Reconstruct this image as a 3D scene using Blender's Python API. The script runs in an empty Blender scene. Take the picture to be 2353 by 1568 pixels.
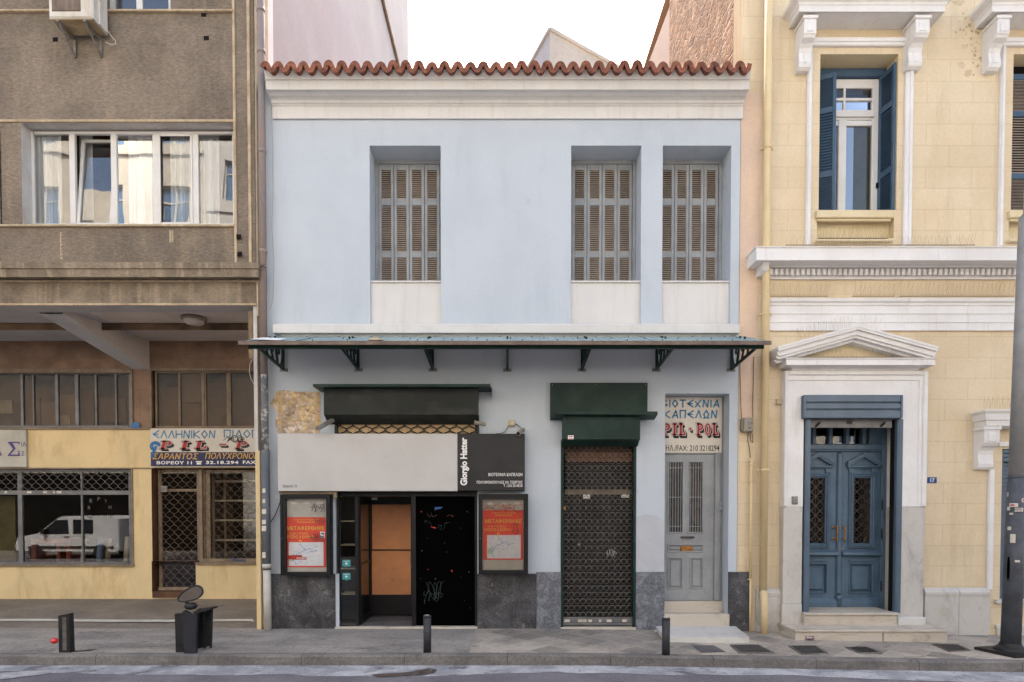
import bpy, bmesh, math, random
from mathutils import Vector
R = math.radians
random.seed(7)
sc = bpy.context.scene
COL = sc.collection

# ---------------------------------------------------------------- camera
# measured on the photograph scaled to 2353 x 1568: focal length, vanishing point, pitch
FPX, VX, VY, CY, CZ, TH = 1420.0, 1166.0, 1180.0, -9.8, 1.83, R(1.35)
PW, PH = 2353.0, 1568.3
P0Y = VY + FPX * math.tan(TH)
cam = bpy.data.cameras.new('camera')
cam.sensor_width = 36.0
cam.sensor_fit = 'HORIZONTAL'
cam.lens = 36.0 * FPX / PW
cam.shift_x = (PW / 2 - VX) / PW
cam.shift_y = (P0Y - PH / 2) / PW
cam.clip_start = 0.05
cam.clip_end = 600
camo = bpy.data.objects.new('camera', cam)
COL.objects.link(camo)
camo.location = (0, CY, CZ)
camo.rotation_euler = (math.pi / 2 - TH, 0, 0)
sc.camera = camo

# ---------------------------------------------------------------- sky, sun, exposure
SUN_EL, SUN_AZ = R(56), R(-0.5)          # sun behind the houses: the facades stand in open shade
world = bpy.data.worlds.new('World')
sc.world = world
world.use_nodes = True
wn = world.node_tree
wbg = wn.nodes['Background']
sky = wn.nodes.new('ShaderNodeTexSky')
sky.sky_type = 'NISHITA'
sky.sun_disc = False
sky.sun_elevation = SUN_EL
sky.sun_rotation = SUN_AZ
sky.air_density = 1.0
sky.dust_density = 5.0
sky.ozone_density = 1.0
wbg.inputs['Strength'].default_value = 0.15
wn.links.new(sky.outputs[0], wbg.inputs['Color'])
sl = bpy.data.lights.new('sun', 'SUN')
sl.energy = 3.4
sl.angle = R(0.5)
sl.color = (1.0, 0.95, 0.88)
slo = bpy.data.objects.new('sun', sl)
COL.objects.link(slo)
sdir = Vector((math.sin(SUN_AZ) * math.cos(SUN_EL), math.cos(SUN_AZ) * math.cos(SUN_EL), math.sin(SUN_EL)))
slo.rotation_euler = sdir.to_track_quat('Z', 'Y').to_euler()
slo.location = sdir * 60
vs = sc.view_settings
vs.view_transform = 'Standard'
vs.look = 'None'
vs.exposure = 2.12
vs.gamma = 1.0
vs.use_curve_mapping = False
try:
    vs.use_white_balance = True
    vs.white_balance_temperature = 7150
    vs.white_balance_tint = 8
except Exception:
    pass
sc.cycles.max_bounces = 8
sc.cycles.diffuse_bounces = 5
sc.cycles.transparent_max_bounces = 12


# ---------------------------------------------------------------- helpers
def W(px, py, Y):
    u = (px - VX) / FPX
    v = (P0Y - py) / FPX
    dy = math.cos(TH) + v * math.sin(TH)
    dz = -math.sin(TH) + v * math.cos(TH)
    t = (Y - CY) / dy
    return t * u, CZ + t * dz


def WX(px, py, Y): return W(px, py, Y)[0]


def WZ(py, Y): return W(VX, py, Y)[1]


def GP(px, py, z):
    u = (px - VX) / FPX
    v = (P0Y - py) / FPX
    dy = math.cos(TH) + v * math.sin(TH)
    dz = -math.sin(TH) + v * math.cos(TH)
    t = (z - CZ) / dz
    return t * u, CY + t * dy


def rc(x0, y0, x1, y1, Y):
    ym = (y0 + y1) / 2
    return WX(x0, ym, Y), WX(x1, ym, Y), WZ(y1, Y), WZ(y0, Y)


def gz(x, y):
    b = -0.016 * max(0.0, min(x - 1.0, 9.0))
    if y < 0:
        b += 0.03 * max(y, -1.75) / 1.75
    elif x < -3.9:
        b += 0.19 * min(1.0, y / 2.1)
    return b


def lin(c):
    c = c / 255.0
    return c / 12.92 if c <= 0.04045 else ((c + 0.055) / 1.055) ** 2.4


def C(r, g, b, k=1.0): return (lin(r) * k, lin(g) * k, lin(b) * k, 1.0)


ORG = {}


class MB:
    def __init__(self):
        self.v = []; self.f = []; self.mi = []; self.m = 0; self.T = None; self.sm = []; self.smooth = False

    def add(self, vs, fs):
        o = len(self.v)
        if self.T:
            vs = [self.T(*p) for p in vs]
        self.v += [tuple(p) for p in vs]
        for f in fs:
            self.f.append(tuple(i + o for i in f)); self.mi.append(self.m); self.sm.append(self.smooth)

    def quad(self, a, b, c, d): self.add([a, b, c, d], [(0, 1, 2, 3)])

    def tri(self, a, b, c): self.add([a, b, c], [(0, 1, 2)])

    def box(self, x0, x1, y0, y1, z0, z1):
        self.add([(x0, y0, z0), (x1, y0, z0), (x1, y1, z0), (x0, y1, z0), (x0, y0, z1), (x1, y0, z1), (x1, y1, z1), (x0, y1, z1)],
                 [(0, 1, 2, 3), (4, 5, 6, 7), (0, 1, 5, 4), (1, 2, 6, 5), (2, 3, 7, 6), (3, 0, 4, 7)])

    def pbox(self, x0, y0, x1, y1, Y, t):
        X0, X1, Z0, Z1 = rc(x0, y0, x1, y1, Y)
        self.box(X0, X1, Y, Y + t, Z0, Z1)

    def bbox(self, x0, x1, y0, y1, z0, z1, b=0.01):     # box with chamfered front edges (front = -Y)
        o = [(x0, z0), (x1, z0), (x1, z1), (x0, z1)]
        i = [(x0 + b, z0 + b), (x1 - b, z0 + b), (x1 - b, z1 - b), (x0 + b, z1 - b)]
        vs = [(x, y1, z) for x, z in o] + [(x, y0 + b, z) for x, z in o] + [(x, y0, z) for x, z in i]
        fs = [(0, 1, 2, 3), (8, 9, 10, 11)]
        for k in range(4):
            n = (k + 1) % 4
            fs += [(k, n, 4 + n, 4 + k), (4 + k, 4 + n, 8 + n, 8 + k)]
        self.add(vs, fs)

    def prism(self, poly, ax, a, b):
        n = len(poly)

        def P(p, t):
            return (t, p[0], p[1]) if ax == 'x' else ((p[0], t, p[1]) if ax == 'y' else (p[0], p[1], t))
        vs = [P(p, a) for p in poly] + [P(p, b) for p in poly]
        fs = [tuple(range(n)), tuple(range(n, 2 * n))] + [(i, (i + 1) % n, n + (i + 1) % n, n + i) for i in range(n)]
        self.add(vs, fs)

    def tube(self, pts, r, n=6, closed=False, caps=True):
        pts = [Vector(p) for p in pts]
        N = len(pts)
        vs = []; fs = []
        prev = None
        for i, p in enumerate(pts):
            if closed:
                d = pts[(i + 1) % N] - pts[i - 1]
            else:
                d = pts[min(i + 1, N - 1)] - pts[max(i - 1, 0)]
            if d.length < 1e-9: d = Vector((0, 0, 1))
            d.normalize()
            if prev is None:
                up = Vector((0, 1, 0)) if abs(d.y) < 0.9 else Vector((1, 0, 0))
            else:
                up = prev
            a = d.cross(up)
            if a.length < 1e-6:
                a = d.orthogonal()
            a.normalize(); b = a.cross(d).normalized(); prev = b
            rr = r[i] if isinstance(r, (list, tuple)) else r
            for k in range(n):
                t = 2 * math.pi * (k + .5) / n
                vs.append(tuple(p + a * (rr * math.cos(t)) + b * (rr * math.sin(t))))
        for i in range(N if closed else N - 1):
            j = (i + 1) % N
            for k in range(n):
                l = (k + 1) % n
                fs.append((i * n + k, i * n + l, j * n + l, j * n + k))
        if caps and not closed:
            fs += [tuple(range(n)), tuple(range((N - 1) * n, N * n))]
        self.add(vs, fs)

    def lathe(self, prof, c, n=20, axis='z'):
        vs = []; fs = []
        for r, h in prof:
            for k in range(n):
                t = 2 * math.pi * k / n
                a, b = r * math.cos(t), r * math.sin(t)
                if axis == 'z': vs.append((c[0] + a, c[1] + b, c[2] + h))
                elif axis == 'y': vs.append((c[0] + a, c[1] + h, c[2] + b))
                else: vs.append((c[0] + h, c[1] + a, c[2] + b))
        m = len(prof)
        for i in range(m - 1):
            for k in range(n):
                l = (k + 1) % n
                fs.append((i * n + k, i * n + l, (i + 1) * n + l, (i + 1) * n + k))
        fs += [tuple(range(n)), tuple(range((m - 1) * n, m * n))]
        self.add(vs, fs)

    def molding(self, x0, x1, Yw, prof, left=True, right=True):     # prof: (projection, z), mitred returns
        rows = []
        for p, z in prof:
            rows.append([(x0 - (p if left else 0), Yw, z), (x0 - (p if left else 0), Yw - p, z),
                         (x1 + (p if right else 0), Yw - p, z), (x1 + (p if right else 0), Yw, z)])
        vs = [q for r in rows for q in r]
        fs = []
        for i in range(len(rows) - 1):
            for k in range(3):
                fs.append((i * 4 + k, i * 4 + k + 1, (i + 1) * 4 + k + 1, (i + 1) * 4 + k))
        n = len(rows)
        fs += [(0, 1, 2, 3), tuple((n - 1) * 4 + k for k in range(4))]
        self.add(vs, fs)

    def hole_wall(self, X0, X1, Z0, Z1, Y, holes, depth=0.3, m=0, mr=None):
        xs = {X0, X1}; zs = {Z0, Z1}
        hs = []
        for h in holes:
            d = h[4] if len(h) > 4 else depth
            a, b, c, e = max(h[0], X0), min(h[1], X1), max(h[2], Z0), min(h[3], Z1)
            hs.append((a, b, c, e, d))
            xs |= {a, b}; zs |= {c, e}
        xs = sorted(xs); zs = sorted(zs)
        self.m = m
        for i in range(len(xs) - 1):
            for j in range(len(zs) - 1):
                cx, cz = (xs[i] + xs[i + 1]) / 2, (zs[j] + zs[j + 1]) / 2
                if any(a < cx < b and c < cz < e for a, b, c, e, d in hs): continue
                self.quad((xs[i], Y, zs[j]), (xs[i + 1], Y, zs[j]), (xs[i + 1], Y, zs[j + 1]), (xs[i], Y, zs[j + 1]))
        self.m = m if mr is None else mr
        for a, b, c, e, d in hs:
            if d <= 0: continue
            self.quad((a, Y, c), (a, Y, e), (a, Y + d, e), (a, Y + d, c))
            self.quad((b, Y, c), (b, Y, e), (b, Y + d, e), (b, Y + d, c))
            self.quad((a, Y, e), (b, Y, e), (b, Y + d, e), (a, Y + d, e))
            self.quad((a, Y, c), (b, Y, c), (b, Y + d, c), (a, Y + d, c))
        self.m = m

    def build(self, name, mats, parent=None, smooth=False):
        if not isinstance(mats, (list, tuple)): mats = [mats]
        o = ORG.get(parent.name, (0, 0, 0)) if parent else (0, 0, 0)
        me = bpy.data.meshes.new(name)
        me.from_pydata([(a - o[0], b - o[1], c - o[2]) for a, b, c in self.v], [], self.f)
        for m in mats: me.materials.append(m)
        me.polygons.foreach_set('material_index', self.mi)
        bm = bmesh.new(); bm.from_mesh(me)
        bmesh.ops.recalc_face_normals(bm, faces=bm.faces)
        bm.to_mesh(me); bm.free()
        if smooth:
            me.polygons.foreach_set('use_smooth', [True] * len(me.polygons))
        elif any(self.sm):
            me.polygons.foreach_set('use_smooth', self.sm)
        ob = bpy.data.objects.new(name, me)
        COL.objects.link(ob)
        if parent:
            ob.parent = parent
            ORG[ob.name] = o
        return ob


def thing(name, label, cat, loc=(0, 0, 0), group=None):
    o = bpy.data.objects.new(name, None)
    COL.objects.link(o)
    o.empty_display_size = 0.2
    o.location = loc
    o['label'] = label; o['category'] = cat
    if group: o['group'] = group
    ORG[o.name] = tuple(loc)
    return o


def tag(o, label, cat, group=None):
    o['label'] = label; o['category'] = cat
    if group: o['group'] = group
    return o


def struct(o):
    o['kind'] = 'structure'
    return o


def recenter(o):
    """move the origin of a single-mesh thing to the middle of its base"""
    vs_ = [v.co for v in o.data.vertices]
    cx = (min(v.x for v in vs_) + max(v.x for v in vs_)) / 2
    cy = (min(v.y for v in vs_) + max(v.y for v in vs_)) / 2
    cz = min(v.z for v in vs_)
    for v in o.data.vertices:
        v.co.x -= cx; v.co.y -= cy; v.co.z -= cz
    o.location = (cx, cy, cz)
    return o


def copy_thing(o, loc, label):
    r = o.copy(); COL.objects.link(r); r.location = loc; r['label'] = label
    for ch in list(o.children):
        c = ch.copy(); COL.objects.link(c); c.parent = r
        for g in list(ch.children):
            d = g.copy(); COL.objects.link(d); d.parent = c
    return r


# ---------------------------------------------------------------- lettering
_tc = {}


def glyphs(s, bold=0.0, shear=0.0, space=1.0):
    k = (s, bold, shear, space)
    if k in _tc: return _tc[k]
    cu = bpy.data.curves.new('t', 'FONT')
    cu.body = s; cu.offset = bold; cu.shear = shear; cu.space_character = space; cu.resolution_u = 3
    ob = bpy.data.objects.new('t', cu)
    COL.objects.link(ob)
    bpy.context.view_layer.update()
    me = bpy.data.meshes.new_from_object(ob.evaluated_get(bpy.context.evaluated_depsgraph_get()))
    vv = [(v.co.x, v.co.y) for v in me.vertices]
    ff = [tuple(p.vertices) for p in me.polygons]
    bpy.data.objects.remove(ob); bpy.data.curves.remove(cu); bpy.data.meshes.remove(me)
    x0 = min(p[0] for p in vv); x1 = max(p[0] for p in vv); y0 = min(p[1] for p in vv); y1 = max(p[1] for p in vv)
    _tc[k] = ([((x - x0) / (x1 - x0), (y - y0) / (y1 - y0)) for x, y in vv], ff)
    return _tc[k]


def text(mb, s, x0, y0, x1, y1, Y, bold=0.0, shear=0.0, space=1.0, rot=False):
    vv, ff = glyphs(s, bold, shear, space)
    X0, X1, Z0, Z1 = rc(x0, y0, x1, y1, Y)
    if rot:      # reads upwards
        mb.add([(X1 - v * (X1 - X0), Y, Z0 + u * (Z1 - Z0)) for u, v in vv], ff)
    else:
        mb.add([(X0 + u * (X1 - X0), Y, Z0 + v * (Z1 - Z0)) for u, v in vv], ff)


ANG = {  # angular capitals: strokes in a unit box
    'Ε': [[(1, 1), (0, .5), (1, 0)], [(0, .5), (.85, .5)]], 'Λ': [[(0, 0), (.6, 1), (1, 0)]],
    'Η': [[(0, 0), (0, 1)], [(1, 0), (1, 1)], [(0, .5), (1, .5)]], 'Ν': [[(0, 0), (.15, 1), (.85, 0), (1, 1)]],
    'Ι': [[(.5, 0), (.5, 1)]], 'Κ': [[(0, 0), (0, 1)], [(.95, .95), (0, .5), (1, 0)]], 'Ο': [[(.5, 0), (0, .5), (.5, 1), (1, .5), (.5, 0)]],
    'Π': [[(.05, 0), (0, 1), (1, 1), (.9, 0)]], 'Τ': [[(0, 1), (1, 1)], [(.5, 1), (.5, 0)]], 'Χ': [[(0, 0), (1, 1)], [(0, .8), (.9, 0)]],
    'Α': [[(0, 0), (.65, 1), (1, 0)], [(.2, .3), (.9, .3)]], 'Β': [[(0, 1), (.8, .9), (.2, .55), (1, .3), (0, 0)]],
    'Ω': [[(0, 0), (.35, 0), (.05, .5), (.5, 1), (.95, .5), (.65, 0), (1, 0)]], 'Γ': [[(0, 0), (0, 1), (1, 1)]]}


def ang_text(mb, s, x0, y0, x1, y1, Y, th=0.011, gap=.42):
    X0, X1, Z0, Z1 = rc(x0, y0, x1, y1, Y)
    wd = [(.12 if ch == 'Ι' else (.7 if ch == ' ' else 1.0)) for ch in s]
    tot = sum(wd) + gap * (len(s) - 1)
    k = (X1 - X0) / tot
    x = X0
    for ch, w in zip(s, wd):
        for st in ANG.get(ch, []):
            for a, b in zip(st[:-1], st[1:]):
                p = Vector((x + a[0] * w * k, Z0 + a[1] * (Z1 - Z0))); q = Vector((x + b[0] * w * k, Z0 + b[1] * (Z1 - Z0)))
                d = (q - p).normalized(); n = Vector((-d.y, d.x)) * th; e = d * th * .5
                c = [p - e + n, q + e + n, q + e - n, p - e - n]
                mb.quad(*[(t.x, Y, t.y) for t in c])
        x += (w + gap) * k


def slab_polys(ch):
    L = []
    bx = lambda a, b, c, d: [(a, c), (b, c), (b, d), (a, d)]
    if ch == 'I':
        L += [bx(.3, .7, 0, 1), bx(.08, .92, 0, .14), bx(.08, .92, .86, 1)]
    elif ch == 'L':
        L += [bx(.16, .5, 0, 1), bx(0, .68, .86, 1), bx(0, 1, 0, .14), [(.72, .14), (1, .14), (1, .4), (.9, .4)]]
    elif ch == 'P':
        L += [bx(.14, .46, 0, 1), bx(0, .64, 0, .14), bx(0, .6, .86, 1)]
        n = 10
        for i in range(n):
            a, b = -math.pi / 2 + math.pi * i / n, -math.pi / 2 + math.pi * (i + 1) / n
            o = lambda t: (.55 + .45 * math.cos(t), .7 + .3 * math.sin(t))
            q = lambda t: (.5 + .2 * math.cos(t), .7 + .16 * math.sin(t))
            L.append([o(a), o(b), q(b), q(a)])
        L.append(bx(.46, .56, .4, .54))
    elif ch == 'O':
        n = 20
        for i in range(n):
            a, b = 2 * math.pi * i / n, 2 * math.pi * (i + 1) / n
            o = lambda t: (.5 + .5 * math.cos(t), .5 + .5 * math.sin(t))
            q = lambda t: (.5 + .19 * math.cos(t), .5 + .34 * math.sin(t))
            L.append([o(a), o(b), q(b), q(a)])
    elif ch == '-':
        L.append(bx(.05, .95, .42, .62))
    elif ch == '.':
        L.append(bx(.2, .8, .42, .62))
    return L


def slab_text(mbs, items, y0, y1, Y, sh=(0.03, -0.03), shear=0.0):
    """items: (char, x0, x1) in photo pixels; mbs: black shadow, white edge, red face"""
    for ch, x0, x1 in items:
        X0, X1, Z0, Z1 = rc(x0, y0, x1, y1, Y)
        H = Z1 - Z0
        for poly in slab_polys(ch):
            pts = [(X0 + a * (X1 - X0) + shear * b * H, Z0 + b * H) for a, b in poly]
            for k in range(7):
                t = k / 6
                mbs[0].add([(a + sh[0] * t, Y - .001 - .00008 * k, b + sh[1] * t) for a, b in pts], [tuple(range(len(pts)))])
            e = .006
            for k in range(8):
                dx, dz = e * math.cos(k * math.pi / 4), e * math.sin(k * math.pi / 4)
                mbs[1].add([(a + dx, Y - .003 - .00008 * k, b + dz) for a, b in pts], [tuple(range(len(pts)))])
                mbs[0].add([(a + dx * 1.9, Y - .0018 - .00008 * k, b + dz * 1.9) for a, b in pts], [tuple(range(len(pts)))])
            mbs[2].add([(a, Y - .005, b) for a, b in pts], [tuple(range(len(pts)))])


def scribble(mb, x0, y0, x1, y1, Y, n=14, th=.006, seed=1, loops=2):
    rnd = random.Random(seed)
    X0, X1, Z0, Z1 = rc(x0, y0, x1, y1, Y)
    for l in range(loops):
        pts = []
        ph = rnd.random() * 6
        for i in range(n * 3):
            t = i / (n * 3 - 1)
            pts.append(((X0 + (X1 - X0) * (t * .9 + .05 + .08 * math.sin(t * 9 + ph) + .05 * math.sin(t * 31 + ph * 2))),
                        (Z0 + (Z1 - Z0) * (.5 + .4 * math.sin(t * n * 1.1 + ph) * math.sin(t * 5 + l * 2 + ph)))))
        for a, b in zip(pts[:-1], pts[1:]):
            d = Vector((b[0] - a[0], b[1] - a[1]))
            if d.length < 1e-6: continue
            d.normalize(); nx, nz = -d.y * th / 2, d.x * th / 2
            mb.quad((a[0] + nx, Y, a[1] + nz), (b[0] + nx, Y, b[1] + nz), (b[0] - nx, Y, b[1] - nz), (a[0] - nx, Y, a[1] - nz))


# ---------------------------------------------------------------- materials
def newmat(name):
    m = bpy.data.materials.new(name)
    m.use_nodes = True
    nt = m.node_tree
    return m, nt, nt.nodes['Principled BSDF']


def mixc(nt, fac, a, b, blend='MIX'):
    n = nt.nodes.new('ShaderNodeMix'); n.data_type = 'RGBA'; n.blend_type = blend
    for i, v in ((0, fac), (6, a), (7, b)):
        if hasattr(v, 'node'): nt.links.new(v, n.inputs[i])
        else: n.inputs[i].default_value = v
    return n.outputs[2]


def noise(nt, co, scale, detail=5, rough=.6, dist=0.0, mapping=None):
    if mapping is not None:
        mp = nt.nodes.new('ShaderNodeMapping'); mp.inputs['Scale'].default_value = mapping
        nt.links.new(co, mp.inputs[0]); co = mp.outputs[0]
    n = nt.nodes.new('ShaderNodeTexNoise')
    n.inputs['Scale'].default_value = scale; n.inputs['Detail'].default_value = detail
    n.inputs['Roughness'].default_value = rough; n.inputs['Distortion'].default_value = dist
    nt.links.new(co, n.inputs['Vector'])
    return n.outputs[0]


def ramp(nt, fac, lo, hi, a=0.0, b=1.0):
    n = nt.nodes.new('ShaderNodeMapRange')
    n.inputs[1].default_value = lo; n.inputs[2].default_value = hi; n.inputs[3].default_value = a; n.inputs[4].default_value = b
    n.interpolation_type = 'SMOOTHSTEP'
    nt.links.new(fac, n.inputs[0])
    return n.outputs[0]


def surf(name, c1, c2=None, vs_=1.5, rough=.85, metal=0.0, streak=None, samt=.5, smap=(7, 7, .5), srange=(.5, .7),
         bump=.15, bs=60, bmap=None, bdist=.0, grain=.06, spec=.35, spots=None, sprange=(.62, .68), spscale=4, vmap=None):
    m, nt, b = newmat(name)
    tc = nt.nodes.new('ShaderNodeTexCoord'); co = tc.outputs['Object']
    col = c1
    if c2 is not None:
        col = mixc(nt, ramp(nt, noise(nt, co, vs_, 6, .6, .3, vmap), .35, .65), c1, c2)
    if streak is not None:
        f = ramp(nt, noise(nt, co, 1.0, 5, .65, .2, smap), srange[0], srange[1], 0, samt)
        col = mixc(nt, f, col, streak)
    if spots is not None:
        f = ramp(nt, noise(nt, co, spscale, 8, .7, .4), sprange[0], sprange[1])
        col = mixc(nt, f, col, spots)
    fine = noise(nt, co, bs, 4, .6, bdist, bmap)
    if grain:
        g = ramp(nt, fine, .3, .7, 1 - grain * 2, 1 + grain * 2)
        n = nt.nodes.new('ShaderNodeVectorMath'); n.operation = 'SCALE'
        if hasattr(col, 'node'): nt.links.new(col, n.inputs[0])
        else: n.inputs[0].default_value = col[:3]
        nt.links.new(g, n.inputs['Scale'])
        col = n.outputs[0]
    if hasattr(col, 'node'): nt.links.new(col, b.inputs['Base Color'])
    else: b.inputs['Base Color'].default_value = col
    b.inputs['Metallic'].default_value = metal
    b.inputs['Specular IOR Level'].default_value = spec
    r_ = ramp(nt, noise(nt, co, 3.0, 4), .3, .7, max(0.05, rough - .08), min(1, rough + .08))
    nt.links.new(r_, b.inputs['Roughness'])
    if bump:
        bn = nt.nodes.new('ShaderNodeBump'); bn.inputs['Strength'].default_value = bump; bn.inputs['Distance'].default_value = .02
        nt.links.new(fine, bn.inputs['Height']); nt.links.new(bn.outputs[0], b.inputs['Normal'])
    return m


def glassmat(name, tint, refl=.12, rough=.015, wob=.0):
    m, nt, b = newmat(name)
    nt.nodes.remove(b)
    out = nt.nodes['Material Output']
    tr = nt.nodes.new('ShaderNodeBsdfTransparent'); tr.inputs[0].default_value = tint
    gl = nt.nodes.new('ShaderNodeBsdfGlossy'); gl.inputs['Roughness'].default_value = rough
    gl.inputs[0].default_value = (.95, .97, 1, 1)
    fr = nt.nodes.new('ShaderNodeFresnel'); fr.inputs[0].default_value = 1.5
    ad = nt.nodes.new('ShaderNodeMath'); ad.operation = 'ADD'; ad.use_clamp = True; ad.inputs[1].default_value = refl
    nt.links.new(fr.outputs[0], ad.inputs[0])
    mx = nt.nodes.new('ShaderNodeMixShader')
    nt.links.new(ad.outputs[0], mx.inputs[0]); nt.links.new(tr.outputs[0], mx.inputs[1]); nt.links.new(gl.outputs[0], mx.inputs[2])
    nt.links.new(mx.outputs[0], out.inputs[0])
    if wob:
        tc = nt.nodes.new('ShaderNodeTexCoord')
        h = noise(nt, tc.outputs['Object'], 1.1, 2, .5)
        bn = nt.nodes.new('ShaderNodeBump'); bn.inputs['Strength'].default_value = wob; bn.inputs['Distance'].default_value = .05
        nt.links.new(h, bn.inputs['Height']); nt.links.new(bn.outputs[0], gl.inputs['Normal'])
    return m


def brickmap(nt, co, w, h, mortar, ax='xz', off=.5, rot=0.0):
    if ax == 'xz':
        sp = nt.nodes.new('ShaderNodeSeparateXYZ'); cb = nt.nodes.new('ShaderNodeCombineXYZ')
        nt.links.new(co, sp.inputs[0]); nt.links.new(sp.outputs[0], cb.inputs[0]); nt.links.new(sp.outputs[2], cb.inputs[1])
        co = cb.outputs[0]
    elif ax == 'yz':
        sp = nt.nodes.new('ShaderNodeSeparateXYZ'); cb = nt.nodes.new('ShaderNodeCombineXYZ')
        nt.links.new(co, sp.inputs[0]); nt.links.new(sp.outputs[1], cb.inputs[0]); nt.links.new(sp.outputs[2], cb.inputs[1])
        co = cb.outputs[0]
    if rot:
        mp = nt.nodes.new('ShaderNodeMapping'); mp.inputs['Rotation'].default_value = (0, 0, rot)
        nt.links.new(co, mp.inputs[0]); co = mp.outputs[0]
    bt = nt.nodes.new('ShaderNodeTexBrick')
    bt.offset = off; bt.squash = 1.0
    bt.inputs['Scale'].default_value = 1.0; bt.inputs['Brick Width'].default_value = w; bt.inputs['Row Height'].default_value = h
    bt.inputs['Mortar Size'].default_value = mortar; bt.inputs['Mortar Smooth'].default_value = .3
    bt.inputs['Bias'].default_value = 0
    nt.links.new(co, bt.inputs['Vector'])
    return bt


def add_bump(nt, b, height, strength, dist=.02):
    bn = nt.nodes.new('ShaderNodeBump'); bn.inputs['Strength'].default_value = strength; bn.inputs['Distance'].default_value = dist
    nt.links.new(height, bn.inputs['Height'])
    if b.inputs['Normal'].is_linked:
        nt.links.new(b.inputs['Normal'].links[0].from_socket, bn.inputs['Normal'])
    nt.links.new(bn.outputs[0], b.inputs['Normal'])


def add_joints(mat, w, h, mortar, col, strength=.5, amt=.6, ax='xz', off=.5, rot=0.0, vary=0.0):
    """tile / block joints on top of a surf() material"""
    nt = mat.node_tree; b = nt.nodes['Principled BSDF']
    tc = nt.nodes.new('ShaderNodeTexCoord')
    bt = brickmap(nt, tc.outputs['Object'], w, h, mortar, ax, off, rot)
    src = b.inputs['Base Color'].links[0].from_socket
    if vary:
        bt.inputs['Color1'].default_value = (1 - vary, 1 - vary, 1 - vary, 1); bt.inputs['Color2'].default_value = (1 + vary, 1 + vary * .9, 1 + vary * .75, 1)
        bt.inputs['Mortar'].default_value = (1, 1, 1, 1)
        src = mixc(nt, 1.0, src, bt.outputs['Color'], 'MULTIPLY')
    mm = nt.nodes.new('ShaderNodeMath'); mm.operation = 'MULTIPLY'; mm.inputs[1].default_value = amt
    nt.links.new(bt.outputs['Fac'], mm.inputs[0])
    nt.links.new(mixc(nt, mm.outputs[0], src, col), b.inputs['Base Color'])
    inv = nt.nodes.new('ShaderNodeMath'); inv.operation = 'SUBTRACT'; inv.inputs[0].default_value = 1
    nt.links.new(bt.outputs['Fac'], inv.inputs[1])
    add_bump(nt, b, inv.outputs[0], strength, .01)
    return mat


def add_dots(mat, scale, r_, col, amt=.7):
    nt = mat.node_tree; b = nt.nodes['Principled BSDF']
    tc = nt.nodes.new('ShaderNodeTexCoord')
    v = nt.nodes.new('ShaderNodeTexVoronoi'); v.inputs['Scale'].default_value = scale
    nt.links.new(tc.outputs['Object'], v.inputs['Vector'])
    f = ramp(nt, v.outputs['Distance'], r_ * .7, r_, amt, 0)
    nt.links.new(mixc(nt, f, b.inputs['Base Color'].links[0].from_socket, col), b.inputs['Base Color'])


def marblemat(name, base, vein, scale=2.0, stretch=(1, 1, .35), amt=.8, rough=.45, dirt=None, rot=.5):
    m, nt, b = newmat(name)
    tc = nt.nodes.new('ShaderNodeTexCoord'); co = tc.outputs['Object']
    mp = nt.nodes.new('ShaderNodeMapping'); mp.inputs['Rotation'].default_value = (0, rot, .2); mp.inputs['Scale'].default_value = stretch
    nt.links.new(co, mp.inputs[0]); co2 = mp.outputs[0]
    n1 = noise(nt, co2, scale, 8, .65, 1.5)
    v = ramp(nt, n1, .5, .72, 0, amt)
    col = mixc(nt, v, base, vein)
    n2 = noise(nt, co2, scale * 3, 6, .6, 2.0)
    col = mixc(nt, ramp(nt, n2, .55, .7, 0, amt * .4), col, vein)
    if dirt is not None:
        col = mixc(nt, ramp(nt, noise(nt, co, 2.5, 6, .7), .5, .75, 0, .6), col, dirt)
    nt.links.new(col, b.inputs['Base Color'])
    b.inputs['Roughness'].default_value = rough
    add_bump(nt, b, noise(nt, co, 40, 4), .06)
    return m


K = .80      # photo colour -> albedo
M = {}
M['blue'] = surf('pale_blue_render', C(201, 210, 219, K), C(195, 204, 213, K), .7, .9, streak=C(175, 184, 196, K), samt=.35, smap=(2.2, 2.2, .5), bump=.10, bs=45, grain=.02, srange=(.52, .75),
                 spots=C(172, 178, 186, K), sprange=(.64, .78), spscale=1.3)
M['white'] = surf('cream_white_paint', C(226, 224, 221, K), C(219, 217, 214, K), 1.2, .8, streak=C(196, 188, 176, K), samt=.3, smap=(9, 9, .6), bump=.06, bs=40, grain=.015)
M['white2'] = surf('white_paint', C(228, 227, 226, .92), C(220, 218, 216, .92), 2, .7, streak=C(190, 182, 172, .9), samt=.4, smap=(10, 10, .8), bump=.05, bs=50, grain=.015, srange=(.55, .75))
M['tile'] = surf('terracotta', C(146, 96, 80, .85), C(116, 80, 69, .85), 9, .95, spec=.05, bump=.2, bs=50, grain=.14, spots=C(96, 60, 52, .8), spscale=9)
M['stucco'] = surf('brown_stucco', C(146, 133, 119, K), C(124, 113, 101, K), .9, .95, streak=C(170, 152, 128, K), samt=.5, smap=(3.2, 3.2, .28), srange=(.52, .72),
                   bump=.9, bs=16, bmap=(1, 1, 2.4), bdist=.8, grain=.11, spec=.15)
M['stucco2'] = surf('brown_stucco_streaked', C(150, 136, 118, K), C(118, 106, 92, K), 1.5, .95, streak=C(180, 164, 142, K), samt=.6, smap=(6, 6, .15), srange=(.5, .68),
                    bump=.5, bs=18, bmap=(1, 1, 2.2), bdist=.6, grain=.08, spec=.15)
M['paleedge'] = surf('pale_render_edge', C(204, 184, 156, K), C(178, 158, 130, K), 3, .9, streak=C(140, 120, 98, K), samt=.5, smap=(14, 14, 2), bump=.2, bs=40, grain=.05)
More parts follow.
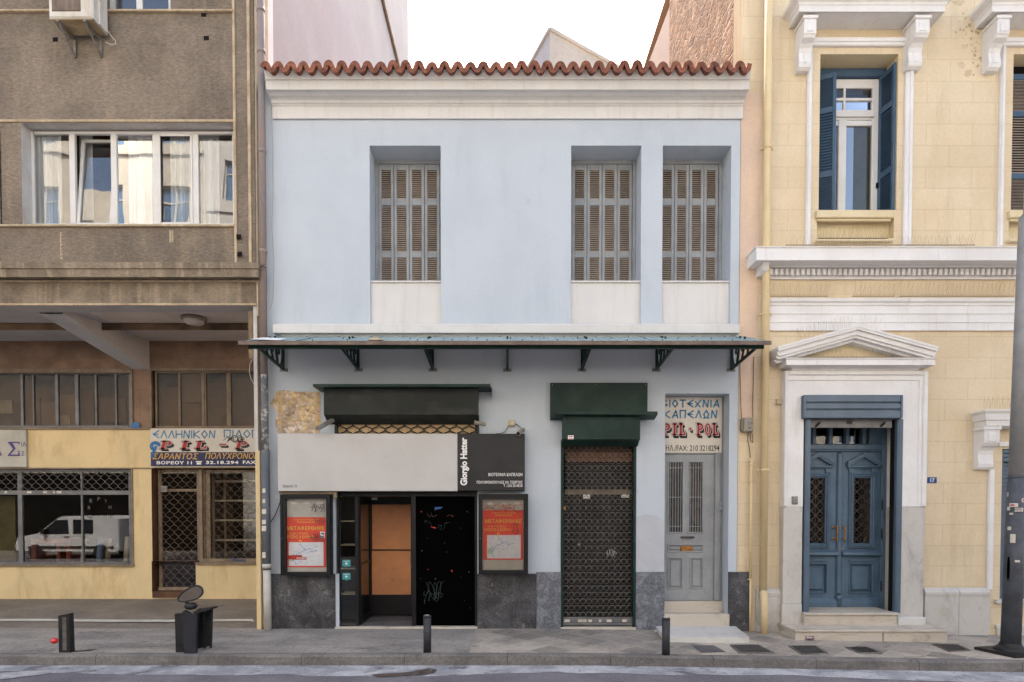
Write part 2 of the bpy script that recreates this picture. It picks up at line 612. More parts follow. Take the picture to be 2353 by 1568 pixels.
M['upvc'] = surf('white_window_plastic', C(228, 226, 222, K), C(220, 218, 214, K), 2, .45, bump=0, grain=.0)
M['reveal'] = surf('pale_reveal_paint', C(214, 212, 210, K), C(200, 194, 188, K), 3, .8, streak=C(170, 140, 115, K), samt=.3, smap=(8, 8, 1), bump=.05, grain=.02)
M['soffit'] = surf('dusty_ceiling_paint', C(206, 196, 190, .9), C(190, 180, 172, .9), 1.2, .95, bump=.1, bs=30, grain=.03, spots=C(120, 108, 100, K), sprange=(.7, .8), spscale=2)
M['greysoffit'] = surf('grey_beam_paint', C(182, 182, 184, .9), C(168, 168, 171, .9), 1.2, .9, bump=.1, bs=30, grain=.03)
M['brownmarble'] = surf('brown_stone_cladding', C(146, 116, 94, K), C(116, 90, 72, K), 1.6, .55, bump=.05, bs=60, grain=.1, streak=C(170, 134, 104, K), samt=.4, smap=(1.2, 1.2, 3))
add_joints(M['brownmarble'], .9, .6, .004, C(60, 45, 36), .2, .5)
M['ochre'] = surf('yellow_shop_paint', C(236, 210, 162, .82), C(222, 200, 156, .82), 1.4, .85, streak=C(180, 150, 108, K), samt=.4, smap=(3, 3, .8), bump=.06, bs=40, grain=.02, spots=C(168, 140, 104, K), sprange=(.68, .8), spscale=3)
M['frame_tan'] = surf('dull_bronze_frame', C(150, 132, 110, K), C(128, 110, 92, K), 5, .6, bump=.05, grain=.05)
M['frame_grey'] = surf('grey_aluminium', C(128, 128, 128, K), C(112, 112, 114, K), 5, .45, metal=.3, bump=.03, grain=.04)
M['yellow'] = surf('yellow_render', C(233, 215, 185, K), C(226, 206, 173, K), 1.0, .88, streak=C(200, 180, 146, K), samt=.35, smap=(3, 3, .4), bump=.10, bs=35, grain=.02, spots=C(204, 182, 150, K), sprange=(.66, .8), spscale=1.6)
add_joints(M['yellow'], .72, .33, .0045, C(180, 154, 118, K), .4, .4, vary=.03)
M['yellow_plain'] = surf('yellow_render_smooth', C(232, 216, 180, K), C(224, 206, 168, K), 1.0, .88, bump=.08, bs=35, grain=.02, streak=C(196, 172, 132, K), samt=.3, smap=(4, 4, .6))
M['peach'] = surf('peach_render', C(236, 208, 180, K), C(222, 196, 176, K), .8, .9, bump=.12, bs=30, grain=.02, spots=C(206, 184, 168, K), sprange=(.58, .75), spscale=.9)
M['ypipe'] = surf('yellow_pipe_paint', C(234, 212, 168, K), C(226, 202, 156, K), 2, .5, bump=.03, grain=.02, streak=C(190, 160, 120, K), samt=.3, smap=(20, 20, 1))
M['greypipe'] = surf('weathered_grey_pipe', C(138, 134, 134, K), C(160, 136, 126, K), 1.3, .7, bump=.1, bs=50, grain=.05, spots=C(196, 192, 188, K), sprange=(.6, .72), spscale=3, vmap=(1, 1, .6))
M['lowpipe'] = surf('white_pipe_paint', C(214, 210, 202, K), C(196, 190, 180, K), 3, .6, bump=.05, grain=.03, spots=C(170, 140, 90, K), sprange=(.68, .75), spscale=5)
M['stickerpipe'] = surf('dark_grey_pipe', C(92, 98, 106, K), C(120, 124, 128, K), 3, .6, bump=.05, grain=.05, spots=C(190, 190, 190, K), sprange=(.63, .67), spscale=7)
M['bluewood'] = surf('blue_door_paint', C(86, 112, 134, .86), C(76, 100, 121, .86), 2.5, .45, bump=.05, bs=30, grain=.03, streak=C(60, 84, 106, K), samt=.4, smap=(12, 12, 1.0), spec=.5)
M['bluemetal'] = surf('blue_grey_metal', C(86, 105, 122, .86), C(78, 96, 113, .86), 2.5, .4, bump=.02, grain=.02, spec=.5)
M['bluedark'] = surf('dark_blue_shutter_paint', C(70, 98, 124, K), C(62, 88, 112, K), 2.5, .5, bump=.03, grain=.02)
M['greywood'] = surf('grey_wood_paint', C(160, 164, 166, K), C(148, 151, 154, K), 3, .55, bump=.08, bs=40, grain=.03, streak=C(130, 134, 138, K), samt=.4, smap=(20, 20, 1.5), spots=C(112, 104, 96, K), sprange=(.74, .8), spscale=6)
M['slat'] = surf('dusty_tan_slats', C(172, 157, 142, K), C(152, 138, 126, K), 4, .8, bump=.05, grain=.05)
M['green'] = surf('dark_green_steel', C(24, 52, 45, .9), C(20, 42, 38, .9), 3, .5, bump=.05, bs=60, grain=.05, spots=C(48, 58, 50, .9), sprange=(.66, .76), spscale=3, spec=.25)
M['greendark'] = surf('dark_olive_box_paint', C(42, 46, 42, .9), C(34, 38, 35, .9), 2, .7, bump=.04, bs=40, grain=.04, streak=C(72, 74, 66, .9), samt=.4, smap=(1.5, 1.5, 5))
M['roofsheet'] = surf('pale_green_roof_sheet', C(160, 180, 182, K), C(146, 168, 172, K), 2, .6, bump=.1, bs=50, grain=.04, spots=C(206, 206, 200, K), sprange=(.66, .72), spscale=4)
M['rustedge'] = surf('rusty_edge_strip', C(128, 112, 100, K), C(108, 92, 84, K), 5, .7, bump=.06, grain=.06)
M['blackmetal'] = surf('black_aluminium', C(20, 20, 22), C(27, 26, 28), 4, .45, bump=.03, grain=.05, spec=.25)
M['blackpanel'] = surf('black_film', C(3, 3, 3), None, 4, .9, bump=0, grain=.0, spec=.02)
M['board'] = surf('beige_board', C(206, 178, 138, K), C(188, 160, 122, K), 3, .8, bump=.04, grain=.03)
M['paper'] = surf('brown_paper', C(222, 152, 104, .95), C(206, 140, 96, .95), 1.6, .6, bump=.1, bs=8, grain=.02, spots=C(160, 112, 84, K), sprange=(.6, .75), spscale=1.5)
M['signgrey'] = surf('light_grey_sign_panel', C(204, 202, 200, K), C(195, 193, 190, K), .8, .5, bump=.01, grain=.015, spots=C(186, 180, 172, K), sprange=(.66, .8), spscale=1.5)
M['signblack'] = surf('black_sign_panel', C(34, 34, 36), C(29, 29, 31), 2, .5, bump=.01, grain=.03)
M['letter_white'] = surf('white_lettering', C(232, 230, 228, .9), None, bump=0, grain=0, rough=.5)
M['letter_dark'] = surf('dark_lettering', C(44, 42, 42), None, bump=0, grain=0, rough=.5)
M['letter_blue'] = surf('blue_lettering', C(66, 142, 180, K), C(58, 128, 168, K), 6, bump=0, grain=.03, rough=.5)
M['letter_red'] = surf('red_lettering', C(186, 44, 46, K), C(166, 40, 42, K), 6, bump=0, grain=.03, rough=.5)
M['letter_gold'] = surf('gold_lettering', C(212, 168, 78, K), None, bump=0, grain=.03, rough=.5)
M['letter_purple'] = surf('purple_lettering', C(74, 62, 124, K), None, bump=0, grain=.02, rough=.5)
M['navy'] = surf('navy_sign_paint', C(38, 42, 80), C(32, 36, 70), 3, bump=0, grain=.03, rough=.5)
M['signwhite'] = surf('cream_sign_board', C(222, 216, 204, K), C(210, 202, 190, K), 1.5, .6, bump=.02, grain=.02, spots=C(190, 178, 160, K), sprange=(.66, .78), spscale=3)
M['darkstone'] = surf('dark_marble_plinth', C(90, 90, 94, K), C(54, 53, 56, K), 3.2, .5, bump=.05, grain=.2, bs=35, streak=C(122, 120, 118, K), samt=.35, smap=(2.5, 2.5, 1.2), spots=C(126, 124, 124, K), sprange=(.56, .7), spscale=6)
M['bluestone'] = surf('grey_blue_marble_plinth', C(132, 135, 144, K), C(94, 97, 106, K), 5, .5, bump=.05, grain=.18, bs=30, spots=C(142, 143, 150, K), sprange=(.55, .75), spscale=5)
M['marble'] = marblemat('grey_veined_marble', C(206, 202, 196, K), C(146, 144, 146, K), 1.6, (1.4, 1, .6), .75, .5, C(176, 164, 148, K))
M['stepmarble'] = marblemat('worn_cream_marble', C(204, 194, 180, K), C(160, 148, 134, K), 2.2, (.7, 1, 2), .7, .6, C(146, 132, 116, K), 0)
M['stepwhite'] = marblemat('white_marble_slab', C(216, 214, 210, K), C(178, 174, 170, K), 2.0, (.7, 1.6, 2), .6, .55, C(170, 160, 150, K), 0)
M['rubble'] = None
M['glass_dark'] = glassmat('shop_glass', (.80, .80, .78, 1), .03)
M['glass_up'] = glassmat('window_glass', (.85, .87, .88, 1), .10, .01, .05)
M['glass_dusty'] = glassmat('dusty_glass', (.66, .56, .46, 1), -.02, .15)
M['glass_sky'] = glassmat('reflecting_glass', (.55, .58, .6, 1), .28, .01, .06)
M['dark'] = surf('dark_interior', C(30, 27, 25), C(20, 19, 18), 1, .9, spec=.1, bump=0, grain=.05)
M['brownint'] = surf('brown_interior', C(132, 106, 80, K), C(82, 66, 52, K), 1.5, .9, bump=0, grain=.05)
M['curtain'] = surf('white_net_curtain', C(220, 221, 222, .85), C(206, 207, 210, .85), 2, .9, bump=0, bs=20, grain=.02, bmap=(3, 3, .1))
M['wiregrey'] = surf('galvanised_wire', C(122, 118, 114, K), C(104, 96, 88, K), 12, .5, metal=.4, bump=0, grain=.1)
M['wirebrown'] = surf('rusty_wire', C(128, 104, 82, K), C(100, 80, 62, K), 12, .6, metal=.2, bump=0, grain=.1)
M['wireblack'] = surf('black_wire', C(36, 34, 34), C(48, 46, 44), 12, .5, metal=.2, bump=0, grain=.1)
M['spike'] = surf('spike_wire', C(160, 140, 116, K), None, rough=.4, metal=.5, bump=0, grain=0)
M['brass'] = surf('old_brass', C(178, 130, 76), C(140, 98, 58), 20, .35, metal=.85, bump=.05, grain=.08)
M['iron'] = surf('black_iron', C(27, 27, 29), C(38, 37, 37), 5, .5, metal=.1, bump=.1, bs=60, grain=.08)
M['bollard'] = surf('dark_grey_bollard_paint', C(54, 54, 57), C(42, 42, 44), 5, .55, bump=.1, bs=50, grain=.08, spots=C(98, 96, 92), sprange=(.66, .76), spscale=9)
M['lampgrey'] = surf('grey_post_paint', C(150, 150, 150, K), C(138, 138, 138, K), 3, .5, bump=.05, grain=.03)
M['lampdark'] = surf('flaking_dark_post_paint', C(86, 90, 98, K), C(70, 72, 78, K), 3, .6, bump=.15, bs=50, grain=.06, spots=C(164, 162, 158, K), sprange=(.68, .72), spscale=7)
M['utility'] = surf('grey_box_plastic', C(158, 152, 140, K), C(146, 140, 128, K), 4, .6, bump=.03, grain=.03)
M['beigeplastic'] = surf('beige_plastic', C(206, 194, 160, K), C(190, 178, 146, K), 4, .6, bump=.03, grain=.03)
M['cable'] = surf('dark_cable', C(60, 52, 46), None, rough=.6, bump=0, grain=0)
M['palecable'] = surf('pale_cable', C(196, 180, 160, K), None, rough=.6, bump=0, grain=0)
M['acwhite'] = surf('aged_white_casing', C(226, 222, 214, K), C(206, 198, 184, K), 2, .5, bump=.02, grain=.02, streak=C(176, 160, 132, K), samt=.5, smap=(6, 6, 1.5))
M['acgrille'] = surf('dusty_brown_fan_grille', C(128, 112, 100, K), C(108, 92, 82, K), 2, .8, bump=.5, bs=6, bmap=(12, 1, .3), grain=.12)
M['acbottom'] = surf('dirty_tray', C(190, 172, 138, K), C(156, 136, 106, K), 4, .8, bump=.05, grain=.06)
M['zinc'] = surf('dull_zinc', C(150, 150, 150, K), C(120, 112, 104, K), 6, .5, metal=.4, bump=.02, grain=.06)
M['red'] = surf('red_poster', C(222, 82, 64, .95), C(212, 76, 60, .95), 3, .5, bump=.02, grain=.02)
M['yellowtxt'] = surf('yellow_lettering', C(236, 196, 92, K), None, rough=.5, bump=0, grain=0)
M['mapwhite'] = surf('map_paper', C(226, 226, 226, .85), C(214, 216, 220, .85), 8, .6, bump=0, grain=.02)
M['mapblue'] = surf('map_blue_line', C(110, 150, 210, K), None, rough=.6, bump=0, grain=0)
M['mapgreen'] = surf('map_green_area', C(176, 208, 186, K), None, rough=.6, bump=0, grain=0)
M['teal'] = surf('teal_sticker', C(66, 168, 172, K), None, rough=.5, bump=0, grain=.02)
M['caseback'] = surf('case_back_board', C(196, 192, 180, K), C(178, 174, 164, K), 2, .6, bump=0, grain=.02)
M['platered'] = surf('small_red_print', C(190, 60, 52, K), None, rough=.5, bump=0, grain=0)
M['plateblue'] = surf('blue_enamel', C(38, 84, 146, K), C(34, 76, 134, K), 20, .35, bump=.02, grain=.03)
M['terrawall'] = surf('party_wall_render', C(220, 216, 220, .62), C(210, 204, 208, .62), .5, .95, bump=0, bs=20, grain=.02, streak=C(222, 208, 208, .62), samt=.5, smap=(3, .4, 3))
M['beigestrip'] = surf('beige_rough_render', C(214, 196, 172, K), C(196, 178, 154, K), 3, .95, bump=.4, bs=14, grain=.04)
M['greywall'] = surf('stained_parapet_render', C(206, 196, 188, K), C(190, 182, 176, K), .35, .95, bump=.1, bs=10, grain=.03, streak=C(150, 146, 142, K), samt=.5, smap=(.5, .5, .25))
M['litterwhite'] = surf('crumpled_paper', C(226, 226, 224, .85), None, bump=.4, bs=12, grain=.03, rough=.8)
M['can'] = surf('crushed_can', C(176, 166, 170, K), C(150, 90, 100, K), 14, .3, metal=.7, bump=.2, bs=30, grain=.05)
M['redglow'] = surf('red_reflector_plastic', C(214, 36, 30), None, rough=.15, bump=0, grain=0, spec=.8)
M['mirrorglass'] = surf('mirror_face', C(150, 142, 130), None, rough=.06, metal=.95, bump=0, grain=0)
M['slate'] = surf('pavement_slab', C(168, 159, 149, .88), C(142, 135, 129, .88), 1.1, .75, bump=.25, bs=22, grain=.07, streak=C(184, 172, 156, .85), samt=.6, smap=(1.3, 2.0, 1), spots=C(112, 110, 110, .85), sprange=(.55, .72), spscale=2.2)
add_joints(M['slate'], .42, .42, .008, C(188, 178, 166, .85), .5, .6, 'xy', 0.0, R(45), .3)
add_dots(M['slate'], 2.6, .075, C(92, 88, 86, K))
M['cement'] = surf('worn_cement_pavement', C(162, 155, 148, .84), C(134, 129, 125, .84), 1.3, .75, bump=.25, bs=24, grain=.09, streak=C(176, 168, 158, .82), samt=.5, smap=(.7, 2.6, 1), spots=C(104, 102, 102, .82), sprange=(.56, .72), spscale=1.8, vmap=(.6, 1.6, 1))
add_joints(M['cement'], 1.1, .85, .005, C(96, 92, 90, K), .3, .5, 'xy', .4, R(4), .05)
add_dots(M['cement'], 2.6, .06, C(92, 88, 86, K), .6)
M['arcadefloor'] = surf('arcade_paving', C(146, 136, 124, K), C(128, 118, 108, K), 1.1, .75, bump=.2, bs=22, grain=.06, spots=C(110, 104, 98, K), sprange=(.62, .74), spscale=3)
add_joints(M['arcadefloor'], .6, .5, .006, C(98, 90, 84, K), .3, .6, 'xy', 0.0, R(8), .06)
M['kerb'] = surf('granite_kerb', C(126, 121, 117, K), C(106, 102, 100, K), 2, .8, bump=.4, bs=30, grain=.09, streak=C(146, 142, 138, K), samt=.4, smap=(1.2, 3, 8), spots=C(84, 82, 82, K), sprange=(.62, .72), spscale=4)
add_joints(M['kerb'], 1.35, 50, .006, C(60, 58, 56), .4, .8, 'xy', 0.0)
add_dots(M['kerb'], 3.2, .08, C(86, 84, 84, K), .5)
M['gutter'] = surf('pale_concrete_gutter', C(190, 191, 195, K), C(146, 147, 154, K), 2.4, .7, bump=.3, bs=28, grain=.08, streak=C(190, 190, 190, K), samt=.5, smap=(1.0, 5, 1), spots=C(104, 103, 108, K), sprange=(.54, .66), spscale=1.6)
M['asphalt'] = surf('worn_asphalt', C(128, 124, 130, K), C(108, 105, 112, K), 1.4, .85, bump=.7, bs=70, grain=.22, streak=C(134, 130, 132, K), samt=.4, smap=(1.0, 3, 1), spots=C(150, 146, 148, K), sprange=(.6, .66), spscale=26)
M['ground'] = surf('packed_ground', C(110, 106, 100), None, bump=.2, grain=.05)
M['grate'] = surf('cast_iron_cover', C(92, 90, 88), C(76, 74, 72), 8, .6, bump=.5, bs=40, grain=.1)
M['vanwhite'] = surf('white_car_paint', C(226, 226, 228, .9), None, rough=.25, bump=0, grain=0, spec=.6)
M['tyre'] = surf('tyre_rubber', C(34, 34, 35), None, rough=.8, bump=0, grain=.05)
M['opp1'] = surf('opposite_cream_render', C(202, 196, 186, 1.1), C(190, 184, 174, 1.1), .4, .9, bump=.1, bs=10, grain=.02)
M['opp2'] = surf('opposite_white_render', C(206, 204, 202, 1.1), C(194, 192, 190, 1.1), .4, .9, bump=.1, bs=10, grain=.02)
M['opp3'] = surf('opposite_grey_render', C(192, 188, 182, 1.1), C(178, 174, 168, 1.1), .4, .9, bump=.1, bs=10, grain=.02)
M['deskred'] = surf('red_brown_wood', C(150, 72, 48, K), C(128, 60, 40, K), 3, .5, bump=.03, grain=.04)
M['rollblue'] = surf('blue_cloth_roll', C(104, 132, 168, K), None, bump=.1, grain=.03)
M['rollcream'] = surf('cream_cloth_roll', C(214, 204, 180, K), None, bump=.1, grain=.03)
M['rollolive'] = surf('olive_cloth_roll', C(150, 142, 116, K), None, bump=.1, grain=.03)
M['paintblue'] = surf('blue_spray_paint', C(40, 100, 160, K), C(54, 118, 178, K), 8, .5, bump=0, grain=.03)
M['graffiti'] = surf('pale_marker', C(190, 190, 190, K), None, rough=.6, bump=0, grain=0)
M['graffred'] = surf('red_marker', C(150, 52, 44, K), None, rough=.6, bump=0, grain=0)
M['graffdark'] = surf('dark_marker', C(60, 52, 56), None, rough=.6, bump=0, grain=0)
M['graffteal'] = surf('dim_teal_marker', C(58, 70, 72), None, rough=.6, bump=0, grain=0)
M['patch'] = surf('bared_plaster', C(224, 194, 146, K), C(176, 158, 138, K), 3, .95, bump=1.0, bs=9, bdist=1.2, grain=.16, spots=C(136, 116, 98, K), sprange=(.56, .62), spscale=4, streak=C(222, 206, 196, K), samt=.8, smap=(5, 5, 9), srange=(.52, .58))
M['patch2'] = surf('old_ochre_paint', C(220, 182, 110, K), C(196, 176, 160, K), 9, .9, bump=.5, bs=14, grain=.06)
M['woodbrown'] = surf('brown_boards', C(112, 78, 56, K), C(90, 64, 48, K), 3, .7, bump=.1, grain=.06)
M['darkpane'] = surf('dark_door_panel', C(38, 37, 36), C(30, 30, 29), 2, .6, bump=.02, grain=.04, streak=C(58, 54, 50), samt=.4, smap=(3, 3, 1), spec=.2)


def rubblemat():
    m, nt, b = newmat('rubble_stone')
    tc = nt.nodes.new('ShaderNodeTexCoord')
    mp = nt.nodes.new('ShaderNodeMapping'); mp.inputs['Scale'].default_value = (1, 1, 1.9)
    nt.links.new(tc.outputs['Object'], mp.inputs[0])
    wob = noise(nt, mp.outputs[0], 3, 4)
    ad = nt.nodes.new('ShaderNodeVectorMath'); ad.operation = 'ADD'
    sc_ = nt.nodes.new('ShaderNodeVectorMath'); sc_.operation = 'SCALE'; sc_.inputs['Scale'].default_value = .22
    nz = nt.nodes.new('ShaderNodeTexNoise'); nz.inputs['Scale'].default_value = 4
    nt.links.new(mp.outputs[0], nz.inputs['Vector']); nt.links.new(nz.outputs['Color'], sc_.inputs[0])
    nt.links.new(mp.outputs[0], ad.inputs[0]); nt.links.new(sc_.outputs[0], ad.inputs[1])
    v = nt.nodes.new('ShaderNodeTexVoronoi'); v.inputs['Scale'].default_value = 5.5
    v2 = nt.nodes.new('ShaderNodeTexVoronoi'); v2.inputs['Scale'].default_value = 5.5; v2.feature = 'DISTANCE_TO_EDGE'
    nt.links.new(ad.outputs[0], v.inputs['Vector']); nt.links.new(ad.outputs[0], v2.inputs['Vector'])
    sp = nt.nodes.new('ShaderNodeSeparateColor'); nt.links.new(v.outputs['Color'], sp.inputs[0])
    col = mixc(nt, sp.outputs[0], C(204, 146, 102, .66), C(136, 90, 62, .66))
    col = mixc(nt, ramp(nt, sp.outputs[1], .7, .95), col, C(224, 182, 146, .66))
    col = mixc(nt, ramp(nt, noise(nt, tc.outputs['Object'], 8, 6), .5, .75, 0, .5), col, C(120, 92, 72, .62))
    col = mixc(nt, ramp(nt, v2.outputs['Distance'], .0, .07, .8, 0), col, C(150, 106, 76, .66))
    nt.links.new(col, b.inputs['Base Color'])
    b.inputs['Roughness'].default_value = .95
    add_bump(nt, b, ramp(nt, v2.outputs['Distance'], 0, .15), .6, .03)
    add_bump(nt, b, noise(nt, tc.outputs['Object'], 20, 5), .5, .03)
    return m


M['rubble'] = rubblemat()
add_joints(M['tile'], .0975, .38, .0005, C(90, 56, 48, .85), .0, .2, 'xy', 0.0, 0.0, .14)


# ================================================================ ground, pavement, kerb, road
def gridmesh(mb, xs, ys, zf):
    for i in range(len(xs) - 1):
        for j in range(len(ys) - 1):
            mb.quad(*[(x, y, zf(x, y)) for x, y in ((xs[i], ys[j]), (xs[i + 1], ys[j]), (xs[i + 1], ys[j + 1]), (xs[i], ys[j + 1]))])


mb = MB(); mb.quad((-150, -150, -.5), (150, -150, -.5), (150, 150, -.5), (-150, 150, -.5))
struct(mb.build('ground', M['ground']))
XS = [-34, -20, -14, -10, -8, -6, -4.5, -3.9] + [i * .5 for i in range(-7, 22)] + [14, 20, 34]
KY = -1.62
mb = MB(); gridmesh(mb, [x for x in XS if x >= -.5], [KY, -1.2, -.6, 0.0, .5, 1.0], gz)
struct(mb.build('pavement', M['slate']))
mb = MB(); gridmesh(mb, [x for x in XS if x <= -.5], [KY, -1.2, -.6, 0.0], gz); gridmesh(mb, [x for x in XS if -3.9 <= x <= -.5], [0, .5, 1.0], gz)
struct(mb.build('cement_pavement', M['cement']))
mb = MB(); gridmesh(mb, [x for x in XS if x <= -3.9], [0.0, .5, 1.0, 1.6, 2.3], lambda x, y: gz(min(x, -3.91), y))
struct(mb.build('arcade_pavement', M['arcadefloor']))
# granite kerb with a worn rounded edge
mb = MB()
kx = [-34, -20, -14] + [-10 + .45 * i for i in range(47)] + [14, 20, 34]
kprof = [(KY, -.4), (KY, .004), (KY - .09, .0), (KY - .125, -.02), (KY - .145, -.4)]
rn = random.Random(3)
jit = [(rn.uniform(-.008, .008), rn.uniform(-.012, .012)) for _ in kx]
for i in range(len(kx) - 1):
    for (a, b), (c, d) in zip(kprof[:-1], kprof[1:]):
        def kp(x, y, z, j): return (x, y + (jit[j][0] if y < KY - .05 else 0), gz(x, KY) + z + (jit[j][1] if y < KY - .1 and z > -.3 else 0))
        mb.quad(kp(kx[i], a, b, i), kp(kx[i + 1], a, b, i + 1), kp(kx[i + 1], c, d, i + 1), kp(kx[i], c, d, i))
struct(mb.build('kerb', M['kerb']))
RZ = -.15


def rz(x, y): return gz(x, KY) + .03 + RZ - .02 + .05 * min(1, (KY - y) / 4)


mb = MB(); gridmesh(mb, XS, [-13.2, -10, -6, -4, -3, -2.2, -1.7], rz)
struct(mb.build('road', M['asphalt']))
mb = MB()
gx = [-34, -14] + [-9 + .3 * i for i in range(64)] + [14, 34]
gj = [rn.uniform(-.05, .04) + .09 * math.sin(x * .7) + .05 * math.sin(x * 1.9 + 1) for x in gx]
for i in range(len(gx) - 1):
    y0, y1 = -2.2 + gj[i], -2.2 + gj[i + 1]
    a, b = gx[i], gx[i + 1]
    mb.quad((a, y0, rz(a, y0) + .004), (b, y1, rz(b, y1) + .004), (b, -1.70, rz(b, -1.7) + .004), (a, -1.70, rz(a, -1.7) + .004))
struct(mb.build('gutter_strip', M['gutter']))
# torn strip of paint / tar patch in the gutter, middle of the street
def patch(name, pts, mat, dz):
    mb = MB()
    mb.add([(x, y, rz(x, y) + dz) for x, y in pts], [tuple(range(len(pts)))])
    return struct(mb.build(name, mat))


def gpts(px, z=-.16): return [GP(x, y, z) for x, y in px]


patch('tar_patch', gpts([(850, 1552), (880, 1549), (930, 1547), (960, 1541), (985, 1536), (1004, 1540), (1000, 1548), (970, 1554), (920, 1556), (870, 1558)]), surf('wet_tar', C(66, 60, 60), C(90, 82, 78), 6, .3, bump=.1, grain=.1), .008)
patch('road_marking', gpts([(-60, 1555), (20, 1546), (110, 1541), (120, 1548), (60, 1556), (-60, 1572)]), surf('worn_white_road_paint', C(186, 186, 188, K), C(150, 150, 156, K), 5, .8, bump=.2, grain=.1), .008)
# hairline cracks in the paving, dirt along the kerb
mb = MB(); rn = random.Random(17)
for px, py, n_, ang in ((1215, 1508, 6, .3), (1500, 1470, 7, -.4), (1735, 1478, 8, .5), (2030, 1480, 6, 1.0), (2075, 1500, 5, .1), (700, 1485, 6, -.2), (300, 1490, 7, .1), (80, 1440, 6, -1.2), (470, 1460, 5, .2), (1120, 1480, 6, .6)):
    x, y = GP(px, py, -.03); a = ang
    for k in range(n_):
        a += rn.uniform(-.5, .5); x2, y2 = x + .13 * math.cos(a), y + .06 * math.sin(a)
        if y2 < KY + .02 or y2 > -.06: break
        w_ = .0045
        mb.quad((x, y - w_, gz(x, y) + .003), (x2, y2 - w_, gz(x2, y2) + .003), (x2, y2 + w_, gz(x2, y2) + .003), (x, y + w_, gz(x, y) + .003)); x, y = x2, y2
struct(mb.build('paving_cracks', M['dark']))
mb = MB()
for k in range(170):
    x = rn.uniform(-9, 9); e = rn.random()
    y = KY - .15 - .3 * e * e if k % 3 else rn.uniform(KY, -.05)
    z = rz(x, y) + .006 if y < KY - .1 else gz(x, y) + .004
    s, a = rn.uniform(.006, .022), rn.uniform(0, 3.1)
    mb.m = k % 3
    mb.add([(x + s * math.cos(a), y + s * math.sin(a), z), (x - s * .4 * math.sin(a), y + s * .4 * math.cos(a), z + .006), (x - s * math.cos(a), y - s * math.sin(a), z), (x + s * .4 * math.sin(a), y - s * .4 * math.cos(a), z + .003)], [(0, 1, 2, 3)])
o = mb.build('gutter_debris', [surf('dry_leaf', C(120, 96, 70, K), None, grain=0, bump=0), surf('pale_butt', C(190, 184, 170, K), None, grain=0, bump=0), surf('dark_grit', C(70, 66, 62, K), None, grain=0, bump=0)])
o['kind'] = 'stuff'; o['label'] = 'scattered dry leaves, butts and grit along the kerb and pavement'; o['category'] = 'litter'
mb = MB(); gridmesh(mb, [-40, -20, 0, 20, 40], [-17.0, -13.2], lambda x, y: -.06)
mb.quad((-40, -13.2, -.06), (40, -13.2, -.06), (40, -13.2, -.5), (-40, -13.2, -.5))
struct(mb.build('far_pavement', M['kerb']))
# pale threshold strip along the arcade
mb = MB()
tx = [-9.5 + .4 * i for i in range(15)]
for a, b in zip(tx[:-1], tx[1:]):
    f = lambda x, y, z: (x, y + .05 * math.sin(x * 1.3), gz(x, .45) + z)
    mb.quad(f(a, .36, .006), f(b, .36, .006), f(b, .54, .012), f(a, .54, .012))
struct(mb.build('threshold_strip', surf('pale_threshold', C(216, 212, 200, .9), C(190, 186, 176, .9), 3, .7, bump=.1, grain=.05)))

# ================================================================ BROWN BUILDING (left)
YL, YB = -.12, 2.1
XR = WX(585, 300, YL)
HX = -15.0
brown = thing('brown_building', 'brown stuccoed apartment block with a shop arcade on the left', 'building', (-7.5, 0, 0))
mb = MB()
zl = WZ(628, YL)
win_h = rc(50, 280, 537, 520, YL)
lw = rc(-150, 283, 3, 520, YL)
up = rc(252, -140, 392, 26, YL)
mb.hole_wall(HX, XR, zl, 26, YL, [win_h + (.24,), lw + (.24,), up + (.2,)], m=0, mr=1)
mb.m = 0
mb.quad((HX, YL, 26), (XR, YL, 26), (XR, 15, 26), (HX, 15, 26))
mb.quad((HX, YL, -1), (HX, 15, -1), (HX, 15, 26), (HX, YL, 26))
mb.quad((HX, 15, -1), (XR, 15, -1), (XR, 15, 26), (HX, 15, 26))
# darker recessed pier between the two windows is the same stucco
mb.build('wall', [M['stucco'], M['reveal']], brown)
# party wall above the blue house
XP = -3.88
mb = MB()
mb.m = 1; mb.quad((XP, -.10, -.3), (XP, .40, -.3), (XP, .40, 26), (XP, -.10, 26))
mb.m = 2; mb.quad((XP, .40, 4), (XP, .62, 4), (XP, .62, 26), (XP, .40, 26))
mb.m = 0; mb.quad((XP, .62, 4), (XP, 14.8, 4), (XP, 14.8, 26), (XP, .62, 26))
mb.m = 1; mb.quad((XR, -.10, 4.9), (XP, -.10, 4.9), (XP, -.10, 26), (XR, -.10, 26))
mb.quad((XR - .2, 14.8, 0), (XP, 14.8, 0), (XP, 14.8, 26), (XR - .2, 14.8, 26))
mb.build('party_wall', [M['terrawall'], M['beigestrip'], M['white2']], brown)
# ledges, pale strips
mb = MB()
X0 = HX
a = WZ(31, YL); b = WZ(26, YL)
mb.bbox(X0, WX(537, 28, YL), YL - .05, YL + .01, a, b, .01)
mb.bbox(X0, WX(537, 277, YL), YL - .02, YL + .01, WZ(282, YL), WZ(276, YL), .006)
mb.bbox(X0, WX(541, 520, YL), YL - .04, YL + .2, WZ(523, YL), WZ(518, YL), .006)
for p0, p1 in ((537, 543), (570, 577)):
    xa, xb = WX(p0, 300, YL), WX(p1, 300, YL)
    mb.bbox(xa, xb, YL - .025, YL + .01, WZ(611, YL), 26, .006)
mb.build('trim', M['paleedge'], brown)
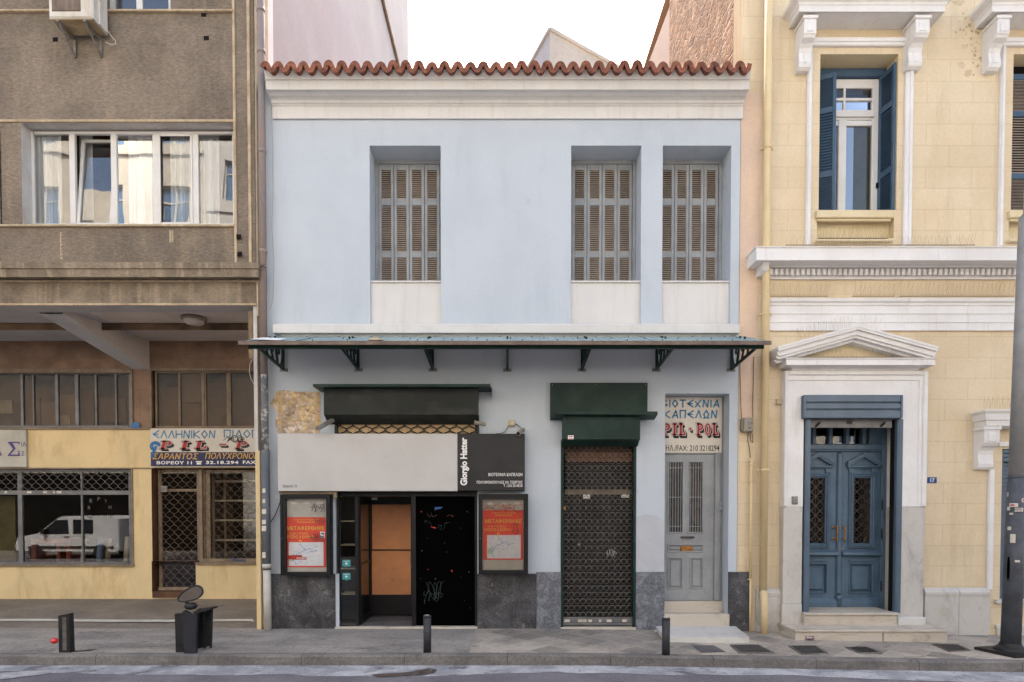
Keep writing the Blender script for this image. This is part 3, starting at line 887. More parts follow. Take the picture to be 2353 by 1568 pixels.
# string ledge and lower fascia beam
mb = MB()
prof = [(0, WZ(611, YL)), (.17, WZ(613, YL)), (.17, WZ(617, YL - .17)), (.15, WZ(618, YL - .15)), (.14, WZ(637, YL - .14)), (0, WZ(642, YL))]
mb.molding(HX, WX(580, 625, YL), YL, prof, False, True)
mb.build('ledge', M['stucco2'], brown)
zb = WZ(702, YL)
mb = MB()
mb.m = 0
mb.quad((HX, YL + .02, zb), (XR, YL + .02, zb), (XR, YL + .02, zl + .02), (HX, YL + .02, zl + .02))
mb.m = 1
mb.bbox(HX, XR, YL + .0, YL + .019, zb, WZ(697, YL), .004)
mb.bbox(HX, XR, YL + .0, YL + .019, WZ(648, YL), WZ(644, YL), .004)
mb.m = 2
YBK = .22
mb.quad((HX, YL + .02, zb), (XR, YL + .02, zb), (XR, YBK, zb), (HX, YBK, zb))
ZC_ = WZ(784, YB)
mb.quad((HX, YBK, zb), (XR, YBK, zb), (XR, YBK, ZC_ + .05), (HX, YBK, ZC_ + .05))
mb.build('fascia_beam', [M['stucco2'], M['paleedge'], M['greysoffit']], brown)
mb = MB()
xs_ = WX(344, 784, YB)
mb.m = 0; mb.quad((xs_ - .02, YBK, ZC_), (XP, YBK, ZC_), (XP, YB + .1, ZC_), (xs_ - .02, YB + .1, ZC_))
mb.m = 1; mb.quad((HX, YBK, ZC_), (xs_ - .02, YBK, ZC_), (xs_ - .02, YB + .1, ZC_), (HX, YB + .1, ZC_))
mb.build('ceiling', [M['soffit'], M['greysoffit']], brown)
# haunched cross beam
mb = MB()
Yf = YBK + .001
fl, fr = WX(91, 718, Yf), WX(145, 718, Yf)
bl, br_ = WX(303.5, 849, YB), WX(344, 849, YB)
zf_, zk = WZ(722, Yf), WZ(849, YB)
vs8 = [(fl, Yf, zf_), (fr, Yf, zf_), (br_, YB, zk), (bl, YB, zk), (fl, Yf, ZC_ + .02), (fr, Yf, ZC_ + .02), (br_, YB, ZC_ + .02), (bl, YB, ZC_ + .02)]
mb.m = 0; mb.add(vs8, [(0, 1, 2, 3), (0, 3, 7, 4)])
mb.m = 1; mb.add(vs8, [(1, 2, 6, 5)])
mb.build('cross_beam', [M['greysoffit'], M['soffit']], brown)
# end wall of the arcade (party line)
mb = MB()
ex0, ex1 = WX(588, 1200, -.08), WX(600, 1200, -.08)
mb.m = 0; mb.box(ex0, ex1, -.08, YB + .3, -.1, WZ(1036, -.08))
mb.m = 1; mb.box(WX(583.5, 900, -.08), WX(592, 900, -.08), -.08, YB + .3, WZ(1036, -.08), zb + .0)
mb.build('end_wall', [M['ochre'], M['reveal']], brown)
# arcade back wall
mb = MB()
H1 = rc(-140, 850, 300, 983, YB); H2 = rc(345, 850, 597, 984, YB)
H3 = rc(-140, 1078, 303, 1299, YB); H4 = rc(349, 1076, 597, 1296, YB)
Hd = rc(349, 1290, 450, 1362, YB)
zsplit = WZ(985, YB)
mb.hole_wall(HX, XP, zsplit, ZC_ + .05, YB, [H1 + (.12,), H2 + (.12,)], m=0, mr=1)
mb.hole_wall(HX, XP, -.2, zsplit, YB, [H3 + (.12,), H4 + (.3,), Hd + (.3,)], m=2, mr=3)
mb.build('shop_wall', [M['brownmarble'], M['frame_tan'], M['ochre'], M['woodbrown']], brown)
# dim interiors behind
mb = MB()
for (x0, x1, z0, z1), y in ((H1, .6), (H2, .5)):
    mb.quad((x0 - .1, YB + y, z0 - .1), (x1 + .1, YB + y, z0 - .1), (x1 + .1, YB + y, z1 + .1), (x0 - .1, YB + y, z1 + .1))
mb.build('interior_boards', M['brownint'], brown)
rn = random.Random(12)
for i, (p0, p1, y0, y1, c_) in enumerate(((0, 28, 920, 950, C(170, 160, 140, K)), (60, 92, 915, 983, C(140, 104, 76, K)), (96, 128, 925, 983, C(150, 120, 92, K)), (134, 172, 908, 983, C(160, 128, 96, K)), (138, 160, 955, 983, C(186, 172, 150, K)), (182, 215, 900, 983, C(120, 90, 70, K)), (226, 290, 915, 970, C(134, 104, 84, K)), (362, 410, 890, 983, C(146, 116, 84, K)), (414, 462, 860, 925, C(150, 128, 104, K)), (415, 462, 928, 983, C(140, 116, 90, K)), (474, 520, 880, 983, C(138, 116, 92, K)), (532, 585, 868, 983, C(130, 112, 92, K)))):
    q = MB(); q.pbox(p0, y0, p1, y1, YB + .16 + .02 * (i % 4), .03); q.build('cardboard_sheet', surf('cardboard_tone', c_, tuple(v * .75 for v in c_[:3]) + (1,), 2, .9, bump=0, grain=.06), brown)
mb = MB()
for x0, x1, z0, z1, d in ((HX, H3[1] + .3, -.1, H3[3] + .2, 3.5), (H4[0] - .1, XP, -.1, H4[3] + .1, 1.6)):
    mb.quad((x0, YB + d, z0), (x1, YB + d, z0), (x1, YB + d, z1), (x0, YB + d, z1))
    mb.quad((x0, YB + .31, z0), (x1, YB + .31, z0), (x1, YB + d, z0), (x0, YB + d, z0))
    mb.quad((x0, YB + .31, z1), (x1, YB + .31, z1), (x1, YB + d, z1), (x0, YB + d, z1))
    mb.quad((x0, YB + .31, z0), (x0, YB + d, z0), (x0, YB + d, z1), (x0, YB + .31, z1))
    mb.quad((x1, YB + .31, z0), (x1, YB + d, z0), (x1, YB + d, z1), (x1, YB + .31, z1))
mb.build('interior', M['dark'], brown)


def bar_v(mb, px, y0, y1, Y, w, t=.04):
    X0, X1, Z0, Z1 = rc(px - w / 2, y0, px + w / 2, y1, Y)
    mb.bbox(X0, X1, Y, Y + t, Z0, Z1, .004)


def bar_h(mb, x0, x1, py, Y, w, t=.04):
    X0, X1, Z0, Z1 = rc(x0, py - w / 2, x1, py + w / 2, Y)
    mb.bbox(X0, X1, Y, Y + t, Z0, Z1, .004)


def framed(name, parent, rect, mull, Y, fw, mat, glass, hbars=(), t=.05, gname='pane', gy=.03, lights=None):
    """window: frame mesh with mullions, pane as sub-part. rect in photo pixels"""
    x0, y0, x1, y1 = rect
    mb = MB()
    bar_v(mb, x0 + fw / 2, y0, y1, Y, fw, t); bar_v(mb, x1 - fw / 2, y0, y1, Y, fw, t)
    bar_h(mb, x0 + fw, x1 - fw, y0 + fw / 2, Y, fw, t); bar_h(mb, x0 + fw, x1 - fw, y1 - fw / 2, Y, fw, t)
    for m_ in mull:
        px, w = m_ if isinstance(m_, tuple) else (m_, fw)
        bar_v(mb, px, y0 + fw, y1 - fw, Y + .002, w, t)
    for (py, w) in hbars: bar_h(mb, x0 + fw, x1 - fw, py, Y + .004, w, t)
    fr = mb.build(name, mat, parent)
    for p0, p1 in (lights or ((x0, x1),)):
        X0, X1, Z0, Z1 = rc(p0, y0, p1, y1, Y + gy)
        mb = MB(); mb.quad((X0 + .01, Y + gy, Z0 + .01), (X1 - .01, Y + gy, Z0 + .01), (X1 - .01, Y + gy, Z1 - .01), (X0 + .01, Y + gy, Z1 - .01))
        mb.build(gname, glass, fr)
    return fr


# upper office window with five lights, second one tilted open
YW = YL + .20
fr = framed('window', brown, (72, 302, 540, 520), [(166, 13), (261.5, 13), (359, 16), (449, 14)], YW, 6, M['upvc'], M['glass_up'], lights=((74, 166), (261, 359), (359, 449), (449, 538)))
mb = MB()
X0, X1, Z0, Z1 = rc(173, 304, 255, 518, YW)
# leaf tilted inwards at the top, slightly skewed as it hangs
tl = .16
def tilt(x, y, z):
    k = (z - Z0) / (Z1 - Z0)
    return (x, YW + y + .04 + .15 * k, z - .02 * k)
mb.T = tilt
w = .045
mb.box(X0, X0 + w, -.03, .01, Z0, Z1); mb.box(X1 - w, X1, -.03, .01, Z0, Z1)
mb.box(X0 + w, X1 - w, -.03, .01, Z0, Z0 + w); mb.box(X0 + w, X1 - w, -.03, .01, Z1 - w, Z1)
mb.m = 1; mb.quad((X0 + w, 0, Z0 + w), (X1 - w, 0, Z0 + w), (X1 - w, 0, Z1 - w), (X0 + w, 0, Z1 - w)); mb.m = 0
mb.build('tilted_leaf', [M['upvc'], M['glass_up']], fr)
mb = MB(); mb.pbox(364, 308, 368.5, 516, YW - .012, .012); mb.pbox(438, 308, 442, 516, YW - .012, .012); mb.pbox(368.5, 308, 438, 313, YW - .012, .012); mb.pbox(368.5, 511, 438, 516, YW - .012, .012)
mb.build('casement', M['upvc'], fr)
# net curtains behind
for p0, p1, dep in ((76, 142, .08), (296, 350, .10), (392, 440, .10), (460, 504, .12), (184, 214, .26)):
    mb = MB(); mb.smooth = True
    n = 26
    Xa, Xb, Za, Zb = rc(p0, 303, p1, 520, YW + dep)
    pts = [(Xa + (Xb - Xa) * i / n, YW + dep + .018 * math.sin(i * 1.7) + .008 * math.sin(i * 4.1)) for i in range(n + 1)]
    for p, q in zip(pts[:-1], pts[1:]):
        mb.quad((p[0], p[1], Za), (q[0], q[1], Za), (q[0], q[1], Zb), (p[0], p[1], Zb))
    mb.build('curtain', M['curtain'], fr)
mb = MB(); mb.quad((HX, YW + .9, 5), (XP - .1, YW + .9, 5), (XP - .1, YW + .9, 12), (HX, YW + .9, 12)); mb.build('office_interior', M['brownint'], brown)
framed('window', brown, (-150, 300, -6, 520), [-80], YW, 6, M['upvc'], M['glass_up'])
framed('window', brown, (253, -140, 391, 26), [(319, 14)], YL + .12, 5, M['upvc'], M['glass_up'])
# arcade windows
framed('window', brown, (-140, 856, 301, 983), [-70, (50, 6), (76, 3), (130, 7), (176, 8), (220, 4), (266, 4)], YB + .05, 5, M['frame_grey'], M['glass_dusty'], t=.04)
framed('window', brown, (356, 852, 600, 984), [(412, 5), (466, 7), (472, 3), (524, 7), (529, 3)], YB + .05, 5, M['frame_tan'], M['glass_dusty'], t=.04)
mb = MB()
mb.pbox(-140, 848, 300, 857, YB - .03, .06); mb.pbox(300, 848, 304, 983, YB - .03, .06); mb.pbox(-140, 983, 345, 987, YB - .04, .06); mb.build('window_surround', M['frame_tan'], brown)
mb = MB(); mb.pbox(344, 847, 348, 985, YB - .03, .06); mb.pbox(348, 847, 597, 852, YB - .03, .06); mb.build('window_surround', M['frame_tan'], brown)
mb = MB()
mb.pbox(-140, 1075, 345, 1078, YB - .02, .04); mb.pbox(302, 1078, 305.5, 1300, YB - .02, .05); mb.pbox(-140, 1298, 306, 1302, YB - .05, .1); mb.build('window_surround', M['frame_tan'], brown)
mb = MB(); mb.pbox(448, 1293, 597, 1298, YB - .05, .1)
mb.build('window_surround', M['frame_tan'], brown)


def diamond_grille(mb, X0, X1, Z0, Z1, Y, dx, dz, r, n=3, sharp=1.0):
    k = int((X1 - X0) / dx) + 1
    m_ = max(2, int(round((Z1 - Z0) / dz)) * 8)
    for i in range(k + 1):
        pts = []
        for j in range(m_ + 1):
            z = Z0 + (Z1 - Z0) * j / m_
            ph = math.pi * (z - Z0) / dz + math.pi * i
            c_ = math.cos(ph)
            x = X0 + i * dx + dx / 2 * math.copysign(abs(c_) ** sharp, c_)
            pts.append((min(max(x, X0), X1), Y + (.003 if i % 2 else -.003), z))
        mb.tube(pts, r, n)


# left shop window with lattice strip
fr = framed('shop_window', brown, (-140, 1079, 302, 1298), [(46, 10)], YB + .06, 6, M['frame_grey'], M['glass_dark'], hbars=[(1132.5, 10)], t=.05)
mb = MB(); bar_v(mb, 188, 1084, 1292, YB + .062, 4, .04); mb.build('glazing_bar', M['frame_grey'], fr)
X0, X1, Z0, Z1 = rc(-140, 1082, 301, 1127, YB + .04)
mb = MB(); diamond_grille(mb, X0, X1, Z0, Z1, YB + .045, .083, .082, .005); mb.build('lattice', M['wiregrey'], fr)
mb = MB()
for p0, p1 in ((10, 16), (62, 72), (99, 108), (122, 126), (130, 141)):
    mb.pbox(p0, 1129, p1, 1134, YB + .058, .002)
mb.build('worn_sticker', M['signwhite'], fr)
mb = MB()
for ch, x, y in (('E', 206, 1147), ('R', 202, 1163), ('O', 203, 1184), ('P', 224, 1143), ('Y', 240, 1148), ('H', 250, 1162), ('H', 247, 1184)):
    text(mb, ch, x, y, x + 6, y + 8, YB + .08)
mb.build('window_letters', M['wiregrey'], fr)
# shop two: door and window behind a rolling lattice
fr = framed('shop_door', brown, (364, 1079, 460, 1357), [], YB + .16, 7, M['frame_tan'], M['glass_dark'], hbars=[(1127, 6)], t=.05)
mb = MB(); X0, X1, Z0, Z1 = rc(366, 1080, 458, 1354, YB + .12); diamond_grille(mb, X0, X1, Z0, Z1, YB + .12, .083, .085, .0045); mb.build('lattice', M['wirebrown'], fr)
mb = MB(); mb.pbox(364, 1350, 457, 1357, YB + .09, .05); bar_v(mb, 461, 1078, 1350, YB + .08, 8, .08); mb.build('bottom_rail', M['frame_tan'], fr)
mb = MB(); mb.pbox(370, 1117, 383, 1131, YB + .09, .03); mb.build('lock_plate', M['zinc'], fr)
mb = MB(); mb.pbox(350, 1360, 447, 1374, YB - .03, .2); mb.build('door_step', M['woodbrown'], brown)
fr = framed('shop_window', brown, (466, 1080, 597, 1294), [(478, 10)], YB + .14, 6, M['frame_tan'], M['glass_dark'], t=.05)
mb = MB(); X0, X1, Z0, Z1 = rc(467, 1080, 596, 1285, YB + .10); diamond_grille(mb, X0, X1, Z0, Z1, YB + .10, .083, .085, .0045); mb.build('lattice', M['wirebrown'], fr)
mb = MB(); mb.pbox(463, 1284, 597, 1293, YB + .06, .05); mb.build('bottom_rail', M['frame_tan'], fr)
mb = MB(); scribble(mb, 528, 1284, 566, 1291, YB + .055, 10, .018, 4, 2); mb.build('blue_scrawl', M['paintblue'], fr)

# flat graffiti blots on the arcade
mb = MB()
for cx, cy, rx, ry in ((312, 977.5, 9, 7.5), (306, 980, 6, 4)):
    x, z = WX(cx, cy, YB - .045), WZ(cy, YB - .045)
    mb.add([(x + rx * .0084 * math.cos(t * .5), YB - .0445 - rx * .0001, z + ry * .0084 * math.sin(t * .5)) for t in range(13)], [tuple(range(13))])
mb.build('paint_blot', M['paintblue'], brown)

# drain-pipe between brown and blue house
pipe = thing('drainpipe', 'weathered grey and pink drainpipe between the brown block and the blue house', 'drainpipe', (-3.84, -.13, 0))
mb = MB()
def pvert(mb, px_, Y, y0, y1, w, r_n=12):
    xa, xb = WX(px_, (y0 + y1) / 2, Y), 0
    k = w / 2 / FPX * (Y - CY)
    mb.smooth = True
    mb.tube([(xa, Y, WZ(y1, Y)), (xa, Y, WZ(y0, Y))], k, r_n)
    mb.smooth = False
xq0, xq1 = WX(597.5, 300, -.14), WX(612, 300, -.14)
PR = .054; PX = WX(605, 650, -.14)
mb.smooth = True; mb.tube([(PX, -.14, WZ(862, -.14)), (PX, -.14, 13)], PR, 14); mb.smooth = False
for y in (20, 115, 345, 575): mb.smooth = True; mb.tube([(PX, -.14, WZ(y + 8, -.14)), (PX, -.14, WZ(y, -.14))], PR + .009, 14)
mb.build('pipe', M['greypipe'], pipe)
mb = MB(); mb.smooth = True; mb.tube([(PX + .005, -.14, WZ(1035, -.14)), (PX + .005, -.14, WZ(862, -.14))], PR, 14); mb.build('flaking_pipe', surf('flaking_grey_pipe', C(120, 124, 128, K), C(98, 102, 108, K), 3, .7, bump=.1, grain=.05, spots=C(206, 202, 198, K), sprange=(.52, .6), spscale=6, vmap=(1, 1, .5)), pipe)
mb = MB(); mb.smooth = True; mb.tube([(PX + .01, -.14, WZ(1310, -.14)), (PX + .01, -.14, WZ(1035, -.14))], PR + .012, 14); mb.build('dark_pipe', M['stickerpipe'], pipe)
mb = MB(); mb.smooth = True; mb.tube([(PX + .02, -.14, 0.0), (PX + .015, -.14, WZ(1297, -.14))], PR + .005, 14); mb.tube([(PX + .015, -.14, WZ(1306, -.14)), (PX + .015, -.14, WZ(1296, -.14))], PR + .018, 14); mb.build('lower_pipe', M['lowpipe'], pipe)
mb = MB()
for y, w, h in ((1128, 8, 12), (1152, 7, 10), (1176, 11, 13), (1200, 10, 12), (1215, 12, 14), (1276, 9, 16)):
    x = WX(606, y, -.22); z = WZ(y, -.22); mb.quad((x - w * .003, -.2135, z - h * .003), (x + w * .003, -.2135, z - h * .0028), (x + w * .003, -.2135, z + h * .003), (x - w * .003, -.2135, z + h * .0027))
mb.build('sticker', M['signwhite'], pipe)

# narrow box and wires under the overhang
mb = MB(); mb.pbox(571, 715, 581, 826, -.05, .12); o = recenter(mb.build('cable_duct', surf('tan_duct', C(150, 128, 96, K), C(120, 100, 76, K), 5, .7, grain=.05))); tag(o, 'narrow tan cable duct hanging at the right end of the brown arcade', 'cable duct')
mb = MB()
pts = [W(x, y, -.06) for x, y in ((580, 826), (575, 838), (574, 856), (577, 872), (584, 885), (594, 890))]
mb.tube([(x, -.06 - .02 * math.sin(i), z) for i, (x, z) in enumerate(pts)], .006, 5)
o = recenter(mb.build('cable', M['palecable'])); tag(o, 'thin pale cable looping from the tan duct to the drainpipe', 'cable')
mb = MB(); pts = [W(x, y, -.02) for x, y in ((623, 225), (625, 300), (627, 420), (624, 520), (629, 600), (627, 690), (620, 712))]
mb.tube([(x, -.012, z) for x, z in pts], .004, 4); o = recenter(mb.build('cable', M['palecable'])); tag(o, 'thin slack wire running down the left edge of the upper blue wall', 'cable')
mb = MB(); pts = [W(x, y, -.25) for x, y in ((566, 605), (580, 606), (596, 611), (612, 615))]
mb.tube([(x, -.25, z) for x, z in pts], .007, 4); mb.tube([(pts[2][0], -.25, pts[2][1] - .04), (pts[3][0] - .02, -.25, pts[3][1] + .05)], .005, 4); o = recenter(mb.build('wire_bundle', M['cable'])); tag(o, 'dark wire ends sticking out past the drainpipe at the brown ledge', 'wire')

# air conditioner
YA = YL - .40
ac = thing('air_conditioner', 'aged white air conditioner on steel arms high on the brown wall', 'air conditioner', (WX(165, 40, YA), YL - .25, WZ(44, YA)))
mb = MB(); X0, X1, Z0, _ = rc(111, 10, 213, 41, YA)
mb.bbox(X0, X1, YA, YL - .06, Z0, Z0 + .62, .02); mb.build('casing', M['acwhite'], ac)
mb = MB(); g0, g1, _, gz1 = rc(118, 0, 184, 33, YA - .012); mb.bbox(g0, g1, YA - .012, YA - .001, Z0 + .09, Z0 + .56, .008); mb.build('fan_grille', M['acgrille'], ac)
mb = MB(); mb.box(X0 + .02, X1 - .02, YA + .02, YL - .08, Z0 - .012, Z0 - .002); mb.build('tray', M['acbottom'], ac)
mb = MB(); mb.bbox(X1 - .001, X1 + .025, YL - .28, YL - .1, Z0 + .0, Z0 + .34, .005); mb.build('valve_cover', M['acwhite'], ac)
for px in (134, 196):
    xb = WX(px, 42, YA + .03)
    mb = MB(); mb.box(xb - .015, xb + .015, YA + .01, YL - .0, Z0 - .045, Z0 - .014)
    zt = Z0 - .3
    mb.box(xb - .015, xb + .015, YL - .03, YL - .001, zt, Z0 - .046)
    mb.tube([(xb, YA + .05, Z0 - .05), (xb, YL - .03, zt + .02)], .014, 4)
    mb.build('bracket', M['zinc'], ac)
mb = MB(); pts = [W(x, y, YL - .1) for x, y in ((247, 70), (256, 84), (266, 95), (265, 102), (255, 103), (243, 98))]
mb.tube([(x, YL - .1, z) for x, z in pts], .008, 5); mb.build('drain_hose', M['palecable'], ac)
# square vent holes in the stucco
for i, (x, y) in enumerate(((128, 91), (469, 34), (475, 88))):
    mb = MB(); mb.pbox(x - 7, y - 5, x + 5, y + 5, YL - .003, .002)
    o = recenter(mb.build('vent_hole', M['dark']))
    tag(o, ['dark square hole in the stucco below the air conditioner', 'dark square hole just under the top ledge of the brown wall', 'dark square hole lower down beside the pale pilaster edge'][i], 'hole', 'square holes in the brown wall')
for i, (x, y) in enumerate(((549, 544), (551, 584))):
    mb = MB(); mb.pbox(x - 6, y - 5, x + 5, y + 6, YL - .0285, .002); o = recenter(mb.build('chipped_hole', M['dark']))
    tag(o, ['chipped hole in the brown pilaster, upper of two', 'chipped hole in the brown pilaster, lower of two, above the ledge'][i], 'hole', 'chipped holes in the pilaster')
for i, (x, y0, y1) in enumerate(((141, 534, 596), (394, 530, 575))):
    mb = MB(); mb.m = 0; mb.pbox(x - 3 - 2 * i, y0, x + 2 + 2 * i, y1 - 18 * i, YL - .004, .003); mb.m = 1
    for k in range(8): mb.pbox(x - 1.5 + (k * 37 % 3) * .5, y0 + 2 + k * (y1 - y0 - 4) / 8, x + 1 + (k * 53 % 3) * .5, y0 + 2 + (k + .5 + (k % 3) * .15) * (y1 - y0 - 4) / 8, YL - .006, .0015)
    o = recenter(mb.build('wall_scar', [M['paleedge'], M['stucco2']])); tag(o, ['row of rusty marks left in the brown parapet under the open window', 'pale rimmed slot scar in the brown parapet right of centre'][i], 'wall scar')
# round ceiling lamp
xc, yc, = WX(446, 741, 1.0), 1.05
zc = ZC_
lamp = thing('ceiling_lamp', 'round dusty bulkhead lamp on the arcade ceiling', 'lamp', (xc, yc, zc - .1))
t_ = (1.83 + 0)  # lamp is found where its pixel ray meets the ceiling
xx, yy = GP(446, 737, ZC_ - .05)
mb = MB(); mb.lathe([(.20, 0), (.205, -.03), (.19, -.05)], (xx, yy, ZC_), 24); mb.build('base_ring', M['frame_tan'], lamp, True)
mb = MB(); mb.lathe([(.17, -.05), (.165, -.08), (.13, -.105), (.07, -.12), (.01, -.123)], (xx, yy, ZC_), 24); mb.build('globe', M['soffit'], lamp, True)

# signs on the brown building
sg = thing('hat_workshop_sign', 'wide painted sign with red PIL-P lettering over a navy band', 'sign', (WX(470, 1050, YB - .05), YB - .05, WZ(1072, YB - .05)))
YS = YB - .06
mb = MB(); mb.pbox(346, 985, 668, 1073, YS, .05); mb.build('board', M['signwhite'], sg)
mb = MB(); mb.pbox(346.5, 1039.5, 667.5, 1072, YS - .003, .002); mb.build('navy_band', M['navy'], sg)
mb = MB()
x0 = 352
ang_text(mb, 'ΕΛΛΗΝΙΚΟΝ', 352, 990, 494, 1007, YS - .004, .011, .32)
ang_text(mb, 'ΠΙΛΟΠ', 515, 989, 594, 1006, YS - .004, .011, .32)
mb.build('blue_lettering', M['letter_blue'], sg)
ms = [MB(), MB(), MB()]
slab_text(ms, [('P', 366, 392), ('I', 411, 434), ('L', 446, 474), ('-', 501, 519), ('P', 539, 565), ('O', 586, 612), ('L', 630, 656)], 1014, 1032, YS - .004, (.045, -.045), .25)
ms[0].build('letter_shadow', M['letter_dark'], sg); ms[1].build('letter_edge', M['letter_white'], sg); ms[2].build('red_lettering', M['letter_red'], sg)
mb = MB(); text(mb, 'ΣΑΡΑΝΤΟΣ', 350, 1042, 456, 1056, YS - .005, .012, .25, 1.05); text(mb, 'ΠΟΛΥΧΡΟΝΟΠΟΥΛΟΣ', 471, 1041, 660, 1055, YS - .005, .012, .25, 1.05); mb.build('gold_lettering', M['letter_gold'], sg)
mb = MB(); text(mb, 'ΒΟΡΕΟΥ 11', 360, 1060, 441, 1067.5, YS - .005, .03, 0, 1.1); text(mb, '32.18.294', 473, 1059.5, 548, 1067, YS - .005, .03, 0, 1.1); text(mb, 'FAX', 558, 1059, 588, 1066.5, YS - .005, .03, 0, 1.1)
mb.pbox(452, 1063, 462, 1068, YS - .0055, .001); mb.pbox(450, 1060, 464, 1062.5, YS - .0055, .001); mb.build('white_lettering', M['letter_white'], sg)
mb = MB()
for k in range(14):
    a = math.pi * (.15 + 1.2 * k / 13)
    x, z = WX(357, 1026, YS - .007), WZ(1026, YS - .007)
    mb.add([(x + .075 * math.cos(a) + .035 * math.cos(t), YS - .007 - .0001 * k, z + .065 * math.sin(a) + .035 * math.sin(t)) for t in [i * .6283 for i in range(10)]], [tuple(range(10))])
for k in range(12):
    x, z = WX(358 - k * .8, 1028 + k * 2, YS - .007), WZ(1028 + k * 2, YS - .007)
    mb.add([(x + .03 * math.cos(t), YS - .0085 - .0001 * k, z + .03 * math.sin(t)) for t in [i * .6283 for i in range(10)]], [tuple(range(10))])
mb.build('spray_tag', M['paintblue'], sg)
mb = MB(); scribble(mb, 514, 999, 562, 1019, YS - .008, 12, .012, 8, 3); mb.build('scrawl', M['graffdark'], sg)
sg = thing('company_sign', 'pale grey sign with a purple sigma at the far left', 'sign', (WX(20, 1040, YB - .04), YB - .04, WZ(1074, YB - .04)))
mb = MB(); X0, X1, Z0, Z1 = rc(-120, 988, 60, 1074, YB - .05); mb.bbox(X0, X1, YB - .05, YB - .005, Z0, Z1, .008); mb.build('board', M['caseback'], sg)
mb = MB()
for p in ([(18, 1015.6), (45, 1015.6), (45, 1023), (41, 1018.5), (29, 1018.5), (36, 1031), (24, 1045), (41, 1045), (45, 1040), (45, 1048.5), (18, 1048.5), (18, 1046), (30, 1032), (18, 1017.5)],):
    mb.add([(WX(x, y, YB - .054), YB - .054, WZ(y, YB - .054)) for x, y in p], [tuple(range(len(p)))])
text(mb, 'ΙΑ', 49, 1016, 61 - 24 + 24 - 5 + 4, 1027, YB - .054, .01); text(mb, 'Ε.Ε', 41.5, 1037, 56, 1048, YB - .0545, .01) ; text(mb, '&', -6, 1037, 5, 1048, YB - .054, .03)
mb.build('lettering', M['letter_purple'], sg)

# goods inside the left shop
mb = MB(); mb.pbox(-140, 1140, 36, 1290, YB + .3, .03); mb.build('olive_panel', surf('olive_wood_panel', C(120, 112, 76, K), C(96, 88, 62, K), 2, .7, grain=.05), brown)
desk = thing('shop_desk', 'red brown desk inside the left shop window', 'desk', (WX(150, 1280, YB + 1.2), YB + 1.1, .2))
YD = YB + .35
mb = MB(); X0, X1, Z0, Z1 = rc(70, 1238, 160, 1250, YD); mb.bbox(X0, X1, YD, YD + .6, Z0, Z1, .01); mb.build('top', M['deskred'], desk)
for a, b in ((70, 80), (128, 136), (150, 160)):
    mb = MB(); xa, xb, za, zb_ = rc(a, 1250, b, 1300, YD); mb.box(xa, xb, YD + .02, YD + .5, za - .3, Z0); mb.build('leg', M['deskred'], desk)
rolls = (('rollcream', 188, 1238, 9), ('rollblue', 226, 1236, 12), ('rollolive', 246, 1238, 11), ('rollcream', 288, 1234, 12))
names = ('slim cream cloth roll leaning beside the mullion of the left shop window', 'blue cloth roll standing in the left shop window', 'olive cloth roll standing next to the blue one', 'tall cream cloth roll at the right end of the left shop window')
for (mm, px, py, w), lb in zip(rolls, names):
    Y = YB + .22
    mb = MB(); mb.smooth = True; x, z = WX(px, py, Y), WZ(py, Y)
    mb.tube([(x, Y, WZ(1299, Y)), (x + .03, Y + .04, z)], w * .0044, 12)
    o = recenter(mb.build('cloth_roll', M[mm])); tag(o, lb, 'cloth roll', 'cloth rolls in the shop window')
sh = thing('shelf_unit', 'pale shelving behind the lattice of the right arcade window', 'shelves', (WX(530, 1290, YB + .7), YB + .7, .3))
Y = YB + .62
mb = MB(); mb.pbox(488, 1085, 494, 1296, Y, .3); mb.pbox(514, 1085, 520, 1296, Y + .01, .3); mb.pbox(590, 1085, 597, 1296, Y, .3); mb.build('upright', M['frame_tan'], sh)
for y in (1106, 1151, 1196, 1242):
    mb = MB(); mb.pbox(494, y - 2, 590, y + 2, Y - .02, .3); mb.build('shelf', M['rollcream'], sh)


# ================================================================ BLUE HOUSE (middle)
blue = thing('blue_house', 'two storey pale blue house with tiled eaves and closed grey shutters', 'house', (0, 0, 0))
BX0, BX1 = -3.885, WX(1698, 700, 0)
ZE = WZ(190, 0)
wins = [(850, 335, 1013, 745), (1312, 335, 1473, 745), (1522, 335, 1679, 745)]
holes = [rc(*w_, 0) for w_ in wins]
holes = [(a, b, c, d, .46) for a, b, c, d in holes]
h1 = rc(771, 955, 1097, 1470, 0); h2 = rc(1289, 1010, 1461, 1470, 0); h3 = rc(1527, 905, 1674, 1470, 0)
mb = MB()
mb.hole_wall(BX0, BX1, -.2, ZE, 0, holes + [h1 + (.3,), h2 + (.25,), h3 + (.3,)])
mb.quad((BX1, 0, -.2), (BX1, 9, -.2), (BX1, 9, ZE), (BX1, 0, ZE))
mb.quad((BX0, 9, -.2), (BX1, 9, -.2), (BX1, 9, ZE), (BX0, 9, ZE))
mb.build('wall', M['blue'], blue)
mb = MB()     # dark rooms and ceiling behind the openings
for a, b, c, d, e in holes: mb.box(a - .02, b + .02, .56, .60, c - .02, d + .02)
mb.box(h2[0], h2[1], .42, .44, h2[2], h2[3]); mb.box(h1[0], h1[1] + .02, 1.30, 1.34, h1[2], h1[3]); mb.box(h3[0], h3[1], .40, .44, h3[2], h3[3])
mb.build('room_backing', M['dark'], blue)
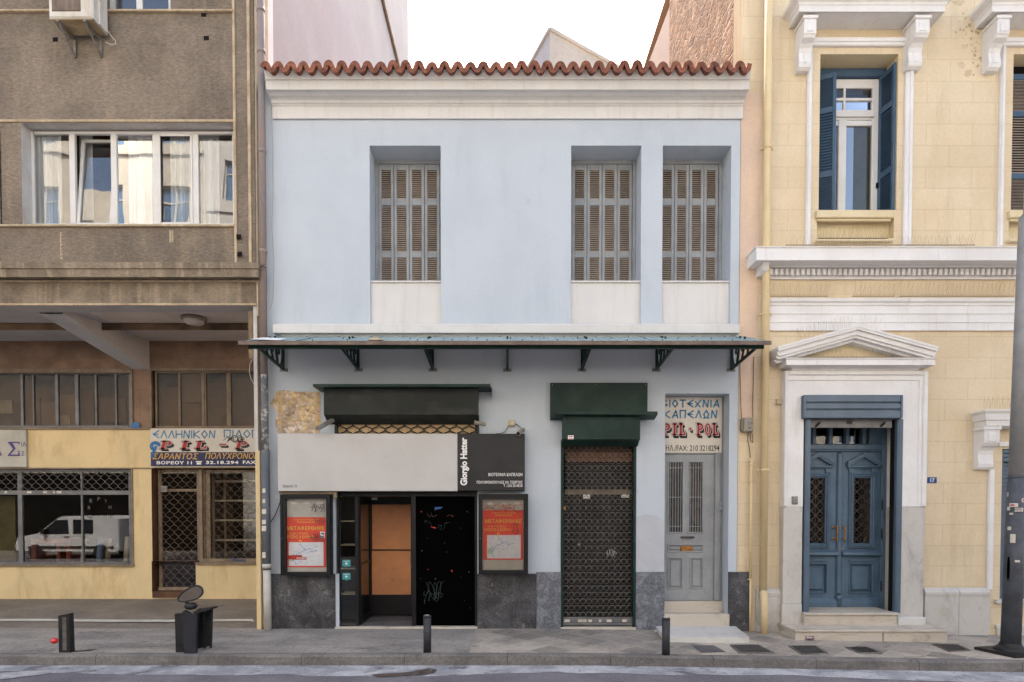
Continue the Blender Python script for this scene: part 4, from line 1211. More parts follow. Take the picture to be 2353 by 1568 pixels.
# cornice
mb = MB()
zc_ = [WZ(y, 0) for y in (273, 244)]
fx0, fx1 = WX(625.6, 258, -.03), WX(1707.5, 258, -.03)
prof = [(.0, WZ(273.5, 0)), (.03, WZ(273, -.03)), (.03, WZ(245, -.03)), (.045, WZ(243, -.045)), (.05, WZ(240, -.05)), (.065, WZ(238.5, -.06)), (.075, WZ(236, -.07)),
        (.085, WZ(231, -.08)), (.11, WZ(226, -.11)), (.12, WZ(224.5, -.12)), (.15, WZ(221, -.15)), (.20, WZ(213, -.20)), (.265, WZ(206.5, -.265)), (.27, WZ(205, -.27)), (.275, WZ(187, -.275)),
        (.285, WZ(184, -.285)), (.305, WZ(182.5, -.305)), (.308, WZ(179.5, -.308)), (.315, WZ(176, -.315)), (.33, WZ(169, -.33)), (.345, WZ(160, -.345)), (.0, WZ(158, -.345))]
mb.prism([(-p, z) for p, z in prof], 'x', fx0, fx1)
mb.build('cornice', M['white'], blue)
# roof of barrel tiles
ZT = WZ(153.5, -.44) - .045
mb = MB()
tx0, tx1 = WX(602, 152, -.42), WX(1722, 152, -.42)
n = 38; per = (tx1 - tx0) / n
slope = math.tan(R(17)); YE, YRG = -.44, 4.2
rn = random.Random(5)
def row(y, zoff, jit):
    pts = []
    for i in range(n):
        dz, dxj = jit[i]
        for k in range(12):
            t = k / 12
            x = tx0 + (i + t) * per
            s = math.sin(2 * math.pi * t)
            z = .056 * (abs(s) ** .62) * (1 if s > 0 else -1)
            pts.append((x + dxj * .3, y + (dxj if s > 0 else -dxj * .5), ZT + .045 + z + zoff + (dz if s > 0 else 0)))
    pts.append((tx1, y, ZT + .045 + zoff + .05))
    return pts
jits = [[(rn.uniform(-.006, .006), rn.uniform(-.014, .014)) for _ in range(n)] for _ in range(14)]
yy = YE; rows = []
k = 0
mb.smooth = True
while yy < YRG:
    y2 = min(yy + .38, YRG)
    lo = row(yy, (yy - YE) * slope + (.018 if k else 0), jits[k % 14]); hi = row(y2, (y2 - YE) * slope, jits[k % 14])
    o = len(lo)
    th = .034
    def inner(P, th):
        q = []
        for i in range(len(P)):
            a_, b_ = P[max(i - 1, 0)], P[min(i + 1, len(P) - 1)]
            dx_, dz_ = b_[0] - a_[0], b_[2] - a_[2]
            l_ = math.hypot(dx_, dz_) or 1
            q.append((P[i][0] + dz_ / l_ * th, P[i][1] + .002, P[i][2] - dx_ / l_ * th))
        return q
    lo_b = inner(lo, .034); lo = inner(lo, -.034); hi_b = [(x, y, z - .034) for x, y, z in hi]; hi = [(x, y, z + .034) for x, y, z in hi]
    mb.add(lo + hi, [(i, i + 1, o + i + 1, o + i) for i in range(o - 1)])
    mb.add(lo_b + hi_b, [(i, i + 1, o + i + 1, o + i) for i in range(o - 1)])
    mb.smooth = False
    mb.add(lo + lo_b, [(i, i + 1, o + i + 1, o + i) for i in range(o - 1)])
    mb.smooth = True
    yy = y2; k += 1
mb.smooth = False
mb.quad((tx0, YRG, ZT + .1 + (YRG - YE) * slope), (tx1, YRG, ZT + .1 + (YRG - YE) * slope), (tx1, 9, ZT - .2), (tx0, 9, ZT - .2))
mb.quad((tx0 + .1, -.3, ZT + .03), (tx1 - .1, -.3, ZT + .03), (tx1 - .1, YRG, ZT + (YRG + .3) * slope), (tx0 + .1, YRG, ZT + (YRG + .3) * slope))
mb.build('tile_roof', M['tile'], blue)


def shutter_leaf(parent, O, ang, w, h, rows, mat_f, mat_s, ns=13, t=.035, stile=.07, name='shutter', solid=False):
    """louvred leaf. O: lower hinge corner, ang: direction of the leaf in plan. rows: louvre panels as fractions of the height"""
    ca, sa = math.cos(ang), math.sin(ang)
    def T(u, d, z): return (O[0] + u * ca - d * sa, O[1] + u * sa + d * ca, O[2] + z)
    mb = MB(); mb.T = T
    mb.bbox(0, stile, 0, t, 0, h, .005); mb.bbox(w - stile, w, 0, t, 0, h, .005)
    zz = [0] + [v * h for r_ in rows for v in r_] + [h]
    for i in range(0, len(zz), 2): mb.bbox(stile, w - stile, .001, t - .001, zz[i], zz[i + 1], .004)
    mb.m = 1
    for a, b in rows:
        a *= h; b *= h
        n_ = ns or round((b - a) / h / .0168)
        st = (b - a) / n_
        for k in range(n_):
            z = a + k * st
            mb.add([(stile, .004, z), (w - stile, .004, z), (w - stile, t, z + st * .85), (stile, t, z + st * .85), (stile, .004, z + .008), (w - stile, .004, z + .008), (w - stile, t, z + st * .85 + .008), (stile, t, z + st * .85 + .008)],
                   [(0, 1, 2, 3), (4, 5, 6, 7), (0, 1, 5, 4), (3, 2, 6, 7)])
    if solid: mb.m = 0; mb.quad((stile, t * .9, .02), (w - stile, t * .9, .02), (w - stile, t * .9, h - .02), (stile, t * .9, h - .02))
    return mb.build(name, [mat_f, mat_s], parent)


YSH = .40
for (a, b, c, d, e), (x0, y0, x1, y1) in zip(holes, wins):
    zs = WZ(645, .02)          # sill
    zt = d
    # frame
    mb = MB()
    fw = .055
    mb.bbox(a + .001, a + fw, YSH - .01, YSH + .08, zs, zt - .001, .005); mb.bbox(b - fw, b - .001, YSH - .01, YSH + .08, zs, zt - .001, .005)
    mb.bbox(a + fw, b - fw, YSH - .008, YSH + .08, zt - .06, zt - .001, .005)
    for k, q in ((0, .18), (0, .5), (0, .85), (4, .18), (4, .5), (4, .85)):
        xk = a + fw if k == 0 else b - fw
        mb.lathe([(.008, 0), (.008, .07)], (xk, YSH - .016, zs + q * (zt - zs)), 6)
    fr = mb.build('window', M['greywood'], blue)
    w4 = (b - a - 2 * fw - .012) / 4
    for k in range(4):
        # photo rows: 387-449, 463-564, 578-640 of 374-643
        shutter_leaf(fr, (a + fw + .003 + k * (w4 + .002), YSH + (.004 if k % 2 else 0), zs + .012), 0, w4 - .004, zt - .065 - zs - .012, [(.015, .25), (.30, .67), (.725, .955)], M['greywood'], M['slat'], 0, .035, .046)
    # cream apron below the sill
    mb = MB()
    mb.box(a + .001, b - .001, .05, .5, c + .001, zs - .03)
    mb.bbox(a + .001, b - .001, .022, .5, zs - .028, zs, .006)
    mb.build('sill', M['white'], fr)
# string course over the canopy
mb = MB()
s0, s1 = WX(627, 755, -.12), WX(1699, 755, -.12)
mb.molding(s0 + .12, s1 - .12, 0, [(.03, WZ(777, -.03)), (.03, WZ(769, -.03)), (.1, WZ(765.5, -.1)), (.12, WZ(765, -.12)), (.12, WZ(747, -.12)), (.11, WZ(746, -.11)), (0, WZ(744.5, 0))])
mb.build('string_course', M['white'], blue)
# plinth slabs
for x0, y0, x1, mat_ in ((619, 1319, 771, 'darkstone'), (1097, 1319, 1232, 'darkstone'), (1232.6, 1315, 1289, 'bluestone'), (1461, 1315, 1527, 'bluestone')):
    X0, X1, Z0, Z1 = rc(x0, y0, x1, 1470, -.03)
    mb = MB(); mb.bbox(X0, X1, -.03, .0, Z0 - .1, Z1, .006)
    mb.build('plinth_slab', M[mat_], blue)
X0, X1, Z0, Z1 = rc(1674, 1315, 1725, 1475, -.03)
mb = MB(); mb.bbox(X0, X1, -.03, .03, Z0, Z1, .006); mb.box(X0, X0 + .02, .03, .27, Z0, Z1); mb.build('plinth_slab', M['darkstone'], blue)
X0, X1, Z0, Z1 = rc(771, 1319, 779, 1470, -.02); mb = MB(); mb.box(X0, X1, -.02, .02, Z0, Z1); mb.build('door_jamb_edge', M['blue'], blue)
# bared plaster patch left of the shutter box
rn = random.Random(11)
px_ = [(632, 903), (640, 898), (655, 897), (672, 900), (690, 901), (708, 900), (722, 902), (733, 905), (734, 925), (733, 945), (736, 965), (734, 985), (735, 996), (640, 996), (634, 985), (633, 965), (640, 950), (630, 938), (620, 928), (628, 916)]
mb = MB(); mb.add([(*[WX(x, y, -.004)], -.004, WZ(y, -.004)) for x, y in px_], [tuple(range(len(px_)))])
pt = mb.build('bared_plaster', M['patch'], blue)
mb = MB()
for x in (643, 731):
    pts = [(x - 5 + rn.uniform(-2, 2), y) for y in range(900, 997, 12)] + [(x + 5 + rn.uniform(-2, 2), y) for y in range(996, 899, -12)]
    mb.add([(WX(a_, b_, -.006), -.006, WZ(b_, -.006)) for a_, b_ in pts], [tuple(range(len(pts)))])
mb.build('ochre_strip', M['patch2'], pt)
mb = MB()
for x in (643, 732):
    for y in range(906, 996, 20):
        xx, zz = WX(x, y, -.008), WZ(y, -.008); mb.lathe([(.008, 0), (.008, .002)], (xx, -.009, zz), 8, 'y')
xx, zz = WX(700, 906, -.008), WZ(906, -.008); mb.lathe([(.01, 0), (.01, .002)], (xx, -.009, zz), 8, 'y')
mb.build('screw_hole', M['dark'], pt)
mb = MB()
pts = [(1461.5, 1190), (1480, 1182), (1500, 1184), (1516, 1190), (1525.5, 1200), (1525.5, 1300), (1515, 1308), (1500, 1314), (1461.5, 1314)]
mb.add([(WX(x, y, -.003), -.003, WZ(y, -.003)) for x, y in pts], [tuple(range(len(pts)))])
mb.build('repainted_patch', surf('off_white_touch_up', C(200, 204, 210, K), C(190, 194, 202, K), 2, .9, bump=.08, grain=.02), blue)

# ---------------------------------------------------------------- shop front
sf = MB()
YF0 = .04
def fb(mb, x0, y0, x1, y1, Y=YF0, t=.06): mb.pbox(x0, y0, x1, y1, Y, t)
fb(sf, 776, 1130, 780, 1445); fb(sf, 816, 1140, 824, 1445); fb(sf, 945.5, 1140, 955.5, 1445); fb(sf, 1091, 1140, 1097, 1445)
fb(sf, 776, 1130, 1097, 1141, YF0 - .004); fb(sf, 780, 1439, 823, 1446, YF0 - .002); fb(sf, 955, 1440, 1097, 1446, YF0 - .002)
shop = sf.build('shop_front', M['blackmetal'], blue)
zf = .035
YD = .95
xl, xr_ = WX(823, 1300, YF0), WX(950, 1300, YF0)
mb = MB(); mb.quad((xl, YF0, zf), (xr_, YF0, zf), (xr_, 1.3, zf), (xl, 1.3, zf)); mb.build('lobby_floor', surf('grey_lobby_tile', C(120, 118, 120, K), C(104, 102, 104, K), 3, .5, bump=0, grain=.04), shop)
mb = MB(); mb.quad((h1[0], YF0, WZ(1141, .05)), (h1[1], YF0, WZ(1141, .05)), (h1[1], 1.3, WZ(1141, .05)), (h1[0], 1.3, WZ(1141, .05)))
mb.quad((xr_, YF0 + .06, 0), (xr_, 1.3, 0), (xr_, 1.3, 2.3), (xr_, YF0 + .06, 2.3)); mb.build('lobby_ceiling', M['blackmetal'], shop)
mb = MB(); X0, X1, Z0, Z1 = rc(780, 1141, 816, 1439, YF0 + .03); mb.quad((X0, YF0 + .03, Z0), (X1, YF0 + .03, Z0), (X1, YF0 + .03, Z1), (X0, YF0 + .03, Z1)); mb.build('side_pane', M['glass_dark'], shop)
mb = MB(); mb.quad((X0 - .3, YF0 + .5, Z0), (X1 + .02, YF0 + .5, Z0), (X1 + .02, YF0 + .5, Z1), (X0 - .3, YF0 + .5, Z1)); mb.build('vitrine_back', M['darkpane'], shop)
for y in (1197, 1252, 1306, 1365):
    mb = MB(); x0_, x1_, z0_, z1_ = rc(781, y, 816, y + 2, YF0 + .1); mb.box(x0_, x1_, YF0 + .08, YF0 + .45, z0_, z1_); mb.build('vitrine_shelf', M['rollcream'], shop)
# return glass running back to the door
mb = MB(); zA, zB = zf, WZ(1141, .05)
for y0_, y1_ in ((.1, .16), (.88, .95)): mb.box(xl - .02, xl + .02, y0_, y1_, zA, zB)
mb.box(xl - .018, xl + .018, .16, .88, zA, zA + .09); mb.box(xl - .018, xl + .018, .16, .88, zB - .07, zB); mb.box(xl - .015, xl + .015, .16, .88, 1.0, 1.03)
rg = mb.build('return_frame', M['blackmetal'], blue)
mb = MB(); mb.quad((xl, .16, zA + .09), (xl, .88, zA + .09), (xl, .88, zB - .07), (xl, .16, zB - .07)); mb.build('return_pane', M['glass_dark'], rg)
# papered door
dx0, dx1 = WX(848, 1300, YD), WX(948, 1300, YD)
mb = MB(); mb.box(xl - .02, dx0 + .045, YD, YD + .05, zf + .02, zB); mb.box(dx1 - .03, dx1 + .1, YD, YD + .05, zf + .02, zB)
mb.box(dx0 + .045, dx1 - .03, YD, YD + .05, zf + .02, WZ(1367, YD)); mb.box(dx0 + .045, dx1 - .03, YD + .001, YD + .05, WZ(1159, YD), zB); mb.box(dx0 + .045, dx1 - .03, YD - .006, YD + .05, WZ(1265.5, YD), WZ(1263, YD))
dr = mb.build('shop_door', M['blackmetal'], blue)
for y0_, y1_, x0_ in ((1160, 1263, 855), (1265.5, 1367, 849)):
    mb = MB(); mb.pbox(x0_, y0_, 946, y1_, YD + .012, .006); mb.build('paper_sheet', M['paper'], dr)
mb = MB(); mb.pbox(850, 1144, 867, 1149, YD - .008, .006); mb.build('paper_label', M['letter_white'], dr)
mb = MB(); mb.lathe([(.012, 0), (.012, .1)], (dx1 - .02, YD - .05, 1.0), 8); mb.lathe([(.012, 0), (.012, .06)], (dx1 - .02, YD - .05, .88), 8); mb.build('handle', M['zinc'], dr)
# black filmed pane with scratched tags
mb = MB(); X0, X1, Z0, Z1 = rc(955, 1144, 1092, 1440, YF0 + .025); mb.quad((X0, YF0 + .025, Z0), (X1, YF0 + .025, Z0), (X1, YF0 + .025, Z1), (X0, YF0 + .025, Z1)); bp = mb.build('black_pane', M['blackpanel'], blue)
mb = MB(); scribble(mb, 974, 1330, 1018, 1395, YF0 + .022, 12, .0035, 21, 3); scribble(mb, 975, 1193, 1035, 1222, YF0 + .022, 9, .0025, 5, 1)
rn = random.Random(4)
for k in range(18):
    x, y = rn.uniform(960, 1088), rn.uniform(1150, 1435); s = rn.uniform(.6, 2.2); mb.pbox(x, y, x + s, y + rn.uniform(.6, 4), YF0 + .022, .001)
mb.build('scratched_tag', M['graffteal'], bp)
mb = MB()
for x, y, w, h in ((988, 1211, 13, 4), (980, 1308, 6, 2), (1036, 1310, 4, 6), (966, 1175, 4, 3)): mb.tri(*[(WX(a_, b_, YF0 + .021), YF0 + .021, WZ(b_, YF0 + .021)) for a_, b_ in ((x, y), (x + w, y + 1), (x + w - 1, y + h))])
mb.build('red_fleck', M['platered'], bp)
mb = MB(); mb.add([(WX(a_, b_, YF0 + .021), YF0 + .021, WZ(b_, YF0 + .021)) for a_, b_ in ((999, 1166), (1018, 1165), (1012, 1170), (1003, 1171), (999, 1174))], [(0, 1, 2, 3, 4)]); mb.build('blue_fleck', M['plateblue'], bp)
mb = MB()
for cx, cy in ((994, 1186), (1036, 1186)): scribble(mb, cx - 10, cy - 4, cx + 10, cy + 6, YF0 + .021, 6, .004, cx, 1)
mb.build('ochre_scrawl', M['woodbrown'], bp)
for i, y in enumerate((1295.5, 1325.5)):
    st = MB(); X0, X1, Z0, Z1 = rc(786.5, y - 8.5, 805.5, y + 8.5, YF0 - .004 + .03)
    st.box(X0, X1, YF0 + .022, YF0 + .024, Z0 + .012, Z1); st.add([(X0 + .05, YF0 + .022, Z0 + .012), (X0 + .08, YF0 + .022, Z0 + .012), (X0 + .065, YF0 + .022, Z0 - .012)], [(0, 1, 2)])
    s_ = st.build('sticker', M['teal'], blue)
    st = MB(); st.box(X0 + .02, X1 - .02, YF0 + .0205, YF0 + .0215, Z1 - .025, Z1 - .017); st.lathe([(.02, 0), (.02, .001)], ((X0 + X1) / 2, YF0 + .02, (Z0 + Z1) / 2), 10, 'y'); st.build('print', M['letter_white'], s_)
# shop threshold
mb = MB(); X0, X1, _, _ = rc(771, 1444, 1097, 1450, 0); mb.bbox(X0, X1, -.045, .3, -.05, .028, .006); mb.build('threshold', M['stepmarble'], blue)

# shutter box over the shop with folded lattice
sb = thing('shutter_box', 'wide black green roller shutter box with a visor over the grey sign', 'shutter box', (WX(920, 925, 0), 0, WZ(962, 0)))
YX = -.26
X0, X1, Z0, Z1 = rc(744, 889, 1098, 953, YX)
zb1, zb2 = WZ(962, YX + .05), WZ(971, 0)
mb = MB(); mb.prism([(YX, Z1), (-.001, Z1), (-.001, WZ(976, 0)), (YX + .1, WZ(963, YX + .1)), (YX, Z0)], 'x', X0, X1)
mb.build('housing', M['greendark'], sb)
mb = MB()
vx0, vx1 = WX(719, 886, -.42), WX(1126, 886, -.42)
za, zb_ = WZ(889, -.42), WZ(883, -.42)
mb.add([(vx0, -.42, zb_), (vx1, -.42, zb_), (vx1 + .02, -.001, zb_ + .02), (vx0 + .0, -.001, zb_ + .02), (vx0, -.42, za), (vx1, -.42, za), (vx1 + .02, -.001, za + .0), (vx0, -.001, za + .0)],
       [(0, 1, 2, 3), (4, 5, 6, 7), (0, 1, 5, 4), (1, 2, 6, 5), (2, 3, 7, 6), (3, 0, 4, 7)])
mb.add([(vx1 + .004, -.42, zb_), (vx1 + .035, -.15, za - .12), (vx1 + .035, -.02, za - .12), (vx1 + .02, -.001, za)], [(0, 1, 2, 3)])
mb.build('visor', M['green'], sb)
mb = MB(); xx0, xx1, z0_, z1_ = rc(775, 958, 1094, 1000, .03); mb.box(xx0, xx1, .03, .05, z0_, z1_); mb.build('backing_board', M['board'], sb)
mb = MB(); diamond_grille(mb, xx0, xx1, z0_, z1_, -.0, .102, .077, .010, 5, .8); mb.build('lattice', M['wireblack'], sb)
mb = MB()
for a_ in (769, 1095): mb.pbox(a_, 955, a_ + 6, 1000, -.03, .06)
mb.build('guide', M['wireblack'], sb)

# big sign
sg = thing('shop_sign', 'long light grey sign with a black end panel and white shop lettering', 'sign', (WX(922, 1129, -.2), -.1, WZ(1129, -.2)))
YS = -.17
mb = MB(); X0, X1, Z0, Z1 = rc(638, 997, 1051, 1129, YS); mb.bbox(X0, X1, YS, -.03, Z0, Z1, .004); mb.build('grey_panel', M['signgrey'], sg)
mb = MB(); X0, X1, Z0, Z1 = rc(1051.3, 997, 1206, 1128, YS); mb.bbox(X0, X1, YS, -.03, Z0, Z1, .004); mb.build('black_panel', M['signblack'], sg)
mb = MB()
text(mb, 'Giorgio Hatter', 1057.5, 1006, 1078, 1116, YS - .003, .042, 0, 1.0, True)
text(mb, 'ΒΙΟΤΕΧΝΙΑ ΚΑΠΕΛΩΝ', 1122.5, 1087.3, 1200.5, 1094.6, YS - .003, .014)
text(mb, 'ΠΟΛΥΧΡΟΝΟΠΟΥΛΟΣ ΗΛ. ΓΕΩΡΓΙΟΣ', 1095.5, 1105.4, 1200.5, 1111.9, YS - .003, .014)
text(mb, 'Τ : 210 3214510', 1157, 1113.3, 1200.5, 1119.6, YS - .003, .014)
mb.build('white_lettering', M['letter_white'], sg)
mb = MB(); text(mb, 'βορέου 15', 651, 1114, 682, 1122, YS - .003, .012); mb.build('dark_lettering', M['letter_dark'], sg)
mb = MB(); rn = random.Random(2)
for k in range(9):
    x, z = WX(rn.uniform(645, 1200), 1060, YS - .002), WZ(rn.uniform(1000, 1127), YS - .002); mb.box(x, x + .006, YS - .002, YS - .0005, z, z + .008)
mb.build('fixing', M['zinc'], sg)
mb = MB(); mb.pbox(641, 1129, 768, 1136, -.10, .08); mb.pbox(767, 1130, 773, 1146, -.12, .08); mb.build('hanger_rail', M['frame_tan'], sg)

# display cases with posters
def display_case(x0, y0, x1, y1, gl, po, dp, label, tagseed, red):
    c = thing('display_case', label, 'display case', (WX((x0 + x1) / 2, y1, -.1), -.1, WZ(y1, -dp)))
    Y = -dp
    X0, X1, Z0, Z1 = rc(x0, y0, x1, y1, Y); G0, G1, H0, H1 = rc(*gl, Y)
    mb = MB()
    mb.box(X0, G0, Y, -.031, Z0, Z1); mb.box(G1, X1, Y, -.031, Z0, Z1); mb.box(G0, G1, Y, -.031, Z0, H0); mb.box(G0, G1, Y, -.031, H1, Z1)
    b_ = .03
    for a_ in ((X0 - .004, X1 + .004, Y - .012, Y - .001, Z0 - .004, Z0 + b_), (X0 - .004, X1 + .004, Y - .012, Y - .001, Z1 - b_, Z1 + .004), (X0 - .004, X0 + b_, Y - .011, Y - .001, Z0 + b_, Z1 - b_), (X1 - b_, X1 + .004, Y - .011, Y - .001, Z0 + b_, Z1 - b_)): mb.box(*a_)
    mb.build('frame', M['blackmetal'], c)
    mb = MB(); mb.quad((G0, Y + .07, H0), (G1, Y + .07, H0), (G1, Y + .07, H1), (G0, Y + .07, H1)); mb.build('back_board', M['caseback'], c)
    for k in range(3):
        lx = gl[0] + (gl[2] - gl[0]) * (.2 + .32 * k); mb = MB(); mb.smooth = True
        xx, zz = WX(lx, gl[1] + 12, Y + .06), WZ(gl[1] + 13, Y + .06)
        mb.add([(xx + .055 * math.cos(t), Y + .068 - .03 * math.sin(t), zz + .035 * math.sin(t)) for t in [math.pi * i / 12 for i in range(13)]], [tuple(range(13))])
        mb.build('lamp_cover', M['letter_white'], c)
    mb = MB(); mb.quad((G0, Y + .012, H0), (G1, Y + .012, H0), (G1, Y + .012, H1), (G0, Y + .012, H1)); pn = mb.build('pane', glassmat('case_glass', (.92, .92, .92, 1), -.025, .03), c)
    mb = MB(); scribble(mb, gl[0] + (6 if red else 55), gl[1] + 8, gl[2] - 2, gl[1] + 34, Y + .010, 13, .006, tagseed, 3)
    if not red: scribble(mb, gl[0] + 62, gl[1] + 40, gl[2] - 2, gl[1] + 62, Y + .010, 9, .005, 77, 2); scribble(mb, gl[0] + 55, gl[1] + 76, gl[2] - 3, gl[1] + 104, Y + .010, 12, .005, 78, 3)
    mb.build('scrawl', M['graffred' if red else 'graffdark'], pn)
    mb = MB(); mb.lathe([(.009, 0), (.009, .01)], (WX(x0 + 3.5, 1233, Y), Y - .012, WZ(1238, Y)), 8, 'y'); mb.build('lock', M['zinc'], c)
    return c, Y + .062


def poster(px0, py0, px1, py1, Y, label, arrow):
    p = thing('poster', label, 'poster', (WX((px0 + px1) / 2, py1, Y), Y, WZ(py1, Y)))
    mb = MB(); mb.pbox(px0, py0, px1, py1, Y, .004); mb.build('red_sheet', M['red'], p)
    w, h = px1 - px0, py1 - py0
    def fx(u): return px0 + u * w
    def fy(v): return py0 + v * h
    mb = MB()
    for s, a, b, u0, u1, bo in (('ΤΟ ΚΑΤΑΣΤΗΜΑ ΚΑΠΕΛΩΝ', .035, .065, .22, .82, .006), ('GIORGIOHATTER', .085, .115, .30, .74, .012), ('ΜΕΤΑΦΕΡΘΗΚΕ', .18, .26, .05, .96, .012), ('ΣΕ ΝΕΑ ΤΟΠΟΘΕΣΙΑ', .31, .345, .12, .59, .008), ('ΒΥΣΣΗΣ & ΚΑΙΡΗ 3', .365, .42, .04, .69, .012)):
        text(mb, s, fx(u0), fy(a), fx(u1), fy(b), Y - .002, bo)
    cx, cz = WX(fx(.38), fy(.48), Y - .003), WZ(fy(.48), Y - .003)
    n = 14
    for k in range(n):
        a, b = 2 * math.pi * k / n, 2 * math.pi * (k + 1) / n
        mb.quad(*[(cx + r_ * math.cos(t), Y - .003, cz + r_ * math.sin(t)) for r_, t in ((.022, a), (.022, b), (.010, b), (.010, a))])
    mb.tri((cx - .018, Y - .0035, cz - .012), (cx + .018, Y - .0035, cz - .012), (cx, Y - .0035, cz - .045))
    mb.build('yellow_lettering', M['yellowtxt'], p)
    mb = MB(); mb.pbox(fx(.1), fy(.5), fx(.94), fy(.97), Y - .0025, .001); mp = mb.build('map', M['mapwhite'], p)
    mb = MB(); rn = random.Random(int(px0))
    def ln(mb, a, b, th):
        A = Vector((WX(fx(a[0]), fy(a[1]), Y), WZ(fy(a[1]), Y))); B = Vector((WX(fx(b[0]), fy(b[1]), Y), WZ(fy(b[1]), Y))); d = (B - A).normalized() * th; nn = (-d.y, d.x)
        mb.quad((A.x + nn[0], Y - .0035, A.y + nn[1]), (B.x + nn[0], Y - .0035, B.y + nn[1]), (B.x - nn[0], Y - .0035, B.y - nn[1]), (A.x - nn[0], Y - .0035, A.y - nn[1]))
    for a, b in (((.38, .53), (.5, .66)), ((.5, .66), (.3, .73)), ((.3, .73), (.22, .86)), ((.22, .86), (.28, .95)), ((.5, .66), (.62, .62)), ((.6, .7), (.78, .66))): ln(mb, a, b, .004)
    for k in range(16):
        u, v = rn.uniform(.14, .86), rn.uniform(.53, .94); ln(mb, (u, v), (u + .06, v - .005), .0025)
    mb.build('route', M['mapblue'], mp)
    mb = MB()
    for k in range(9):
        u, v = rn.uniform(.14, .86), rn.uniform(.53, .94); ln(mb, (u, v), (u + .015, v), .005)
    mb.build('map_pin', M['platered'], mp)
    mb = MB(); mb.add([(WX(fx(a), fy(b), Y - .003), Y - .003, WZ(fy(b), Y - .003)) for a, b in ((.11, .78), (.24, .72), (.26, .8), (.22, .88), (.11, .88))], [(0, 1, 2, 3, 4)]); mb.build('map_park', M['mapgreen'], mp)
    if arrow:
        mb = MB(); pts = ((.77, .28), (.85, .28), (.85, .42), (.89, .42), (.81, .49), (.73, .42), (.77, .42))
        for a, b in zip(pts, pts[1:] + pts[:1]): ln(mb, a, b, .004)
        mb.build('arrow', M['graffdark'], p)
    else:
        mb = MB(); mb.pbox(fx(.86), fy(.29), fx(.97), fy(.42), Y - .004, .001); s_ = mb.build('sticker', M['letter_white'], p)
        mb = MB(); scribble(mb, fx(.88), fy(.30), fx(.95), fy(.36), Y - .006, 8, .008, 3, 2); mb.pbox(fx(.88), fy(.38), fx(.95), fy(.405), Y - .0055, .001); mb.build('print', M['graffdark'], s_)
        mb = MB(); mb.add([(WX(fx(a), fy(b), Y - .0045), Y - .0045, WZ(fy(b), Y - .0045)) for a, b in ((.03, .81), (.1, .76), (.42, .755), (.42, .79), (.53, .795), (.53, .85), (.25, .85), (.05, .84))], [tuple(range(8))]); s_ = mb.build('torn_sticker', M['platered'], p)
        mb = MB(); text(mb, 'ΦΑΣΙΣΜΟΣ', fx(.29), fy(.80), fx(.52), fy(.84), Y - .0055, .02); mb.build('print', M['letter_white'], s_)
    return p


c1, yb1 = display_case(645, 1138, 758, 1322, (656.5, 1146, 749.7, 1315), None, .21, 'black framed display case left of the shop front, scrawled over in black', 31, False)
c2, yb2 = display_case(1100, 1136, 1213, 1319, (1108, 1147, 1203.6, 1311), None, .21, 'black framed display case right of the shop front, scrawled over in red', 33, True)
poster(654, 1189, 749, 1304, yb1, 'red relocation poster with a torn sticker over its map', False)
poster(1110, 1173, 1202, 1287, yb2, 'red relocation poster with an outlined arrow pointing down at its map', True)
mb = MB(); pts = [(645, 1150), (640, 1165), (632, 1185), (622, 1200), (615, 1206)]
mb.tube([(WX(x, y, -.06), -.06, WZ(y, -.06)) for x, y in pts], .008, 5); o = recenter(mb.build('cable', M['cable'])); tag(o, 'dark cable sagging from the left display case to the drainpipe', 'cable')

# ---------------------------------------------------------------- second entrance: ring grille
gr = MB()
X0, X1, Z0, Z1 = rc(1290, 1015, 1459, 1440, .02)
gp0, gp1 = WX(1288.5, 1200, -.01), WX(1461.5, 1200, -.01)
mb = MB(); mb.box(gp0, gp0 + .04, -.012, .12, -.02, WZ(1012, 0)); mb.box(gp1 - .04, gp1, -.012, .12, -.02, WZ(1012, 0))
gd = mb.build('roller_grille', M['green'], blue)
mb = MB()
xa, xb = gp0 + .04, gp1 - .04
z0_, z1_ = WZ(1420, .05), WZ(1022, .05)
nc = 12; dx = (xb - xa) / nc; nr = 26; dz = (z1_ - z0_) / nr
rr = dx * .43
for i in range(nc):
    for j in range(nr):
        cx, cz = xa + (i + .5) * dx, z0_ + (j + .5) * dz
        mb.tube([(cx + rr * math.cos(t), .05 + (.006 if j % 2 else -.006), cz + rr * .98 * math.sin(t)) for t in [2 * math.pi * q / 12 for q in range(12)]], .0052, 3, True)
for j in range(nr):
    cz = z0_ + (j + .5) * dz
    mb.tube([(xa, .05, cz), (xa + (.5 * dx - rr), .05, cz)], .004, 3)
    for i in range(nc): mb.tube([(xa + (i + .5) * dx + rr, .05, cz), (min(xb, xa + (i + 1.5) * dx - rr), .05, cz)], .004, 3)
mb.build('ring_mesh', M['wiregrey'], gd)
mb = MB(); z2 = WZ(1437, .03); mb.box(xa, xb, .03, .07, z2, z2 + .045); mb.box(xa, xb, .035, .075, z2 + .05, z0_ + .01); mb.m = 1; rn = random.Random(6)
for p in (1297, 1328, 1338, 1352, 1376, 1394, 1430): mb.pbox(p, 1424, p + rn.uniform(6, 14), 1430, .028, .002)
mb.build('bottom_rail', [M['frame_grey'], M['signwhite']], gd)
mb = MB()
for p0, y0, p1, y1, mm in ((1300, 1040, 1456, 1062, 0), (1294, 1062, 1458, 1066, 1), (1300, 1065, 1454, 1125, 2), (1298, 1125, 1456, 1137, 3), (1292, 1137, 1340, 1425, 2), (1341, 1137, 1458, 1425, 2)):
    mb.m = mm; mb.pbox(p0, y0, p1, y1, .16 + .004 * mm, .05)
